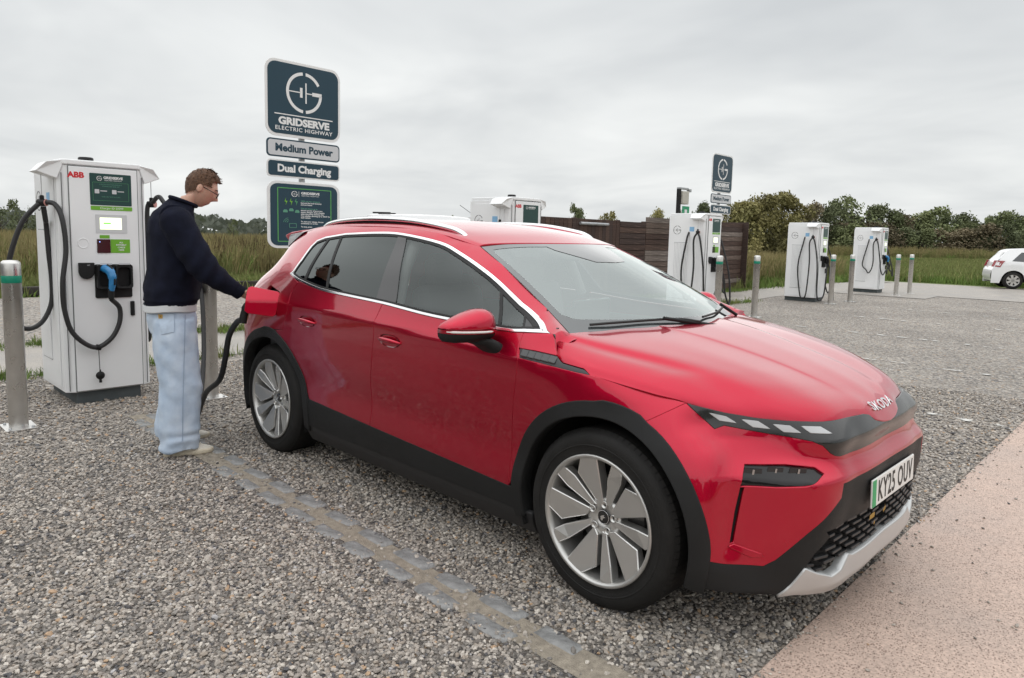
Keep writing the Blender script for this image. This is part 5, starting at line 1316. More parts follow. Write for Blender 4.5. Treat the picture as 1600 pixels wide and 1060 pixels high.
def charger(name, loc, rz, label, detail=True, screen_on=True):
    C = empty(name, loc, rz, label, 'charger', 'white charging cabinets along the bays')
    # local origin: ground under the middle of the front face; front at x = 0, back at x = -.82
    hw = .285
    mb = MB(); mb.box((-.43, 0, .06), (.79, .50, .13), .008); mb.build('plinth', M_PLINTH, C)
    body = [(-.045, -hw-.045), (-.012, -hw+.01), (0, -.262), (0, .262), (-.012, hw-.01), (-.045, hw+.045), (-.80, hw+.045), (-.82, hw+.02), (-.82, -hw-.02), (-.80, -hw-.045)]
    mb = MB(); mb.prism(body, .105, 1.985); mb.build('cabinet', M_CAB, C, bev=.006)
    mb = MB(); mb.prism([(-.03, -hw-.03), (.012, -.27), (.012, .27), (-.03, hw+.03), (-.80, hw+.03), (-.80, -hw-.03)], 1.986, 2.03); mb.build('roof_cap', M_CAB, C, bev=.01)
    # front door, a panel of its own, with its dark gap
    mb = MB(); mb.box((.004, 0, 1.045), (.012, .522, 1.87), .0); mb.build('door_gap', M_CABS, C)
    mb = MB(); mb.box((.009, 0, 1.045), (.016, .510, 1.858), .004); mb.build('front_door', M_CAB, C)
    # corner columns
    for s_ in (-1, 1):
        mb = MB(); mb.box((-.016, s_*.302, 1.02), (.006, .006, 1.80)); mb.build('corner_seam', M_CABS, C)
        # cable hoods that jut out at the top corners
        v = [(-.01, s_*.27, 2.028), (-.30, s_*.27, 2.028), (-.30, s_*.40, 2.000), (-.01, s_*.40, 2.000), (-.06, s_*.47, 1.925), (-.28, s_*.47, 1.925), (-.28, s_*.33, 1.885), (-.02, s_*.33, 1.870)]
        mb = MB(); mb.add(v, [(0, 1, 2, 3), (3, 2, 5, 4), (4, 5, 6, 7), (0, 3, 4, 7), (1, 6, 5, 2), (0, 7, 6, 1)]); mb.build('cable_hood', M_CAB, C, bev=.006)
    mb = MB(); mb.lathe([(.0, 2.075), (.05, 2.075), (.058, 2.068), (.058, 2.03)], c=(-.25, -.06, 0), n=20); mb.build('roof_vent', M_BLACKP, C)
    # side: recessed door with vent slats, ring emblem, blue sticker
    for s_ in (-1, 1):
        ys = s_*(hw+.046)
        def sf(x, z, lift=0.0):
            return T(x, ys+s_*lift, z) @ (frame_matrix((0, 0, 0), (1, 0, 0), (0, 0, 1)) if s_ < 0 else frame_matrix((0, 0, 0), (-1, 0, 0), (0, 0, 1)))
        plate('side_panel', .58, 1.80, .006, .004, sf(-.42, 1.04), M_CAB, C, bev=.002)
        plate('vent_panel', .30, 1.12, .004, .004, sf(-.53, .90, .006), mat('vent_shade', (.42, .43, .44), .6), C)
        for k in range(16 if detail else 10):
            plate('vent_slat', .30/ (18 if detail else 12), 1.10, .008, 0, sf(-.53-.142+.284*k/((16 if detail else 10)-1), .90, .008), M_CAB, C)
        ring_logo('ring_emblem', .085, sf(-.62, 1.70, .0065), M_CABS, C, .10)
        if s_ < 0 or detail: plate('blue_sticker', .10, .09, .002, .004, sf(-.30, 1.72, .006), mat('sticker_blue', (.25, .48, .72), .4), C)
    # dressing of the front
    F = lambda y, z, x=.0175: face(x, y, z)
    text('maker_lettering', 'ABB', F(-.205, 1.905), .062, M_REDT, C, extrude=.0006, bold=.003, sx=1.05)
    plate('info_sticker', .315, .262, .0015, .008, F(.050, 1.800), M_TEALG, C)
    ring_logo('sticker_emblem', .020, F(-.035, 1.890, .0195), M_SIGNW, C, .2)
    text('sticker_title', 'GRIDSERVE', F(.070, 1.897, .0192), .028, M_SIGNW, C, sx=1.05, bold=.0012)
    text('sticker_subtitle', 'ELECTRIC HIGHWAY', F(.070, 1.876, .0192), .014, M_SIGNW, C, sx=1.0)
    if detail:
        for (z, tx, y, sz) in ((1.842, 'CONTACTLESS MANAGEMENT', .05, .0125), (1.826, 'DOWNLOAD OUR APP', .05, .0125), (1.740, 'NEED HELP GIVE US A CALL', .05, .0115), (1.724, '0000 000 0000', .05, .0125)):
            if '0000' in tx: continue
            text('sticker_text', tx, F(y, z, .0192), sz, M_GTEXT, C)
        for (y0, z0, w_, h_) in ((.05, 1.858, .27, .002), (.05, 1.708, .27, .002), (-.085, 1.783, .002, .15), (.185, 1.783, .002, .15)):
            plate('sticker_border', w_, h_, .0006, 0, F(y0, z0, .019), M_MINT, C)
        for y_ in (-.055, .075): plate('app_badge', .034, .034, .0006, .004, F(y_, 1.783, .019), M_SIGNG, C); plate('app_badge_line', .05, .007, .0006, 0, F(y_+.05, 1.788, .019), M_SIGNG, C)
    plate('charger_number', .315, .034, .0015, .004, F(.052, 1.645), M_LIME, C)
    text('number_text', 'Charger ID 50099', F(.052, 1.645, .0192), .024, M_SIGNW, C)
    plate('screen_bezel', .24, .155, .002, .004, F(.045, 1.515), mat('bezel_pale', (.62, .63, .64), .5), C)
    scr = plate('screen', .165, .098, .0015, .002, F(.040, 1.518, .0195), mat('lit_screen', (.75, .80, .62), .3, emit=(.86, .95, .62), emit_s=.75), C)
    plate('screen_button', .055, .012, .0006, 0, F(.012, 1.520, .021), mat('screen_green', (.25, .75, .12), .4, emit=(.2, .8, .1), emit_s=.35), C)
    plate('payment_tag', .075, .028, .001, .002, F(-.010, 1.408), M_LIME, C)
    plate('payment_reader', .10, .115, .006, .004, F(-.020, 1.330), M_GLOSSB, C)
    plate('payment_sign', .15, .115, .002, .002, F(.108, 1.330), M_LIME, C)
    if detail:
        for k, tx in enumerate(('ALL', 'PAYMENT', 'CARDS', 'HERE')): text('payment_text', tx, F(.115, 1.360-k*.021, .0202), .018, M_SIGNW, C, bold=.0005)
        plate('reader_light', .008, .008, .001, .002, F(-.05, 1.365, .0238), mat('reader_blue', (.2, .3, .9), .3, emit=(.3, .4, 1), emit_s=1.0), C)
    mb = MB(); mb.lathe([(.034, 0), (.038, .003), (.041, .003), (.043, 0)], n=28); xform(mb, F(-.170, 1.352)); mb.build('stop_ring', M_CAB, C, fixn=False)
    # socket lid on the left
    mb = MB(); mb.prism([(-.058, .062), (.058, .062)]+[(.058*math.cos(R(a)), -.012+.062*math.sin(R(a))) for a in range(0, -181, -15)], 0, .03); xform(mb, F(-.158, 1.130)); mb.build('socket_lid', M_BLACKP, C, bev=.006)
    text('socket_text', 'AC', F(-.145, 1.172, .0482), .016, M_SIGNG, C)
    # two holsters
    mb = MB(); mb.prism(rrect(.285, .285, .015), 0, .012); xform(mb, F(.045, 1.035)); mb.build('holster_plate', M_BLACKP, C, bev=.003)
    for y_ in (-.025, .115):
        mb = MB()
        o_, i_ = rrect(.13, .20, .02), rrect(.10, .165, .03)
        n = len(o_); v = [(x, y, .0) for x, y in o_]+[(x, y, .058) for x, y in o_]+[(x, y-.004, .055) for x, y in i_]+[(x, y-.004, .005) for x, y in i_]
        f = []
        for a in range(3):
            for k in range(n): f.append((a*n+k, a*n+(k+1) % n, (a+1)*n+(k+1) % n, (a+1)*n+k))
        f.append(tuple(3*n+k for k in range(n)))
        mb.add(v, f); xform(mb, F(y_, 1.075, .024)); mb.build('holster', M_BLACKP, C, fixn=False)
        plate('holster_label', .09, .013, .001, .002, F(y_, 1.182, .085), M_SIGNG, C)
    mb = MB(); mb.box((.026, .185, .795), (.018, .034, .125), .006); mb.build('door_handle', M_BLACKP, C)
    return C
ROWX = lambda y: -3.60-.033*(y+1.28)
RZ = R(1.9)
CH = []
names = ['white twin cable charging cabinet beside the man, blue connector in its holster',
         'white charging cabinet rising behind the roof of the red car',
         'white charging cabinet standing before the brown timber enclosure',
         'white charging cabinet on the gravel with long looped cables between two bollards',
         'white charging cabinet at the edge of the concrete lane, last of the row']
cys = [-1.28, 4.05, 9.55, 15.55, 20.85]
for i, (cy, nm) in enumerate(zip(cys, names)):
    CH.append(charger('charging_cabinet', (ROWX(cy), cy, .002 if i < 4 else .014), RZ if i else 0, nm, detail=(i == 0)))
def cable(C, pts, r=.019, n=10, sub=8, name='charging_cable'):
    mb = MB(); mb.tube(crv(pts, sub), r, n); return mb.build(name, M_CABLE, C)
def wl(C, P):   # world point -> charger's local
    M = Matrix.Translation(C.location) @ Euler(C.rotation_euler).to_matrix().to_4x4(); return tuple(M.inverted() @ Vector(tuple(P)))
def connector(C, tip, dir_, name='connector', col=None):
    """gun shaped plug: round nose along dir_, handle curving down"""
    d = Vector(dir_).normalized(); H = empty(name, (0, 0, 0)); H.parent = C
    tip = Vector(tip)
    side = d.cross(Vector((0, 0, 1))).normalized(); up = side.cross(d)
    mb = MB(); pts = [tip, tip-d*.03, tip-d*.07, tip-d*.10-up*.012, tip-d*.13-up*.05, tip-d*.145-up*.11, tip-d*.145-up*.16]
    mb.tube(crv(pts, 4), [.034]*5+[.036]*5+[.036]*3+[.033]*4+[.027]*4+[.024]*4, 14); mb.build('connector_body', col or M_BLUEP, H)
    mb = MB(); mb.tube([pts[-1]+Vector((0, 0, .02)), pts[-1]-Vector((0, 0, .07))], [.026, .022], 12); mb.build('strain_relief', M_BLACKP, H)
    mb = MB(); mb.tube(crv([tip-d*.05+up*.034, tip-d*.10+up*.02, tip-d*.15-up*.05, tip-d*.165-up*.10], 4), .012, 8); mb.build('grip', M_BLACKP, H)
    return pts[-1]-Vector((0, 0, .07))
# --- near cabinet: left loop, right loop to its holster
C0 = CH[0]
def hook(C, p, s_):
    mb = MB(); mb.tube([(p[0], p[1], 1.90), (p[0], p[1], p[2]+.04)], .003, 6); mb.build('hanger_wire', M_GALV, C)
    mb = MB(); mb.box((p[0], p[1], p[2]+.035), (.03, .03, .05), .008); mb.tube([(p[0]-.024, p[1]-.02, p[2]), (p[0]+.024, p[1]+.02, p[2])], .028, 12); mb.build('cable_clip', M_BLACKP, C)
    mb = MB(); mb.tube([(p[0]+.024, p[1]+.022, p[2]), (p[0]+.028, p[1]+.026, p[2])], .0285, 12); mb.build('clip_ring', mat('clip_pink', (.62, .30, .27), .5), C)
hp = (-.14, -.415, 1.675); hook(C0, hp, -1)
def ppx(x, lst): return [wl(C0, on_x(a, b, x)) for a, b in lst]
hw_ = (C0.location.x+hp[0], C0.location.y+hp[1], hp[2])
lp = [wl(C0, q) for q in [on_x(58, 321, -3.75), on_x(36, 345, -3.78), on_x(20, 385, -3.80), on_x(12, 425, -3.82), on_x(12, 470, -3.84), on_x(24, 505, -3.86), on_x(45, 514, -3.88), on_x(66, 503, -3.89), on_x(80, 475, -3.89), on_x(81, 440, -3.89), on_x(76, 395, -3.89), on_x(72, 350, -3.88)]]
cable(C0, [hp]+lp+[(hp[0]-.05, hp[1]+.03, hp[2]-.14), (hp[0]-.02, hp[1]+.012, hp[2]-.03)], .0195)
rp_ = [wl(C0, q) for q in [on_x(85, 319, -3.66), on_x(97, 342, -3.58), on_x(103, 390, -3.55), on_x(98, 441, -3.53), on_x(101, 485, -3.53), on_x(115, 522, -3.53), on_x(147, 543, -3.53), on_x(172, 531, -3.53), on_x(186, 507, -3.53), on_x(187, 482, -3.53)]]
end = connector(C0, (.045, -.045, 1.155), (-.80, -.38, .28))
cable(C0, [hp]+rp_+[tuple(end)], .0195)
mb = MB(); q0 = Vector(wl(C0, on_x(154, 543, -3.53))); mb.tube([q0+Vector((0, -.018, .004)), q0+Vector((0, .018, -.004))], .024, 10); mb.tube([q0, q0+Vector((0, .004, -.20))], .003, 6); mb.build('cap_tether', M_BLACKP, C0)
mb = MB(); cpt = q0+Vector((0, .006, -.24)); mb.lathe([(.0, .014), (.022, .012), (.034, .004), (.034, -.004), (.022, -.012), (.0, -.014)], axis='x', n=18, c=tuple(cpt)); mb.tube([cpt+Vector((0, 0, .05)), cpt-Vector((0, 0, .06))], [.006, .012][::1], 8); mb.build('dust_cap', M_BLACKP, C0)
# right side cable: up over its clip, down behind the man, along the ground and up to the car
hp2 = (-.13, .415, 1.70); hook(C0, hp2, 1)
PLUG = Vector((-1.400, -1.075, 1.005))
q_ = [(-.14, .40, 1.60), (-.13, .375, 1.30), (-.10, .36, .8), (-.10, .35, .5), (-.16, .34, .55), (-.2, .335, .75)]
cable(C0, [hp2]+[(-.145, .385, 1.66)]+q_[1:], .0195)
run = [hp2, wl(C0, on_x(247, 308, -3.60)), wl(C0, on_x(257, 318, -3.50)), wl(C0, (-3.35, -.72, 1.45)), wl(C0, (-3.20, -.66, 1.0)), wl(C0, (-3.0, -.72, .5)), wl(C0, (-2.75, -.85, .14)), wl(C0, (-2.45, -1.0, .05)), wl(C0, on_y(322, 614, -1.05)), wl(C0, on_y(343, 594, -1.06)), wl(C0, on_y(352, 560, -1.07)), wl(C0, on_y(358, 525, -1.08)), wl(C0, on_y(371, 503, -1.09)), wl(C0, (PLUG.x-.01, PLUG.y-.015, PLUG.z-.10))]
cable(C0, run, .0195)
PC = empty('plugged_connector', (0, 0, 0)); PC.parent = C0
mb = MB(); P_ = [Vector((-1.375, -.92, 1.03)), Vector((-1.38, -.97, 1.03)), Vector((-1.39, -1.02, 1.028)), Vector((-1.398, -1.06, 1.00)), Vector((-1.404, -1.085, .95)), Vector((-1.41, -1.095, .89))]
mb.tube([wl(C0, q) for q in crv(P_, 4)], [.036]*9+[.032]*6+[.025]*6, 14); mb.build('connector_body', M_BLACKP, PC)
# far cabinets: hanging loops on the visible side and front
def loops(C, sets):
    for pts in sets: cable(C, pts, .018, 8, 6)
for i in (1, 2, 3, 4):
    C = CH[i]
    # a plug parked in its holster and the cable up to the clip at the corner
    hk = (-.13, -.415, 1.66); hook(C, hk, -1)
    hk2 = (-.13, .415, 1.66); hook(C, hk2, 1)
    e_ = connector(C, (.045, -.045, 1.155), (-.80, -.38, .28), col=M_BLACKP if i != 4 else M_BLUEP)
    lo = {1: .5, 2: .35, 3: .10, 4: .62}[i]
    loops(C, [
        [(-.36, -.336, 1.66), (-.37, -.40, 1.50), (-.40-.02*i, -.43, .9), (-.36, -.45, lo+.1), (-.28, -.46, lo), (-.20, -.46, lo+.12), (-.17, -.44, 1.0), (-.20, -.43, 1.5), hk],
        [hk, (-.06, -.43, 1.5), (.02, -.42, 1.0), (.05, -.38, lo+.1), (.10, -.30, max(.04, lo-.05)), (.14, -.15, lo+.1), (.15, -.09, .6), tuple(e_)],
        [hk2, (-.05, .46, 1.45), (.10, .50, .9), (.16, .50, lo+.05), (.18, .42, max(.03, lo-.1)), (.16, .30, lo+.08), (.15, .20, .7), (.10, .12, 1.02)],
        [hk2, (-.20, .44, 1.3), (-.14, .47, .8), (-.02, .48, lo+.2), (.06, .44, lo+.12), (.10, .36, lo+.3), (.09, .25, .9), (.05, .14, 1.06)]])
    mb = MB(); 
# --- bollards
def bollard(loc, label, tilt=0, h=1.235):
    B = empty('steel_bollard', loc, 0, label, 'bollard', 'stainless bollards in front of the cabinets'); B.rotation_euler = (tilt, 0, 0)
    mb = MB(); mb.lathe([(.062, .012), (.062, h-.16), (.0622, h-.16)], n=28); mb.lathe([(.062, h-.11), (.062, h-.025), (.057, h-.010), (.045, h), (0, h+.003)], n=28); mb.build('post', M_STEEL, B, fixn=False)
    mb = MB(); mb.lathe([(.0620, h-.162), (.0632, h-.160), (.0632, h-.110), (.0620, h-.108)], n=28); mb.build('green_band', M_BGREEN, B, fixn=False)
    mb = MB(); mb.prism(rrect(.26, .20, .01), .002, .014); mb.build('base_plate', M_STEEL, B, bev=.002)
    for a, b in ((.10, .07), (-.10, .07), (.10, -.07), (-.10, -.07)):
        mb = MB(); mb.lathe([(.010, .012), (.010, .024), (0, .025)], c=(a, b, 0), n=6); mb.build('base_bolt', M_GALV, B, fixn=False)
    return B
for (x, y, l) in ((-3.12, -2.035, 'brushed steel bollard with green band, outer side of the cabinet beside the man'),
                  (-3.20, -.585, 'brushed steel bollard standing behind the man and his cable'),
                  (-3.47, 8.93, 'brushed steel bollard overlapping the cabinet that stands before the timber enclosure'),
                  (-3.40, 10.30, 'lone looking steel bollard to the right of the cabinet before the timber enclosure'),
                  (-3.70, 15.06, 'steel bollard overlapping the cabinet with long looped cables'),
                  (-3.66, 16.27, 'steel bollard beside the hanging cables of the looped cable cabinet'),
                  (-3.70, 20.17, 'steel bollard overlapping the last cabinet by the concrete lane'),
                  (-3.72, 21.57, 'steel bollard beyond the last cabinet by the concrete lane')):
    bollard((x, y, 0), l)
# --- sign posts
def sign_post(loc, rz, label, info=True):
    S = empty('sign_post', loc, rz, label, 'sign')
    mb = MB(); mb.tube([(-.06, 0, 0), (-.06, 0, 3.50)], .038, 16); mb.build('post', M_GALV, S)
    def board(name, w_, h_, z, m_face, m_edge, m_in=None, r=.10, b=.03):
        B = plate(name, w_, h_, .012, r, face(0, 0, z), m_edge, S, bev=.002)
        plate('face', w_-2*b, h_-2*b, .002, max(.02, r-b*.8), face(.0125, 0, z), m_face, B)
        plate('back_rail', w_*.8, .05, .02, 0, face(-.022, 0, z+h_*.25), M_GALV, B); plate('back_rail', w_*.8, .05, .02, 0, face(-.022, 0, z-h_*.25), M_GALV, B)
        return B
    B = board('logo_board', 1.03, .905, 3.090, M_TEAL, M_SIGNW, r=.13, b=.032)
    ring_logo('emblem', .245, face(.0155, 0, 3.190), M_SIGNW, B, .15)
    plate('rule', .80, .012, .0012, 0, face(.0150, 0, 2.902), M_SIGNW, B)
    text('title', 'GRIDSERVE', face(.0152, 0, 2.822), .118, M_SIGNW, B, sx=1.18, bold=.006, extrude=.0004)
    text('subtitle', 'ELECTRIC HIGHWAY', face(.0152, 0, 2.735), .066, M_SIGNW, B, sx=1.16, bold=.001, extrude=.0004, spacing=1.12)
    B = board('power_strip', 1.01, .218, 2.499, M_SIGNG, M_TEAL, r=.05, b=.018); text('strip_text', 'Medium Power', face(.0152, 0, 2.499), .122, M_TEAL, B, sx=1.05, bold=.005, extrude=.0004)
    B = board('charging_strip', 1.01, .212, 2.254, M_TEAL, M_SIGNW, r=.05, b=.018); text('strip_text', 'Dual Charging', face(.0152, 0, 2.254), .122, M_SIGNW, B, sx=1.05, bold=.005, extrude=.0004)
    if not info: return S
    info0 = set(bpy.data.objects)
    B = board('information_board', 1.01, .98, 1.355, M_TEAL, M_SIGNW, r=.13, b=.038)
    for (y, z, w_, h_) in ((0, 1.745, .74, .012), (0, .965, .74, .012), (-.37, 1.355, .012, .78), (.37, 1.355, .012, .78)): plate('green_border', w_, h_, .0012, 0, face(.0150, y, z), mat('border_green', (.10, .36, .10), .5), B)
    ring_logo('small_emblem', .042, face(.0155, -.145, 1.665), M_SIGNW, B, .2); plate('small_rule', .004, .08, .001, 0, face(.0152, -.085, 1.665), M_SIGNW, B)
    text('small_title', 'GRIDSERVE', face(.0152, .075, 1.682), .047, M_SIGNW, B, sx=1.1, bold=.002); text('small_subtitle', 'ELECTRIC HIGHWAY', face(.0152, .075, 1.645), .024, M_SIGNW, B, sx=1.1)
    for k in range(3):
        mb = MB(); mb.prism([(-.012, 0), (.010, .055), (.004, .008), (.030, .010), (.004, -.055), (.010, -.008)], 0, .0012); xform(mb, face(.0152, -.27+k*.07, 1.55)); mb.build('bolt_symbol', M_LIME if k < 2 else M_MINT, B)
    for k in range(3):
        mb = MB(); mb.prism([(-.03, -.02), (.03, -.02), (.03, .005), (.015, .022), (-.015, .022), (-.03, .005)], 0, .0012); xform(mb, face(.0152, -.27+k*.08, 1.41+(.02 if k == 1 else 0))); mb.build('car_symbol', M_GTEXT, B)
    plate('card_symbol', .10, .065, .0012, .01, face(.0152, -.17, 1.20), M_GTEXT, B); plate('card_symbol_inner', .088, .053, .0014, .008, face(.0154, -.17, 1.20), M_TEAL, B)
    for k in range(3):
        mb = MB()
        for a in range(100, 170, 10):
            r_ = .03+k*.022; mb.prism([(r_*math.cos(R(a)), r_*math.sin(R(a))), ((r_+.006)*math.cos(R(a)), (r_+.006)*math.sin(R(a))), ((r_+.006)*math.cos(R(a+10)), (r_+.006)*math.sin(R(a+10))), (r_*math.cos(R(a+10)), r_*math.sin(R(a+10)))], 0, .0012)
        xform(mb, face(.0152, -.22, 1.235)); mb.build('signal_symbol', M_GTEXT, B)
    for (z, tx, m_) in ((1.565, '100% net zero energy to', M_GTEXT), (1.538, 'fuel and the local economy', M_SIGNW), (1.511, 'and our future', M_SIGNW), (1.455, 'This site shares up to', M_GTEXT), (1.428, 'electric power of up to two', M_SIGNW), (1.401, 'power chargers. Dual charging', M_SIGNW), (1.374, 'splits the power between the', M_SIGNW), (1.347, 'two vehicles, allowing up to 30kW for', M_SIGNW), (1.320, 'each vehicle.', M_SIGNW), (1.262, 'To start your charge, choose', M_SIGNW), (1.235, 'contactless on screen.', M_SIGNW), (1.185, 'To stop, press', M_SIGNW)):
        text('board_text', tx, face(.0152, -.06, z), .027, m_, B, align='LEFT', bold=.0008)
    for o_ in set(bpy.data.objects)-info0: o_.data.transform(Matrix.Translation((0, 0, 1.695)) @ Matrix.Diagonal((1, 1, .835, 1)) @ Matrix.Translation((0, 0, -1.355)))
    return S
sign_post((-5.12, 1.40, 0), R(1.5), 'tall dark teal sign stack with large ring emblem beside the man')
sign_post((-5.42, 12.42, 0), R(1.5), 'distant dark teal sign stack with ring emblem above the cabinet by the timber enclosure', info=False)
# --- black post with flood light and green notice
LP = empty('lamp_post', (-7.05, 13.2, 0), 0, 'thin black post with a small floodlight and green notice', 'post')
mb = MB(); mb.box((0, 0, 1.42), (.09, .09, 2.84), .006); mb.build('post', M_BLACKP, LP)
mb = MB(); mb.box((.02, .20, 2.62), (.16, .30, .34), .02); mb.build('light_box', mat('beige_box', (.50, .48, .42), .5), LP)
mb = MB(); mb.box((.0, .18, 2.86), (.10, .44, .05), .01); mb.box((.02, .46, 2.82), (.10, .10, .08), .01); mb.build('bracket', M_GALV, LP)
plate('green_notice', .34, .46, .01, .01, face(.06, .26, 2.17), mat('notice_green', (.02, .30, .14), .5), LP)
plate('notice_symbol', .12, .25, .002, 0, face(.071, .26, 2.19), M_SIGNW, LP)
# --- timber enclosure: posts, horizontal boards one by one, a gate of upright boards
M_BOARD = []
for k, c in enumerate(((.062, .034, .025), (.085, .050, .037), (.052, .031, .025), (.13, .092, .074), (.19, .155, .135))):
    m, t, b, N = nodes_mat('weathered_board_%d' % k)
    tc = N('ShaderNodeTexCoord'); mp = N('ShaderNodeMapping'); mp.inputs['Scale'].default_value = (2, 1.2, 14); t.links.new(tc.outputs['Object'], mp.inputs[0])
    n = N('ShaderNodeTexNoise', i_Scale=2.2, i_Detail=7.0, i_Roughness=.7); t.links.new(mp.outputs[0], n.inputs['Vector'])
    cc = ramp(N, t, n.outputs['Fac'], [(.3, tuple(q*.6 for q in c)), (.55, c), (.8, tuple(min(1, q*2.2+.02) for q in c))]); t.links.new(cc, b.inputs['Base Color']); b.inputs['Roughness'].default_value = .82
    M_BOARD.append(m)
EN = empty('timber_enclosure', (-7.55, 0, 0), 0, 'dark brown timber enclosure of weathered horizontal boards with a gate', 'fence')
def en_x(y): return -.033*(y-12)
rs = random.Random(9)
bays = [(8.3, 9.55, 'v'), (9.55, 11.3, 'v'), (11.3, 12.5, 'h'), (12.5, 13.95, 'w'), (13.95, 15.5, 'w'), (15.5, 18.35, 'w')]
for (y0, y1, k) in bays:
    if k == 'v':
        n = int((y1-y0)/.145)
        for i in range(n):
            mb = MB(); mb.box((0, 0, 0), (.025, .135, 1.92), .003); o = mb.build('board', M_BOARD[rs.choice((0, 1, 1, 2))], EN); y = y0+(i+.5)*(y1-y0)/n; o.location = (en_x(y)+rs.uniform(-.004, .004), y, .99)
    else:
        z = .06
        while z < (1.90 if k == 'h' else 2.0):
            h = .145; mb = MB(); mb.box((0, 0, 0), (.03, y1-y0-.02, h-.012), .004)
            o = mb.build('board', M_BOARD[rs.choice((0, 1, 2, 0, 2, 3) if k == 'h' else (0, 1, 3, 3, 4, 2, 0))], EN); o.location = (en_x((y0+y1)/2)+rs.uniform(-.005, .005), (y0+y1)/2, z+h/2); o.rotation_euler = (rs.uniform(-.002, .002), 0, R(1.9)); z += h
    mb = MB(); mb.box((-.06, y1, .99), (.10, .10, 1.96), .008); o = mb.build('fence_post', M_BOARD[0], EN); o.location = (en_x(y1), 0, 0)
mb = MB(); mb.tube([(en_x(9.2)+.06, 9.62, 1.84), (en_x(11)+.06, 10.75, 1.84)], .035, 10); mb.build('gate_rail', M_GALV, EN)
mb = MB()
for k in range(24):
    y_ = 8.4+k*.41; mb.box((en_x(y_)-.035, y_, .95), (.02, .43, 1.86))
mb.build('backing_boards', M_BOARD[2], EN)
mb = MB(); mb.box((-2.2, 18.2, 1.07), (4.4, .03, 2.1), .004); mb.build('end_boards', M_BOARD[2], EN)
mb = MB(); mb.box((-2.2, 8.25, .97), (4.4, .03, 1.9), .004); mb.build('end_boards', M_BOARD[2], EN)
# ================================================================== trees, grass, distant things
def leaf_material(name, c0, c1, c2):
    m, t, b, N = nodes_mat(name)
    oi = N('ShaderNodeObjectInfo'); tc = N('ShaderNodeTexCoord')
    n = N('ShaderNodeTexNoise', i_Scale=.9, i_Detail=5.0, i_Roughness=.7); t.links.new(tc.outputs['Object'], n.inputs['Vector'])
    c = ramp(N, t, n.outputs['Fac'], [(.32, c0), (.5, c1), (.72, c2)])
    hs = N('ShaderNodeHueSaturation'); t.links.new(c, hs.inputs['Color'])
    mr = N('ShaderNodeMapRange'); mr.inputs[3].default_value = .75; mr.inputs[4].default_value = 1.25; t.links.new(oi.outputs['Random'], mr.inputs[0]); t.links.new(mr.outputs[0], hs.inputs['Value'])
    t.links.new(hs.outputs[0], b.inputs['Base Color']); b.inputs['Roughness'].default_value = .75; b.inputs['Specular IOR Level'].default_value = .2
    return m
LEAF = [leaf_material('leaf_dark', (.085, .105, .058), (.135, .155, .08), (.19, .20, .11)),
        leaf_material('leaf_olive', (.15, .145, .065), (.25, .225, .095), (.34, .29, .13)),
        leaf_material('leaf_mid', (.11, .135, .066), (.175, .20, .095), (.25, .255, .13)),
        leaf_material('leaf_brown', (.13, .115, .07), (.20, .165, .105), (.27, .22, .145))]
M_BARK = mat('bark', (.055, .045, .036), .9, var=.3, vscale=6)
def crown_mesh(seed, n=1500, spread=1.0, lobes=13, gap=.0, wind=0.0):
    """leaf clumps in uneven lobes: unit crown, about 1 wide and 1 tall, base at z = .12"""
    r = random.Random(seed); L_ = []
    for i in range(lobes):
        a = r.uniform(0, 6.283); h = r.uniform(.08, .92); rad = (.36 if h < .6 else .36*(1.15-h)/.55)*r.uniform(.35, 1.0)*spread
        L_.append((rad*math.cos(a)+wind*h*.12, rad*math.sin(a), h, r.uniform(.11, .20)*(1.15 if h < .7 else .8)))
    v = []; f = []
    for k in range(n):
        lx, ly, lz, lr = r.choice(L_)
        d = Vector((r.gauss(0, 1), r.gauss(0, 1), r.gauss(0, 1))).normalized()*lr*(r.random()**.33)*r.choice((1, 1, 1, 1.25))
        p = Vector((lx+d.x, ly+d.y, lz+d.z*.85))
        if p.z < .0: continue
        s_ = r.uniform(.014, .034); nrm = Vector((r.gauss(0, 1), r.gauss(0, 1), r.gauss(.5, 1))).normalized()
        a = nrm.orthogonal().normalized()*s_; b = nrm.cross(a)*r.uniform(.5, 1.0)
        i = len(v); v += [p-a-b*.3, p+b*.8, p+a-b*.2, p-b*.9]; f.append((i, i+1, i+2, i+3))
    me = bpy.data.meshes.new('crown'); me.from_pydata([tuple(q) for q in v], [], f); me.update(); return me
def trunk_mesh(seed):
    r = random.Random(seed); mb = MB()
    mb.tube([(0, 0, -.02), (.01, 0, .15), (.0, .015, .35), (.02, 0, .62)], [.032, .024, .017, .008], 7)
    for k in range(7):
        a = r.uniform(0, 6.28); z0 = r.uniform(.15, .45); L1 = r.uniform(.16, .30)
        p0 = Vector((0, 0, z0)); p1 = p0+Vector((math.cos(a)*L1*.6, math.sin(a)*L1*.6, L1*.7)); p2 = p1+Vector((math.cos(a)*L1*.4, math.sin(a)*L1*.4, L1*.5))
        mb.tube([p0, p1, p2], [.012, .008, .003], 5)
    o = mb.build('tmp_trunk', M_BARK); me = o.data; bpy.data.objects.remove(o); return me
CROWNS = [crown_mesh(1, 3600, 1.1, 24), crown_mesh(2, 3300, 1.2, 20), crown_mesh(3, 3600, 1.0, 26), crown_mesh(4, 2000, 1.2, 15), crown_mesh(5, 3600, 1.1, 24, wind=1.0), crown_mesh(6, 4000, 1.3, 30)]
TRUNKS = [trunk_mesh(i) for i in range(3)]
CR_M = {}
def crown_with(i, m):
    if (i, m.name) not in CR_M:
        me = CROWNS[i].copy(); me.materials.clear(); me.materials.append(m); CR_M[(i, m.name)] = me
    return CR_M[(i, m.name)]
rt = random.Random(21)
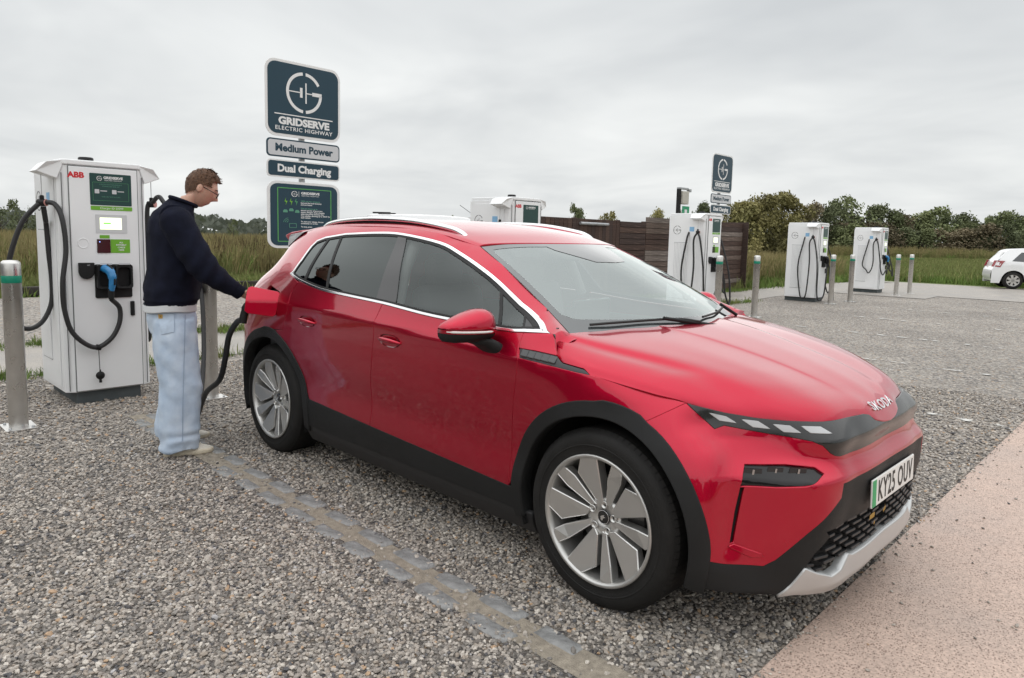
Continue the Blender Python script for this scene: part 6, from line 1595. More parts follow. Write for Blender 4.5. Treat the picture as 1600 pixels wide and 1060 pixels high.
def tree(px, top, D, wpx, leaf, ci, label, group, base_z=-.03, name='tree'):
    """px column, crown top row, distance along the view axis, width in pixels"""
    d = CF+CR*(px-800)/CAM_F; p = CAM_C+d*D; hz = CAM_CY+CAM_F*(CF[2]+CR[2]*(px-800)/CAM_F)/CU[2]
    h = CAM_C[2]+(hz-top)/CAM_F*D-base_z; w_ = wpx/CAM_F*D
    T_ = empty(name, (p[0], p[1], base_z), rt.uniform(0, 6.28), label, 'tree', group)
    o = bpy.data.objects.new('crown', crown_with(ci, LEAF[leaf])); COL.objects.link(o); o.parent = T_; o.scale = (w_, w_, h*1.02)
    o = bpy.data.objects.new('trunk', TRUNKS[ci % 3]); COL.objects.link(o); o.parent = T_; o.scale = (h*.9, h*.9, h*.95)
    return T_
G = 'trees of the hedgerow beyond the meadow'
KIND = ['dense dark green tree in the hedgerow beyond the meadow', 'yellowing olive tree in the hedgerow beyond the meadow', 'mid green bushy tree in the hedgerow beyond the meadow', 'browning sparse tree in the hedgerow beyond the meadow']
row_ = [(1150, 318, 70, 60, 1, 4), (1175, 304, 72, 60, 1, 5), (1205, 302, 74, 62, 1, 0), (1232, 308, 76, 60, 1, 4), (1255, 322, 84, 46, 3, 2), (1275, 322, 86, 46, 0, 5), (1300, 318, 88, 44, 0, 2), (1325, 299, 88, 62, 2, 3), (1348, 322, 90, 52, 0, 5),
        (1372, 322, 90, 44, 2, 0), (1398, 336, 90, 40, 3, 1), (1420, 338, 92, 44, 0, 5), (1449, 325, 90, 58, 2, 0), (1475, 334, 92, 44, 0, 5), (1500, 338, 92, 48, 0, 2), (1524, 336, 94, 44, 2, 3), (1548, 338, 94, 50, 0, 0), (1573, 331, 92, 56, 2, 5), (1600, 338, 94, 50, 0, 2), (1630, 332, 92, 60, 0, 0), (1665, 336, 92, 60, 2, 5), (1705, 334, 92, 60, 0, 1)]
def where(px):
    for a, b, w_ in ((1100, 1190, 'behind the timber enclosure end'), (1190, 1240, 'between the timber enclosure and the looped cable cabinet'), (1240, 1312, 'behind the cabinet with looped cables'), (1312, 1345, 'in the gap between the last two cabinets'), (1345, 1412, 'behind the last cabinet'), (1412, 1470, 'above the open meadow, next to the last cabinet'), (1470, 1535, 'above the open meadow, next to the white hatchback'), (1535, 1605, 'above the white hatchback'), (1605, 9999, 'beyond the nose of the white hatchback')):
        if a <= px < b: return w_
KINDS = [['dense dark green tree', 'yellowing olive tree', 'mid green bushy tree', 'browning sparse tree'], ['low dark green shrub', 'low olive shrub', 'low mid green shrub', 'low browning shrub']]
for (px, top, D, w_, lf, ci) in row_: tree(px, top-2, D, w_*1.5, lf, ci, KINDS[0][lf]+' of the hedgerow '+where(px), G)
for k in range(26):   # lower shrubs that close the hedge
    px = 1140+k*23+rt.uniform(-6, 6); lf = rt.choice((0, 0, 2, 0, 3)); tree(px, rt.uniform(346, 362), rt.uniform(83, 87), rt.uniform(56, 80), lf, rt.choice((1, 2, 5)), KINDS[1][lf]+' of the hedgerow '+where(px), 'shrubs at the foot of the hedgerow', name='shrub')
for (px, top, D, w_, lf, ci, lb) in ((894, 319, 70, 40, 2, 0, 'round green tree rising behind the timber enclosure next to the cabinet'), (945, 332, 90, 42, 1, 1, 'low olive tree top showing over the timber enclosure gate'), (1018, 329, 80, 42, 1, 2, 'olive tree top over the timber enclosure, left of the lamp post'), (1052, 322, 74, 36, 2, 3, 'thin green tree behind the lamp post'), (1085, 318, 72, 46, 0, 4, 'dark leaning tree right behind the lamp post'), (1112, 324, 72, 48, 2, 4, 'leaning green tree behind the distant sign stack'), (1132, 318, 70, 48, 1, 5, 'olive tree behind the right edge of the distant sign stack'),
    (705, 338, 110, 16, 2, 1, 'tiny round tree far off above the roof of the red car'), (738, 339, 110, 20, 2, 0, 'small round tree far off above the roof of the red car, close to the cabinet'),
    (8, 318, 52, 60, 0, 3, 'bare dark tree behind the white cabinet at the field edge'), (42, 306, 55, 56, 0, 3, 'tall ragged dark tree close behind the white cabinet'), (-30, 326, 50, 70, 3, 2, 'browning hedge tree beside the ragged dark trees'), (368, 338, 60, 22, 2, 3, 'lone spindly sapling rising from the tall grass')): tree(px, top, D, w_, lf, ci, lb, None)
# far wood on the left horizon
v = []; f = []; rw = random.Random(4)
for k in range(5200):
    px = rw.uniform(-150, 760); D = rw.uniform(150, 210); hz = 352+px*.0234
    d = CF+CR*(px-800)/CAM_F; p = CAM_C+d*D
    top = 3.6+.7*math.sin(px*.021+1)+.5*math.sin(px*.063)+.4*math.sin(px*.19)
    z = rw.random()**.8*top; s_ = rw.uniform(.5, 1.1); a = rw.uniform(0, 6.28)
    q = Vector((p[0], p[1], z)); e1 = Vector((math.cos(a), math.sin(a), rw.uniform(-.4, .4)))*s_; e2 = Vector((rw.uniform(-.4, .4), rw.uniform(-.4, .4), 1))*s_*.7
    i = len(v); v += [q-e1-e2*.4, q+e2, q+e1, q-e2]; f.append((i, i+1, i+2, i+3))
me = bpy.data.meshes.new('far_wood'); me.from_pydata([tuple(q) for q in v], [], f); me.update()
tag(link_mesh('far_wood', me, leaf_material('leaf_far', (.12, .135, .115), (.16, .175, .145), (.20, .21, .175))), 'far grey green wood along the horizon behind the tall grass', 'wood', kind='stuff')
# unseen belt of trees behind the camera, added to darken the flank's reflection
v = []; f = []; rw = random.Random(14)
for k in range(30000):
    a = R(rw.uniform(192, 352)); rad = rw.uniform(30, 40); x, y = rad*math.cos(a)*1.25, rad*math.sin(a)
    top = 6.2+1.6*math.sin(a*9)+1.1*math.sin(a*23+1)+.7*math.sin(a*51)
    z = rw.random()**.9*top; s_ = rw.uniform(.16, .42); b = rw.uniform(0, 6.28)
    q = Vector((x, y, z)); e1 = Vector((math.cos(b), math.sin(b), rw.uniform(-.4, .4)))*s_; e2 = Vector((rw.uniform(-.4, .4), rw.uniform(-.4, .4), 1))*s_*.8
    i = len(v); v += [q-e1-e2*.4, q+e2, q+e1, q-e2]; f.append((i, i+1, i+2, i+3))
me = bpy.data.meshes.new('added_tree_belt'); me.from_pydata([tuple(q) for q in v], [], f); me.update()
tag(link_mesh('added_tree_belt', me, LEAF[0]), 'unseen belt of trees added to darken the reflection in the flank of the red car', 'trees', kind='stuff')
# ---- grass clumps
def grass_clump(seed, nb, h0, h1, spread, lean, width=.006, seed_heads=False):
    r = random.Random(seed); v = []; f = []
    for k in range(nb):
        x, y = r.gauss(0, spread), r.gauss(0, spread); h = r.uniform(h0, h1); a = r.uniform(0, 6.28); ln = r.uniform(.2, 1)*lean*h; wd = width*r.uniform(.7, 1.5); b = r.uniform(0, 6.28)
        wx, wy = math.cos(b)*wd, math.sin(b)*wd; dx, dy = math.cos(a)*ln, math.sin(a)*ln; i = len(v)
        v += [(x-wx, y-wy, 0), (x+wx, y+wy, 0), (x+dx*.35-wx*.8, y+dy*.35-wy*.8, h*.6), (x+dx*.35+wx*.8, y+dy*.35+wy*.8, h*.6), (x+dx, y+dy, h)]
        f += [(i, i+1, i+3, i+2), (i+2, i+3, i+4)]
        if seed_heads and r.random() < .5:
            i = len(v); sw = .012; v += [(x+dx*.8-sw, y+dy*.8, h*.86), (x+dx*.8+sw, y+dy*.8, h*.86), (x+dx, y+dy, h*1.06)]; f.append((i, i+1, i+2))
    me = bpy.data.meshes.new('grass_clump'); me.from_pydata(v, [], f); me.update(); return me
GM = [leaf_material('straw_grass', (.19, .165, .07), (.28, .235, .11), (.38, .31, .17)), leaf_material('green_grass', (.095, .16, .035), (.15, .225, .055), (.21, .275, .085)), leaf_material('weed_brown', (.05, .032, .018), (.075, .048, .026), (.10, .07, .04)), leaf_material('meadow_grass', (.13, .165, .05), (.20, .21, .075), (.27, .245, .115))]
def gcoll(name, specs):
    c = bpy.data.collections.new(name)
    for i, (nb, h0, h1, sp_, ln, wd, sh, mi) in enumerate(specs):
        me = grass_clump(i*7+len(name), nb, h0, h1, sp_, ln, wd, sh); me.materials.append(GM[mi]); c.objects.link(bpy.data.objects.new('grass_tuft', me))
    return c
TALL = gcoll('tall_grass', [(46, .5, 1.05, .16, .35, .007, True, 0), (46, .45, .95, .17, .4, .007, True, 3), (50, .4, .8, .18, .5, .008, False, 3), (40, .55, 1.15, .15, .3, .007, True, 0), (34, .4, .8, .16, .5, .009, False, 1)])
SHORT = gcoll('short_grass', [(40, .05, .14, .11, .6, .006, False, 1), (40, .06, .18, .12, .6, .006, False, 1), (34, .08, .25, .12, .6, .006, False, 3)])
MID = gcoll('meadow', [(50, .10, .24, .20, .5, .010, False, 1), (50, .10, .28, .20, .5, .010, False, 1), (44, .14, .36, .2, .45, .010, False, 3)])
WEED = gcoll('weeds', [(26, .7, 1.5, .14, .25, .012, True, 2), (30, .4, 1.0, .2, .6, .012, False, 1)])
def wedge(n, px0, px1, D0, D1, pw=1.0):
    px = rng.uniform(px0, px1, n); D = D0+(D1-D0)*rng.random(n)**pw
    d = CF[None, :2]+CR[None, :2]*((px-800)/CAM_F)[:, None]; return CAM_C[None, :2]+d*D[:, None]
kerb_x = lambda y: -14.9+math.tan(R(1.8))*y
def keep_left(P, a, b): x = kerb_x(P[:, 1]); return P[(P[:, 0] < x-a) & (P[:, 0] > x-b)]
P = keep_left(wedge(26000, -350, 900, 12, 75, .8), 3.2, 70); scatter('tall_grass', np.column_stack([P, np.full(len(P), -.03)]), rng.uniform(.8, 1.25, len(P)), TALL, label='tall straw coloured wild grass beyond the timber kerb', cat='grass', seed=2, tilt=.12)
P = keep_left(wedge(30000, -350, 900, 12, 32), .1, 3.6); scatter('mown_grass', np.column_stack([P, np.full(len(P), -.03)]), rng.uniform(.9, 1.6, len(P)), SHORT, label='short green grass verge along the timber kerb', cat='grass', seed=3, tilt=.12)
def keep_right(P): return P[(P[:, 1] > 29.2+(P[:, 0] < -5)*0) | ((P[:, 0] < -7.6) & (P[:, 1] > 17.5) & (P[:, 1] < 27.5))]
P = keep_right(wedge(42000, 1080, 1800, 22, 88, .75)); P = P[(P[:, 0] < 60) & ((P[:, 1] > 30.5) | (P[:, 0] < -7.6))]; scatter('meadow_grass', np.column_stack([P, np.full(len(P), -.03)]), rng.uniform(.8, 1.5, len(P)), MID, label='green meadow grass between the concrete lane and the hedgerow', cat='grass', seed=5, tilt=.12)
P = wedge(5000, 1120, 1300, 19, 34); P = P[(P[:, 0] < -8.4) & (P[:, 1] > 18.6)]; scatter('rough_grass', np.column_stack([P, np.full(len(P), -.03)]), rng.uniform(.7, 1.1, len(P)), TALL, label='rough tall grass behind the cabinets next to the timber enclosure', cat='grass', seed=6, tilt=.12)
P = wedge(3600, 1180, 1800, 76, 84); scatter('dry_grass', np.column_stack([P, np.full(len(P), -.03)]), rng.uniform(.8, 1.5, len(P)), TALL, label='dry tall grass in front of the hedgerow', cat='grass', seed=8, tilt=.12)
P = keep_left(wedge(260, 330, 560, 20, 34), 3.5, 14); scatter('dock_weeds', np.column_stack([P, np.full(len(P), -.03)]), rng.uniform(.7, 1.1, len(P)), WEED, label='rusty brown dock weeds standing in the tall grass behind the sign', cat='weeds', seed=9, tilt=.1)
# weeds and grass along the edge of the footpath
P = np.column_stack([-7.25+rng.normal(0, .08, 900), rng.uniform(-8, 18, 900)]); P2 = np.column_stack([-5.15+rng.normal(0, .05, 160), rng.uniform(-2, 14, 160)]); P = np.concatenate([P, P2])
scatter('path_edge_grass', np.column_stack([P, np.full(len(P), .0)]), rng.uniform(.3, .8, len(P)), SHORT, label='sparse short grass along the footpath edges', cat='grass', seed=10, tilt=.2)

# ================================================================== other vehicles
M_WPAINT = mat('white_paint', (.80, .81, .82), .25, coat=.8, coat_rough=.05)
M_WGLASS = mat('dark_window', (.02, .024, .028), .05, coat=1.0)
def hatch(name, loc, rz, label, cat, Lc, prof, belt, win, wheels, hw, m=M_WPAINT, wr=.315, lampm=M_TAIL, tint=M_WGLASS):
    """prof: closed side outline list (x, z) of the body top from rear bottom over the roof to front bottom"""
    C = empty(name, loc, rz, label, cat)
    top = crv(prof, 5); n = len(top)
    def halfw(x, z): 
        e = 1-.10*max(0, (abs(x-Lc/2)/(Lc/2))-.72)/.28
        return hw*e*(1-.30*max(0, z-belt)/.55 if z > belt else 1-.05*max(0, .45-z)/.3)
    cols = 5; v = []; f = []
    for i, (x, z) in enumerate(top):
        for k in range(cols):
            t_ = k/(cols-1); y = halfw(x, z)*(1-t_)**.5 if k else halfw(x, z)
            v.append((x, -y, z+(.035*(1-(y/max(halfw(x, z), .01))**2) if z > .9 else 0)))
    # side wall: from outline down to the sill as a fan of quads per column in x
    mb = MB()
    nv = len(v)
    V = v+[(x, -y, z) for x, y, z in v]
    F = []
    for i in range(n-1):
        for k in range(cols-1):
            F.append((i*cols+k, i*cols+k+1, (i+1)*cols+k+1, (i+1)*cols+k)); F.append((nv+i*cols+k, nv+(i+1)*cols+k, nv+(i+1)*cols+k+1, nv+i*cols+k+1))
    mb.add(V, F, True)
    xs = np.linspace(.03, Lc-.03, 60)
    tz = np.interp(xs, *zip(*sorted((x, z) for x, z in top))) if False else None
    tx = [p[0] for p in top]; 
    def zt(x): return max(z for (a, z), (b, z2) in zip(top[:-1], top[1:]) if min(a, b)-.02 <= x <= max(a, b)+.02)
    g = []; rows_ = 9
    for x in xs:
        t_ = zt(x); lo = .2
        for wx in wheels:
            dd = abs(x-wx)
            if dd < wr+.05: lo = max(lo, wr+math.sqrt((wr+.05)**2-dd**2))
        for k in range(rows_): z = lo+(t_-lo)*k/(rows_-1); g.append((x, halfw(x, z), z))
    GF = [(i*rows_+k, (i+1)*rows_+k, (i+1)*rows_+k+1, i*rows_+k+1) for i in range(59) for k in range(rows_-1)]
    mb.add([(x, -y, z) for x, y, z in g], GF, True); mb.add([(x, y, z) for x, y, z in g], [q[::-1] for q in GF], True)
    mb.build('body', m, C, fixn=False)
    for poly in win:
        for s_ in (-1, 1):
            mb = MB(); mb.add([(x, s_*(halfw(x, z)+.006), z) for x, z in poly], [tuple(range(len(poly)))]); mb.build('side_window', tint, C, fixn=False)
    for wx in wheels:
        for s_ in (-1, 1):
            W_ = empty('wheel', (wx, s_*(hw-.10), wr)); W_.parent = C; oo = s_
            mb = MB(); mb.lathe([(wr*.66, oo*.095), (wr*.72, oo*.10), (wr*.9, oo*.098), (wr, oo*.06), (wr, -oo*.08), (wr*.7, -oo*.09)], axis='y', n=32); mb.build('tyre', M_TYRE, W_, fixn=False)
            mb = MB(); mb.lathe([(wr*.68, oo*.094), (wr*.62, oo*.09), (wr*.60, oo*.03)], axis='y', n=32)
            for k in range(7):
                a = 2*math.pi*k/7; c, s2 = math.cos(a), math.sin(a)
                q = [(r_*c-w2*s2, oo*.092, r_*s2+w2*c) for r_, w2 in ((.0, .03), (wr*.64, .045), (wr*.64, -.045), (.0, -.03))]
                mb.add(q+[(x, y-oo*.02, z) for x, y, z in q], [(0, 1, 2, 3), (0, 4, 5, 1), (2, 6, 7, 3)])
            mb.build('rim', M_ALLOY, W_, fixn=False)
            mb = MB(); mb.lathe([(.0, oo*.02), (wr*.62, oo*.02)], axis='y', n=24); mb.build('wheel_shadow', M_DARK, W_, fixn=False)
    mb = MB(); mb.box((Lc/2, 0, .42), (Lc-.5, hw*1.5, .35), .02); mb.build('underbody', M_DARK, C)
    return C, halfw
hx, hy = on_z(1580, 452, .012)[:2]; hd = R(21)
wc, hwf = hatch('hatchback', (hx-math.cos(hd)*.68-.84*math.sin(hd)*0-.80*math.sin(hd), hy-math.sin(hd)*.68+.80*math.cos(hd), .014), hd, 'white three door hatchback parked on the concrete lane before the meadow', 'car', 3.95,
  [(.06, .28), (.0, .45), (.03, .66), (.10, .80), (.16, .98), (.40, 1.28), (.50, 1.40), (.75, 1.44), (1.5, 1.47), (2.2, 1.42), (2.95, 1.02), (3.7, .86), (3.93, .62), (3.95, .35), (3.88, .24)], .95, [[(.62, 1.02), (.92, 1.34), (1.55, 1.37), (1.9, 1.36), (1.9, .99), (1.2, .99)], [(1.97, .98), (1.97, 1.355), (2.2, 1.33), (2.75, 1.0)]], (.70, 3.17), .84)
for s_ in (-1, 1):
    mb = MB(); q = [(.12, .80), (.28, .78), (.36, .95), (.42, 1.02), (.20, 1.03)]
    mb.add([(x, s_*(hwf(x, z)+.008), z) for x, z in q]+[(x-.10, s_*(hwf(x, z)-.10), z) for x, z in q], [(0, 1, 2, 3, 4), (0, 5, 6, 1), (4, 9, 5, 0), (3, 8, 9, 4), (5, 9, 8, 7, 6)]); mb.build('tail_lamp', M_TAIL, wc, fixn=False)
mb = MB(); mb.add([(.20, -.55, 1.02), (.20, .55, 1.02), (.44, .48, 1.33), (.44, -.48, 1.33)], [(0, 1, 2, 3)]); o = mb.build('rear_screen', M_WGLASS, wc, fixn=False); o.location = (-.02, 0, .01)
# white van behind the red car: only its roof shows over the red roof
vx, vy = (CAM_C+(CF+CR*(565-800)/CAM_F)*17.2)[:2]
van, vw = hatch('white_van', (vx, vy, 0), R(43), 'white van with yellow and pink livery behind the red car, only its roof in view', 'van', 4.4,
  [(.06, .30), (.0, .6), (.04, 1.0), (.10, 1.75), (.22, 1.90), (.7, 1.93), (1.8, 1.93), (2.7, 1.86), (3.15, 1.70), (3.6, 1.15), (4.2, 1.0), (4.38, .7), (4.4, .4), (4.3, .25)], 1.0, [[(2.55, 1.1), (2.55, 1.62), (2.95, 1.6), (3.4, 1.12)]], (.85, 3.6), .92)
for (x0, x1, c, nm) in ((.06, .55, (.85, .48, .04), 'yellow_patch'), (.56, 1.1, (.80, .45, .55), 'pink_patch')):
    for s_ in (-1, 1):
        q = [(x0, 1.30), (x1, 1.30), (x1, 1.84), (max(x0, .13), 1.84)]; mb = MB(); mb.add([(x, s_*(vw(x, z)+.012), z) for x, z in q], [(0, 1, 2, 3)]); mb.build(nm, mat('livery_'+nm, c, .35), van, fixn=False)
mb = MB(); mb.box((.55, -.30, 1.985), (.42, .10, .035), .012); mb.box((.55, .30, 1.985), (.42, .10, .035), .012); mb.build('roof_bar', M_BLACKP, van)
mb = MB(); mb.tube([(2.9, .1, 1.84), (2.35, .1, 2.22)], .006, 6); mb.build('aerial', M_BLACKP, van)
# dark clad building behind the photographer's left shoulder; the car windows mirror it
BD = empty('clad_building', (-9.5, -13.5, 0), R(4), 'dark clad low gabled building mirrored in the side windows of the red car', 'building')
bw, bl = 4.0, 7.5
mb = MB(); mb.prism([(-bw, 0), (bw, 0), (bw, 3.1), (0, 4.7), (-bw, 3.1)], -bl, bl, M=Matrix(((0, 0, 1, 0), (1, 0, 0, 0), (0, 1, 0, 0), (0, 0, 0, 1)))); mb.build('wall', mat('charcoal_cladding', (.035, .036, .038), .7, var=.2, vscale=2), BD)
for s_ in (-1, 1):
    mb = MB(); mb.add([(-bl-.4, 0, 4.82), (bl+.4, 0, 4.82), (bl+.4, s_*(bw+.5), 2.98), (-bl-.4, s_*(bw+.5), 2.98)], [(0, 1, 2, 3)]); mb.build('roof', mat('slate_roof', (.05, .052, .056), .6), BD, fixn=False)
for k in range(5):
    Wd = plate('window', 1.3, 1.3, .04, .01, T(-6+k*3, bw+.01, 1.6) @ frame_matrix((0, 0, 0), (-1, 0, 0), (0, 0, 1)), mat('window_frame_dark', (.03, .03, .03), .5), BD)
    plate('pane', 1.15, 1.15, .01, .005, T(-6+k*3, bw+.052, 1.6) @ frame_matrix((0, 0, 0), (-1, 0, 0), (0, 0, 1)), M_WGLASS, Wd)
# ================================================================== the man at the charger
from mathutils.bvhtree import BVHTree
PB = Vector((-1.816, -1.368, 0)); PH = R(73)
PM = Matrix.Translation(PB) @ Matrix.Rotation(PH, 4, 'Z'); PMI = PM.inverted()
def loft(secs, n=24):
    """secs: (centre, ax vector, ay vector) closed tube with caps"""
    mb = MB(); v = []; f = []
    for c, a, b in secs:
        c, a, b = Vector(c), Vector(a), Vector(b)
        for k in range(n):
            t_ = 2*math.pi*k/n; v.append(c+a*math.cos(t_)+b*math.sin(t_))
    for i in range(len(secs)-1):
        for k in range(n): f.append((i*n+k, i*n+(k+1) % n, (i+1)*n+(k+1) % n, (i+1)*n+k))
    f += [tuple(range(n))[::-1], tuple((len(secs)-1)*n+k for k in range(n))]
    return v, f
def zsec(x, y, z, sx_, sy_, tx=0): return ((x, y, z), (sx_, 0, tx), (0, sy_, 0))
def limb(pts, rads, n=18, flat=1.0):
    pts = [Vector(p) for p in crv(pts, 5)]; N_ = len(pts); rr = np.interp(np.linspace(0, len(rads)-1, N_), range(len(rads)), rads); S = []
    up = Vector((0, 1, 0))
    for i, p in enumerate(pts):
        t_ = (pts[min(i+1, N_-1)]-pts[max(i-1, 0)]).normalized(); a = (up-t_*up.dot(t_)).normalized(); b = t_.cross(a); S.append((p, a*rr[i]*flat, b*rr[i]))
    return loft(S, n)
def fuse(parts, voxel, smooth=4, name='tmp'):
    mb = MB()
    for v, f in parts: mb.add(v, f)
    o = mb.build(name, None)
    md = o.modifiers.new('r', 'REMESH'); md.mode = 'VOXEL'; md.voxel_size = voxel
    if smooth: ms = o.modifiers.new('s', 'SMOOTH'); ms.factor = .5; ms.iterations = smooth
    dg = bpy.context.evaluated_depsgraph_get(); dg.update(); me = bpy.data.meshes.new_from_object(o.evaluated_get(dg)); bpy.data.objects.remove(o)
    me.shade_smooth(); return me
def displace(me, fn):
    me.update(); n = len(me.vertices); co = np.zeros(n*3); no = np.zeros(n*3); me.vertices.foreach_get('co', co); me.vertices.foreach_get('normal', no)
    co = co.reshape(-1, 3); no = no.reshape(-1, 3)
    d = np.array([fn(Vector(c), Vector(q)) for c, q in zip(co, no)]); co = co+no*d[:, None]
    me.vertices.foreach_set('co', co.ravel()); me.update()
M_SKIN = mat('skin', (.60, .36, .27), .5, var=.08, vscale=30); M_SKIN.node_tree.nodes['Principled BSDF'].inputs['Subsurface Weight'].default_value = .08
M_NAVY = mat('navy_knit', (.0075, .0095, .022), .9, spec=.2, var=.35, vscale=14, bump=.7, bscale=380)
def denim_material():
    m, t, b, N = nodes_mat('pale_denim')
    tc = N('ShaderNodeTexCoord'); n = N('ShaderNodeTexNoise', i_Scale=7.0, i_Detail=6.0, i_Roughness=.6); t.links.new(tc.outputs['Object'], n.inputs['Vector'])
    c = ramp(N, t, n.outputs['Fac'], [(.3, (.40, .51, .66)), (.55, (.54, .64, .77)), (.75, (.66, .74, .83))]); t.links.new(c, b.inputs['Base Color']); b.inputs['Roughness'].default_value = .85
    w_ = N('ShaderNodeTexNoise', i_Scale=500.0, i_Detail=2.0); t.links.new(tc.outputs['Object'], w_.inputs['Vector']); bp = N('ShaderNodeBump', i_Strength=.35, i_Distance=.002); t.links.new(w_.outputs['Fac'], bp.inputs['Height']); t.links.new(bp.outputs[0], b.inputs['Normal'])
    return m
M_DENIM = denim_material()
# ---- body: head, neck, trunk, arms and legs fused into one surface
HC = Vector((.172, 0, 1.757)); tilt = R(28)
HM = Matrix.Translation(HC) @ Matrix.Rotation(tilt, 4, 'Y')
def head_part():
    v = []; f = []; nu, nv_ = 48, 36
    def g(x, s): return math.exp(-(x/s)**2)
    for j in range(nv_+1):
        th = math.pi*j/nv_
        for i in range(nu):
            ph = 2*math.pi*i/nu; d = Vector((math.sin(th)*math.cos(ph), math.sin(th)*math.sin(ph), math.cos(th)))
            x, y, z = d.x*.099, d.y*.078, d.z*.124
            fr = max(0, d.x); 
            if z < 0:
                k = min(1, -z/.12); y *= 1-.22*k; x = x*(1-.06*k) if x > 0 else x*(1-.38*k)
            x += fr*(.030*g(y, .012)*g(z+.022, .016)+.016*g(y, .010)*g(z-.002, .022))           # nose
            x += fr*.008*g(z-.034, .014)*g(y, .05)                                               # brow
            x -= fr*.010*(g(y-.031, .014)+g(y+.031, .014))*g(z-.012, .012)                       # eye sockets
            x += fr*.010*g(y, .022)*g(z+.062, .007)+fr*.009*g(y, .02)*g(z+.075, .007)            # lips
            x += fr*.014*g(y, .025)*g(z+.105, .016)                                              # chin
            v.append(HM @ Vector((x, y, z)))
    for j in range(nv_):
        for i in range(nu): f.append((j*nu+i, (j+1)*nu+i, (j+1)*nu+(i+1) % nu, j*nu+(i+1) % nu))
    return v, f
def ear_part(s_):
    S = []
    for k, (r_, h) in enumerate(((.010, 0), (.026, .006), (.030, .013), (.026, .018), (.010, .020))):
        c = HM @ Vector((-.012, s_*(.070+h), -.004)); a = HM.to_3x3() @ Vector((.62*r_, 0, -.15*r_)); b = HM.to_3x3() @ Vector((0.1*r_, 0, r_*1.05)); S.append((c, a, b))
    return loft(S, 14)
WR_R = PMI @ Vector((-1.468, -1.080, 1.080)); SH_R = Vector((.01, -.205, 1.535)); EL_R = Vector((.150, -.290, 1.262))
SH_L = Vector((.01, .205, 1.535)); EL_L = Vector((-.02, .275, 1.25)); WR_L = Vector((-.02, .275, .99))
def hand_parts(wr, fdir, pdir, thumb_s):
    """palm, four curled fingers of unequal length and a thumb leaving the side of the palm"""
    fd = Vector(fdir).normalized(); pd = Vector(pdir); pd = (pd-fd*pd.dot(fd)).normalized(); sd_ = fd.cross(pd)*thumb_s; out = []
    S = []
    for (t_, w_, h_) in ((-.01, .026, .022), (.02, .034, .018), (.055, .042, .015), (.085, .043, .013), (.098, .036, .010)): S.append((wr+fd*t_, sd_*w_, pd*h_))
    out.append(loft(S, 16))
    for k, (o_, L_) in enumerate(((.032, .072), (.011, .082), (-.011, .076), (-.031, .060))):
        b0 = wr+fd*.088+sd_*o_; p1 = b0+fd*L_*.42+pd*L_*.10; p2 = p1+fd*L_*.20+pd*L_*.32; p3 = p2-fd*L_*.02+pd*L_*.28
        out.append(limb([b0-fd*.02, b0, p1, p2, p3], [.009, .0095, .0088, .0082, .0068], 8))
    b0 = wr+fd*.028+sd_*.034; out.append(limb([b0-sd_*.012, b0+sd_*.018+fd*.018+pd*.010, b0+sd_*.026+fd*.044+pd*.022, b0+sd_*.016+fd*.066+pd*.036], [.012, .0115, .0095, .0075], 8))
    return out
hr = hand_parts(WR_R, PMI.to_3x3() @ Vector((.45, .75, -.30)), PMI.to_3x3() @ Vector((.5, -.2, -.6)), -1)
hl = hand_parts(WR_L, Vector((.1, -.02, -.98)), Vector((.3, -.9, 0)), 1)
trunk = [zsec(-.02, 0, .88, .115, .165), zsec(-.02, 0, 1.0, .11, .155), zsec(0, 0, 1.15, .11, .15), zsec(.0, 0, 1.35, .125, .175), zsec(.0, 0, 1.5, .11, .185), zsec(.02, 0, 1.57, .075, .12), zsec(.055, 0, 1.62, .066, .064, .01), zsec(.085, 0, 1.67, .064, .061, .015), zsec(.12, 0, 1.72, .066, .060, .015)]
parts = [loft(trunk), head_part(), ear_part(1), ear_part(-1), limb([SH_R, EL_R, WR_R], [.055, .046, .045, .030]), limb([SH_L, EL_L, WR_L], [.055, .046, .045, .030])]+hr+hl
LEG = {-1: [(-.02, -.10, .92), (.03, -.125, .50), (.01, -.125, .10)], 1: [(-.02, .10, .92), (.05, .17, .50), (.02, .22, .10)]}
for s_ in (-1, 1): parts.append(limb(LEG[s_], [.085, .075, .055, .055, .038]))
body = fuse(parts, .0055, 2)
person = link_mesh('person', body, M_SKIN); person.matrix_basis = PM
tag(person, 'man in navy jumper and pale baggy jeans plugging a cable into the red car', 'person')
# ---- jumper
def sleeve(sh, el, wr, r):
    return limb([sh+Vector((0, -.06*math.copysign(1, sh.y), .0)), sh, (sh+el)/2+Vector((0, 0, -.01)), el, (el+wr)/2+Vector((0, 0, -.012)), wr+(el-wr).normalized()*.02], r)
tor = [zsec(-.02, 0, .962, .158, .208), zsec(-.02, 0, 1.01, .168, .218), zsec(-.01, 0, 1.10, .170, .222), zsec(.005, 0, 1.22, .166, .225), zsec(.005, 0, 1.36, .163, .228), zsec(-.005, 0, 1.46, .155, .230), zsec(-.005, 0, 1.54, .142, .215), zsec(.005, 0, 1.60, .125, .160), zsec(.030, 0, 1.638, .103, .112), zsec(.058, 0, 1.658, .082, .086, -.022), zsec(.066, 0, 1.668, .076, .080, -.028)]
jm = fuse([loft(tor, 36), sleeve(SH_R, EL_R, WR_R, [.10, .105, .092, .083, .066, .048]), sleeve(SH_L, EL_L, WR_L, [.10, .105, .092, .083, .066, .048])], .0105, 6)
axR = (EL_R-SH_R).normalized(); axF = (WR_R-EL_R).normalized()
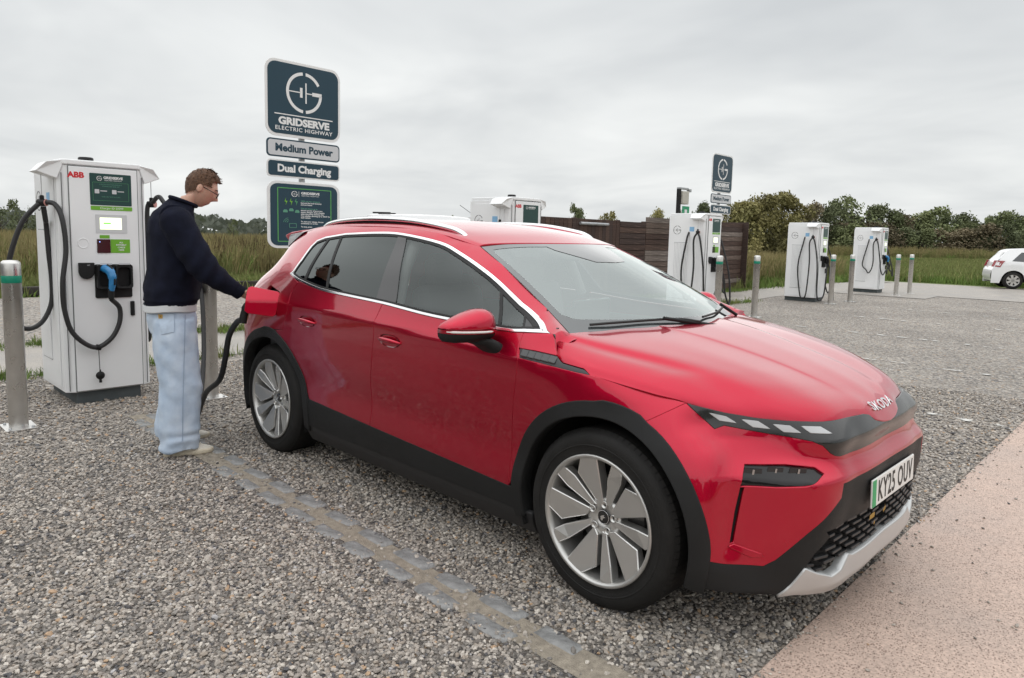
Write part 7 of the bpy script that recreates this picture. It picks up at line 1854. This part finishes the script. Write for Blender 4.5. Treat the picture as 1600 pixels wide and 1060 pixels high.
def knit_folds(c, n):
    s = mnoise.noise(Vector((c.x*5, c.y*5, c.z*2.2)))*.013+mnoise.noise(Vector((c.x*13+4, c.y*13, c.z*6)))*.007
    if c.y < -.19:
        t_ = (c-EL_R).dot(axF); s += .006*math.sin(t_*75+c.z*9)*math.exp(-((c-EL_R).length/.16)**2)
    s += .004*math.sin(c.z*46+math.sin(math.atan2(c.y, c.x)*2)*1.8)*max(0, 1-abs(c.z-1.08)/.14)
    if c.z < 1.02 and abs(c.y) < .26 and c.x < .2: s -= .010
    return s
displace(jm, knit_folds)
jumper = link_mesh('jumper', jm, M_NAVY, person)
# collar rib and cuff rib
mb = MB(); pts = [Vector((.064+.077*math.cos(a), .082*math.sin(a), 1.668-.028*math.cos(a))) for a in np.linspace(0, 2*math.pi, 33)]; mb.tube(pts, .013, 8, caps=False); mb.build('collar_rib', M_NAVY, jumper)
mb = MB(); mb.tube([WR_R-axF*.045, WR_R-axF*.03, WR_R+axF*.004, WR_R+axF*.008], [.047, .048, .046, .040], 18); mb.build('cuff_rib', M_NAVY, jumper)
# white tee hem under the jumper
v = []; f = []; n = 40
for (z, gx) in ((1.0, -.004), (.962, -.003), (.9555, -.003), (.954, -.008)):
    for k in range(n):
        a = 2*math.pi*k/n; v.append((-.03+(.163+gx)*math.cos(a), (.212+gx)*math.sin(a), z+.006*math.sin(3*a)))
for i in range(3):
    for k in range(n): f.append((i*n+k, i*n+(k+1) % n, (i+1)*n+(k+1) % n, (i+1)*n+k))
MB().add(v, f, True).build('shirt_hem', mat('white_cotton', (.66, .68, .70), .85), person)
# ---- jeans
jp = [loft([zsec(-.02, 0, .80, .135, .185), zsec(-.025, 0, .90, .150, .195), zsec(-.03, 0, .98, .145, .192), zsec(-.03, 0, 1.02, .14, .185)], 32)]
for s_, yb, xb in ((-1, -.125, .02), (1, .225, .0)):
    ym = s_*.105
    jp.append(loft([zsec(-.02, ym, .90, .125, .098), zsec(-.012, ym*1.05, .78, .134, .110), zsec(.0, (ym+yb)/2, .62, .128, .112), zsec(.018, yb*.98, .48, .126, .110), zsec(.008, yb, .30, .120, .108), zsec(xb-.02, yb, .14, .118, .106), zsec(xb-.025, yb, .045, .117, .105)], 28))
jme = fuse(jp, .0095, 4)
def denim_folds(c, n):
    s = mnoise.noise(Vector((c.x*9, c.y*9, c.z*1.6)))*.014
    s += mnoise.noise(Vector((c.x*9+c.z*6, c.y*9, c.z*8)))*.007+mnoise.noise(Vector((c.x*22, c.y*22+3, c.z*20)))*.003
    s += .006*math.sin(c.z*40+mnoise.noise(Vector((c.x*5, c.y*5, c.z*6)))*6)*max(0, 1-abs(c.z-.13)/.16)
    s += .005*math.sin((c.z+c.x*1.2)*34)*max(0, 1-abs(c.z-.48)/.14)
    return s
displace(jme, denim_folds)
jeans = link_mesh('jeans', jme, M_DENIM, person)
# pocket, label, seam laid on the cloth along the sight lines of the photograph
JW = jme.copy(); JW.transform(PM)
bv_ = BVHTree.FromPolygons([tuple(q.co) for q in JW.vertices], [tuple(p.vertices) for p in JW.polygons])
def cast(px, py):
    h = bv_.ray_cast(Vector(CAM_C), Vector(ray(px, py)).normalized()); return (h[0], h[1]) if h[0] else None
def cloth_patch(name, quad, m, lift, nx=8, ny=8):
    v = []; ok = True
    for j in range(ny+1):
        for i in range(nx+1):
            a, b = i/nx, j/ny; p = [(quad[0][k]*(1-a)+quad[1][k]*a)*(1-b)+(quad[3][k]*(1-a)+quad[2][k]*a)*b for k in (0, 1)]
            h = cast(*p)
            if h is None: return None
            v.append(PMI @ (h[0]+h[1]*lift))
    f = [(j*(nx+1)+i, j*(nx+1)+i+1, (j+1)*(nx+1)+i+1, (j+1)*(nx+1)+i) for j in range(ny) for i in range(nx)]
    return pyd(name, v, f, m, jeans, smooth=True)
M_DEN2 = mat('denim_patch', (.50, .60, .73), .85, var=.2, vscale=20); M_SEAM = mat('seam_thread', (.33, .42, .55), .8)
pk = cloth_patch('back_pocket', [(247, 489), (272, 491), (272, 519), (253, 523)], M_DEN2, .005)
cloth_patch('pocket_label', [(248.5, 491), (255, 491.5), (255, 498), (249, 498)], mat('label_tan', (.50, .33, .10), .7), .0085, 3, 3)
cloth_patch('label_mark', [(250.5, 493), (253.3, 493.3), (253.3, 496.3), (250.8, 496.3)], mat('label_brown', (.30, .17, .04), .7), .0095, 2, 2)
for q in ([(246.5, 488.5), (272.5, 490.5), (272.5, 491.3), (246.5, 489.3)], [(252.6, 522.4), (272.3, 518.4), (272.3, 519.4), (252.6, 523.4)], [(271.7, 490.5), (272.7, 490.5), (272.7, 519), (271.7, 519)], [(288.2, 492), (289.4, 492), (288, 560), (286.8, 560)], [(286.8, 560), (288, 560), (286.4, 625), (285.2, 625)], [(285.2, 625), (286.4, 625), (285.4, 690), (284.2, 690)]):
    cloth_patch('seam', q, M_SEAM, .0045, 2, 10)
# ---- shoes
def shoe(cx, cy, rz, s_):
    Sh = empty('shoe', (cx, cy, 0), rz); Sh.parent = person
    out = [(-.135, .030), (-.12, .040), (-.05, .041), (.02, .045), (.08, .050), (.12, .046), (.15, .034), (.165, .012)]
    def ring(z, k, sh=0): 
        p = [(x*k+sh, -y*k*(1.0+.12*s_)) for x, y in out]+[(x*k+sh, y*k*(1.0-.12*s_)) for x, y in out[::-1]]; return [(x, y, z) for x, y in p]
    v = []; f = []; n = 16
    for z, k in ((.004, .98), (.010, 1.02), (.028, 1.02), (.034, .99)): v += ring(z, k)
    for i in range(3):
        for k in range(n): f.append((i*n+k, i*n+(k+1) % n, (i+1)*n+(k+1) % n, (i+1)*n+k))
    f += [tuple(range(n))[::-1], tuple(3*n+k for k in range(n))]
    MB().add(v, f, True).build('sole', mat('shoe_sole', (.66, .59, .46), .7), Sh)
    S = []
    for (x, w_, h_) in ((-.130, .020, .05), (-.115, .036, .085), (-.07, .040, .10), (-.02, .042, .098), (.03, .045, .085), (.075, .049, .066), (.115, .046, .052), (.145, .034, .042), (.160, .014, .034)): S.append(((x, 0, .030), (0, w_, 0), (0, 0, h_-.030)))
    vv, ff = loft(S, 20); vv = [Vector((q.x, q.y, max(q.z, .026))) for q in vv]
    MB().add(vv, ff, True).build('upper', mat('cream_leather', (.74, .70, .61), .6, var=.12, vscale=30), Sh)
    for k in range(4):
        x = .02+k*.022; mb = MB(); mb.tube(crv([(x-.005, -.026, .082-k*.008), (x, 0, .096-k*.0085), (x+.005, .026, .082-k*.008)], 4), .003, 6); mb.build('lace', mat('lace_white', (.68, .64, .56), .8), Sh)
fl = PMI @ Vector((-1.690, -1.368, 0)); shoe(fl.x, fl.y, 0, 1); shoe(.05, .225, R(14), -1)
# ---- hair: cap with uneven tufts
M_HAIR = mat('brown_hair', (.115, .055, .027), .6, var=.45, vscale=60, bump=.9, bscale=260)
def hair_at(d): return d.z > -.10-.55*max(0, -d.x) and not (d.x > .45 and d.z < .52+.25*(d.x-.45)) and not (d.x > .05 and d.z < .22)
v = []; f = []; nu, nv_ = 56, 40; idx = {}
rh_ = random.Random(8)
for j in range(nv_+1):
    th = math.pi*.80*j/nv_
    for i in range(nu):
        ph = 2*math.pi*i/nu; d = Vector((math.sin(th)*math.cos(ph), math.sin(th)*math.sin(ph), math.cos(th)))
        if hair_at(d):
            e = .009+.008*max(0, d.z)+.010*max(0, d.x)*max(0, d.z)+mnoise.noise(d*7)*.005+mnoise.noise(d*16)*.003
            if d.z < .1: e *= .55
            k = min(1, max(0, -d.z*.124/.12)); xx = d.x*(.099+e); xx = xx*(1-.38*k) if xx < 0 else xx
            idx[(j, i)] = len(v); v.append(HM @ Vector((xx, d.y*(.078+e), d.z*(.124+e))))
for j in range(nv_):
    for i in range(nu):
        q = [(j, i), (j+1, i), (j+1, (i+1) % nu), (j, (i+1) % nu)]
        if all(a in idx for a in q): f.append(tuple(idx[a] for a in q))
hair = MB().add(v, f, True).build('hair', M_HAIR, person, fixn=False)
mb = MB()
for k in range(700):
    p = v[rh_.randrange(len(v))]; n_ = (p-HC).normalized(); tdir = Vector((rh_.gauss(.8, .3), rh_.gauss(0, .3), rh_.gauss(-.05, .3))); dv_ = (n_*.08+(HM.to_3x3() @ tdir)).normalized(); L_ = rh_.uniform(.010, .020); w_ = dv_.cross(n_)
    if w_.length < .1: continue
    w_ = w_.normalized()*.0022; mb.add([p-n_*.003-w_, p-n_*.003+w_, p+dv_*L_*.6+n_*.004+w_*.6, p+dv_*L_+n_*.002], [(0, 1, 2, 3)], False)
mb.build('hair_tufts', M_HAIR, hair, fixn=False)
# eyebrows, glasses
for s_ in (1, -1):
    mb = MB(); mb.tube([HM @ Vector((.094, s_*.016, .036)), HM @ Vector((.092, s_*.032, .040)), HM @ Vector((.078, s_*.050, .034))], [.003, .004, .002], 6); mb.build('eyebrow', M_HAIR, person)
GLS = empty('glasses', (0, 0, 0)); GLS.parent = person
M_FRAME = mat('dark_frame', (.018, .012, .010), .3)
for s_ in (1, -1):
    mb = MB(); pts = [HM @ Vector((.112-.012*abs(math.cos(a)) if False else .112-.25*abs(.033*s_+.024*math.cos(a))**1.0*.35, s_*.033+.025*math.cos(a), .008+.020*math.sin(a))) for a in np.linspace(0, 2*math.pi, 25)]; mb.tube(pts, .0026, 6, caps=False); mb.build('lens_rim', M_FRAME, GLS)
    mb = MB(); mb.tube([HM @ Vector((.106, s_*.058, .012)), HM @ Vector((.06, s_*.078, .012)), HM @ Vector((-.01, s_*.083, .014)), HM @ Vector((-.03, s_*.080, -.006))], .0026, 6); mb.build('temple', M_FRAME, GLS)
mb = MB(); mb.tube([HM @ Vector((.112, -.010, .012)), HM @ Vector((.115, 0, .014)), HM @ Vector((.112, .010, .012))], .0024, 6); mb.build('bridge', M_FRAME, GLS)
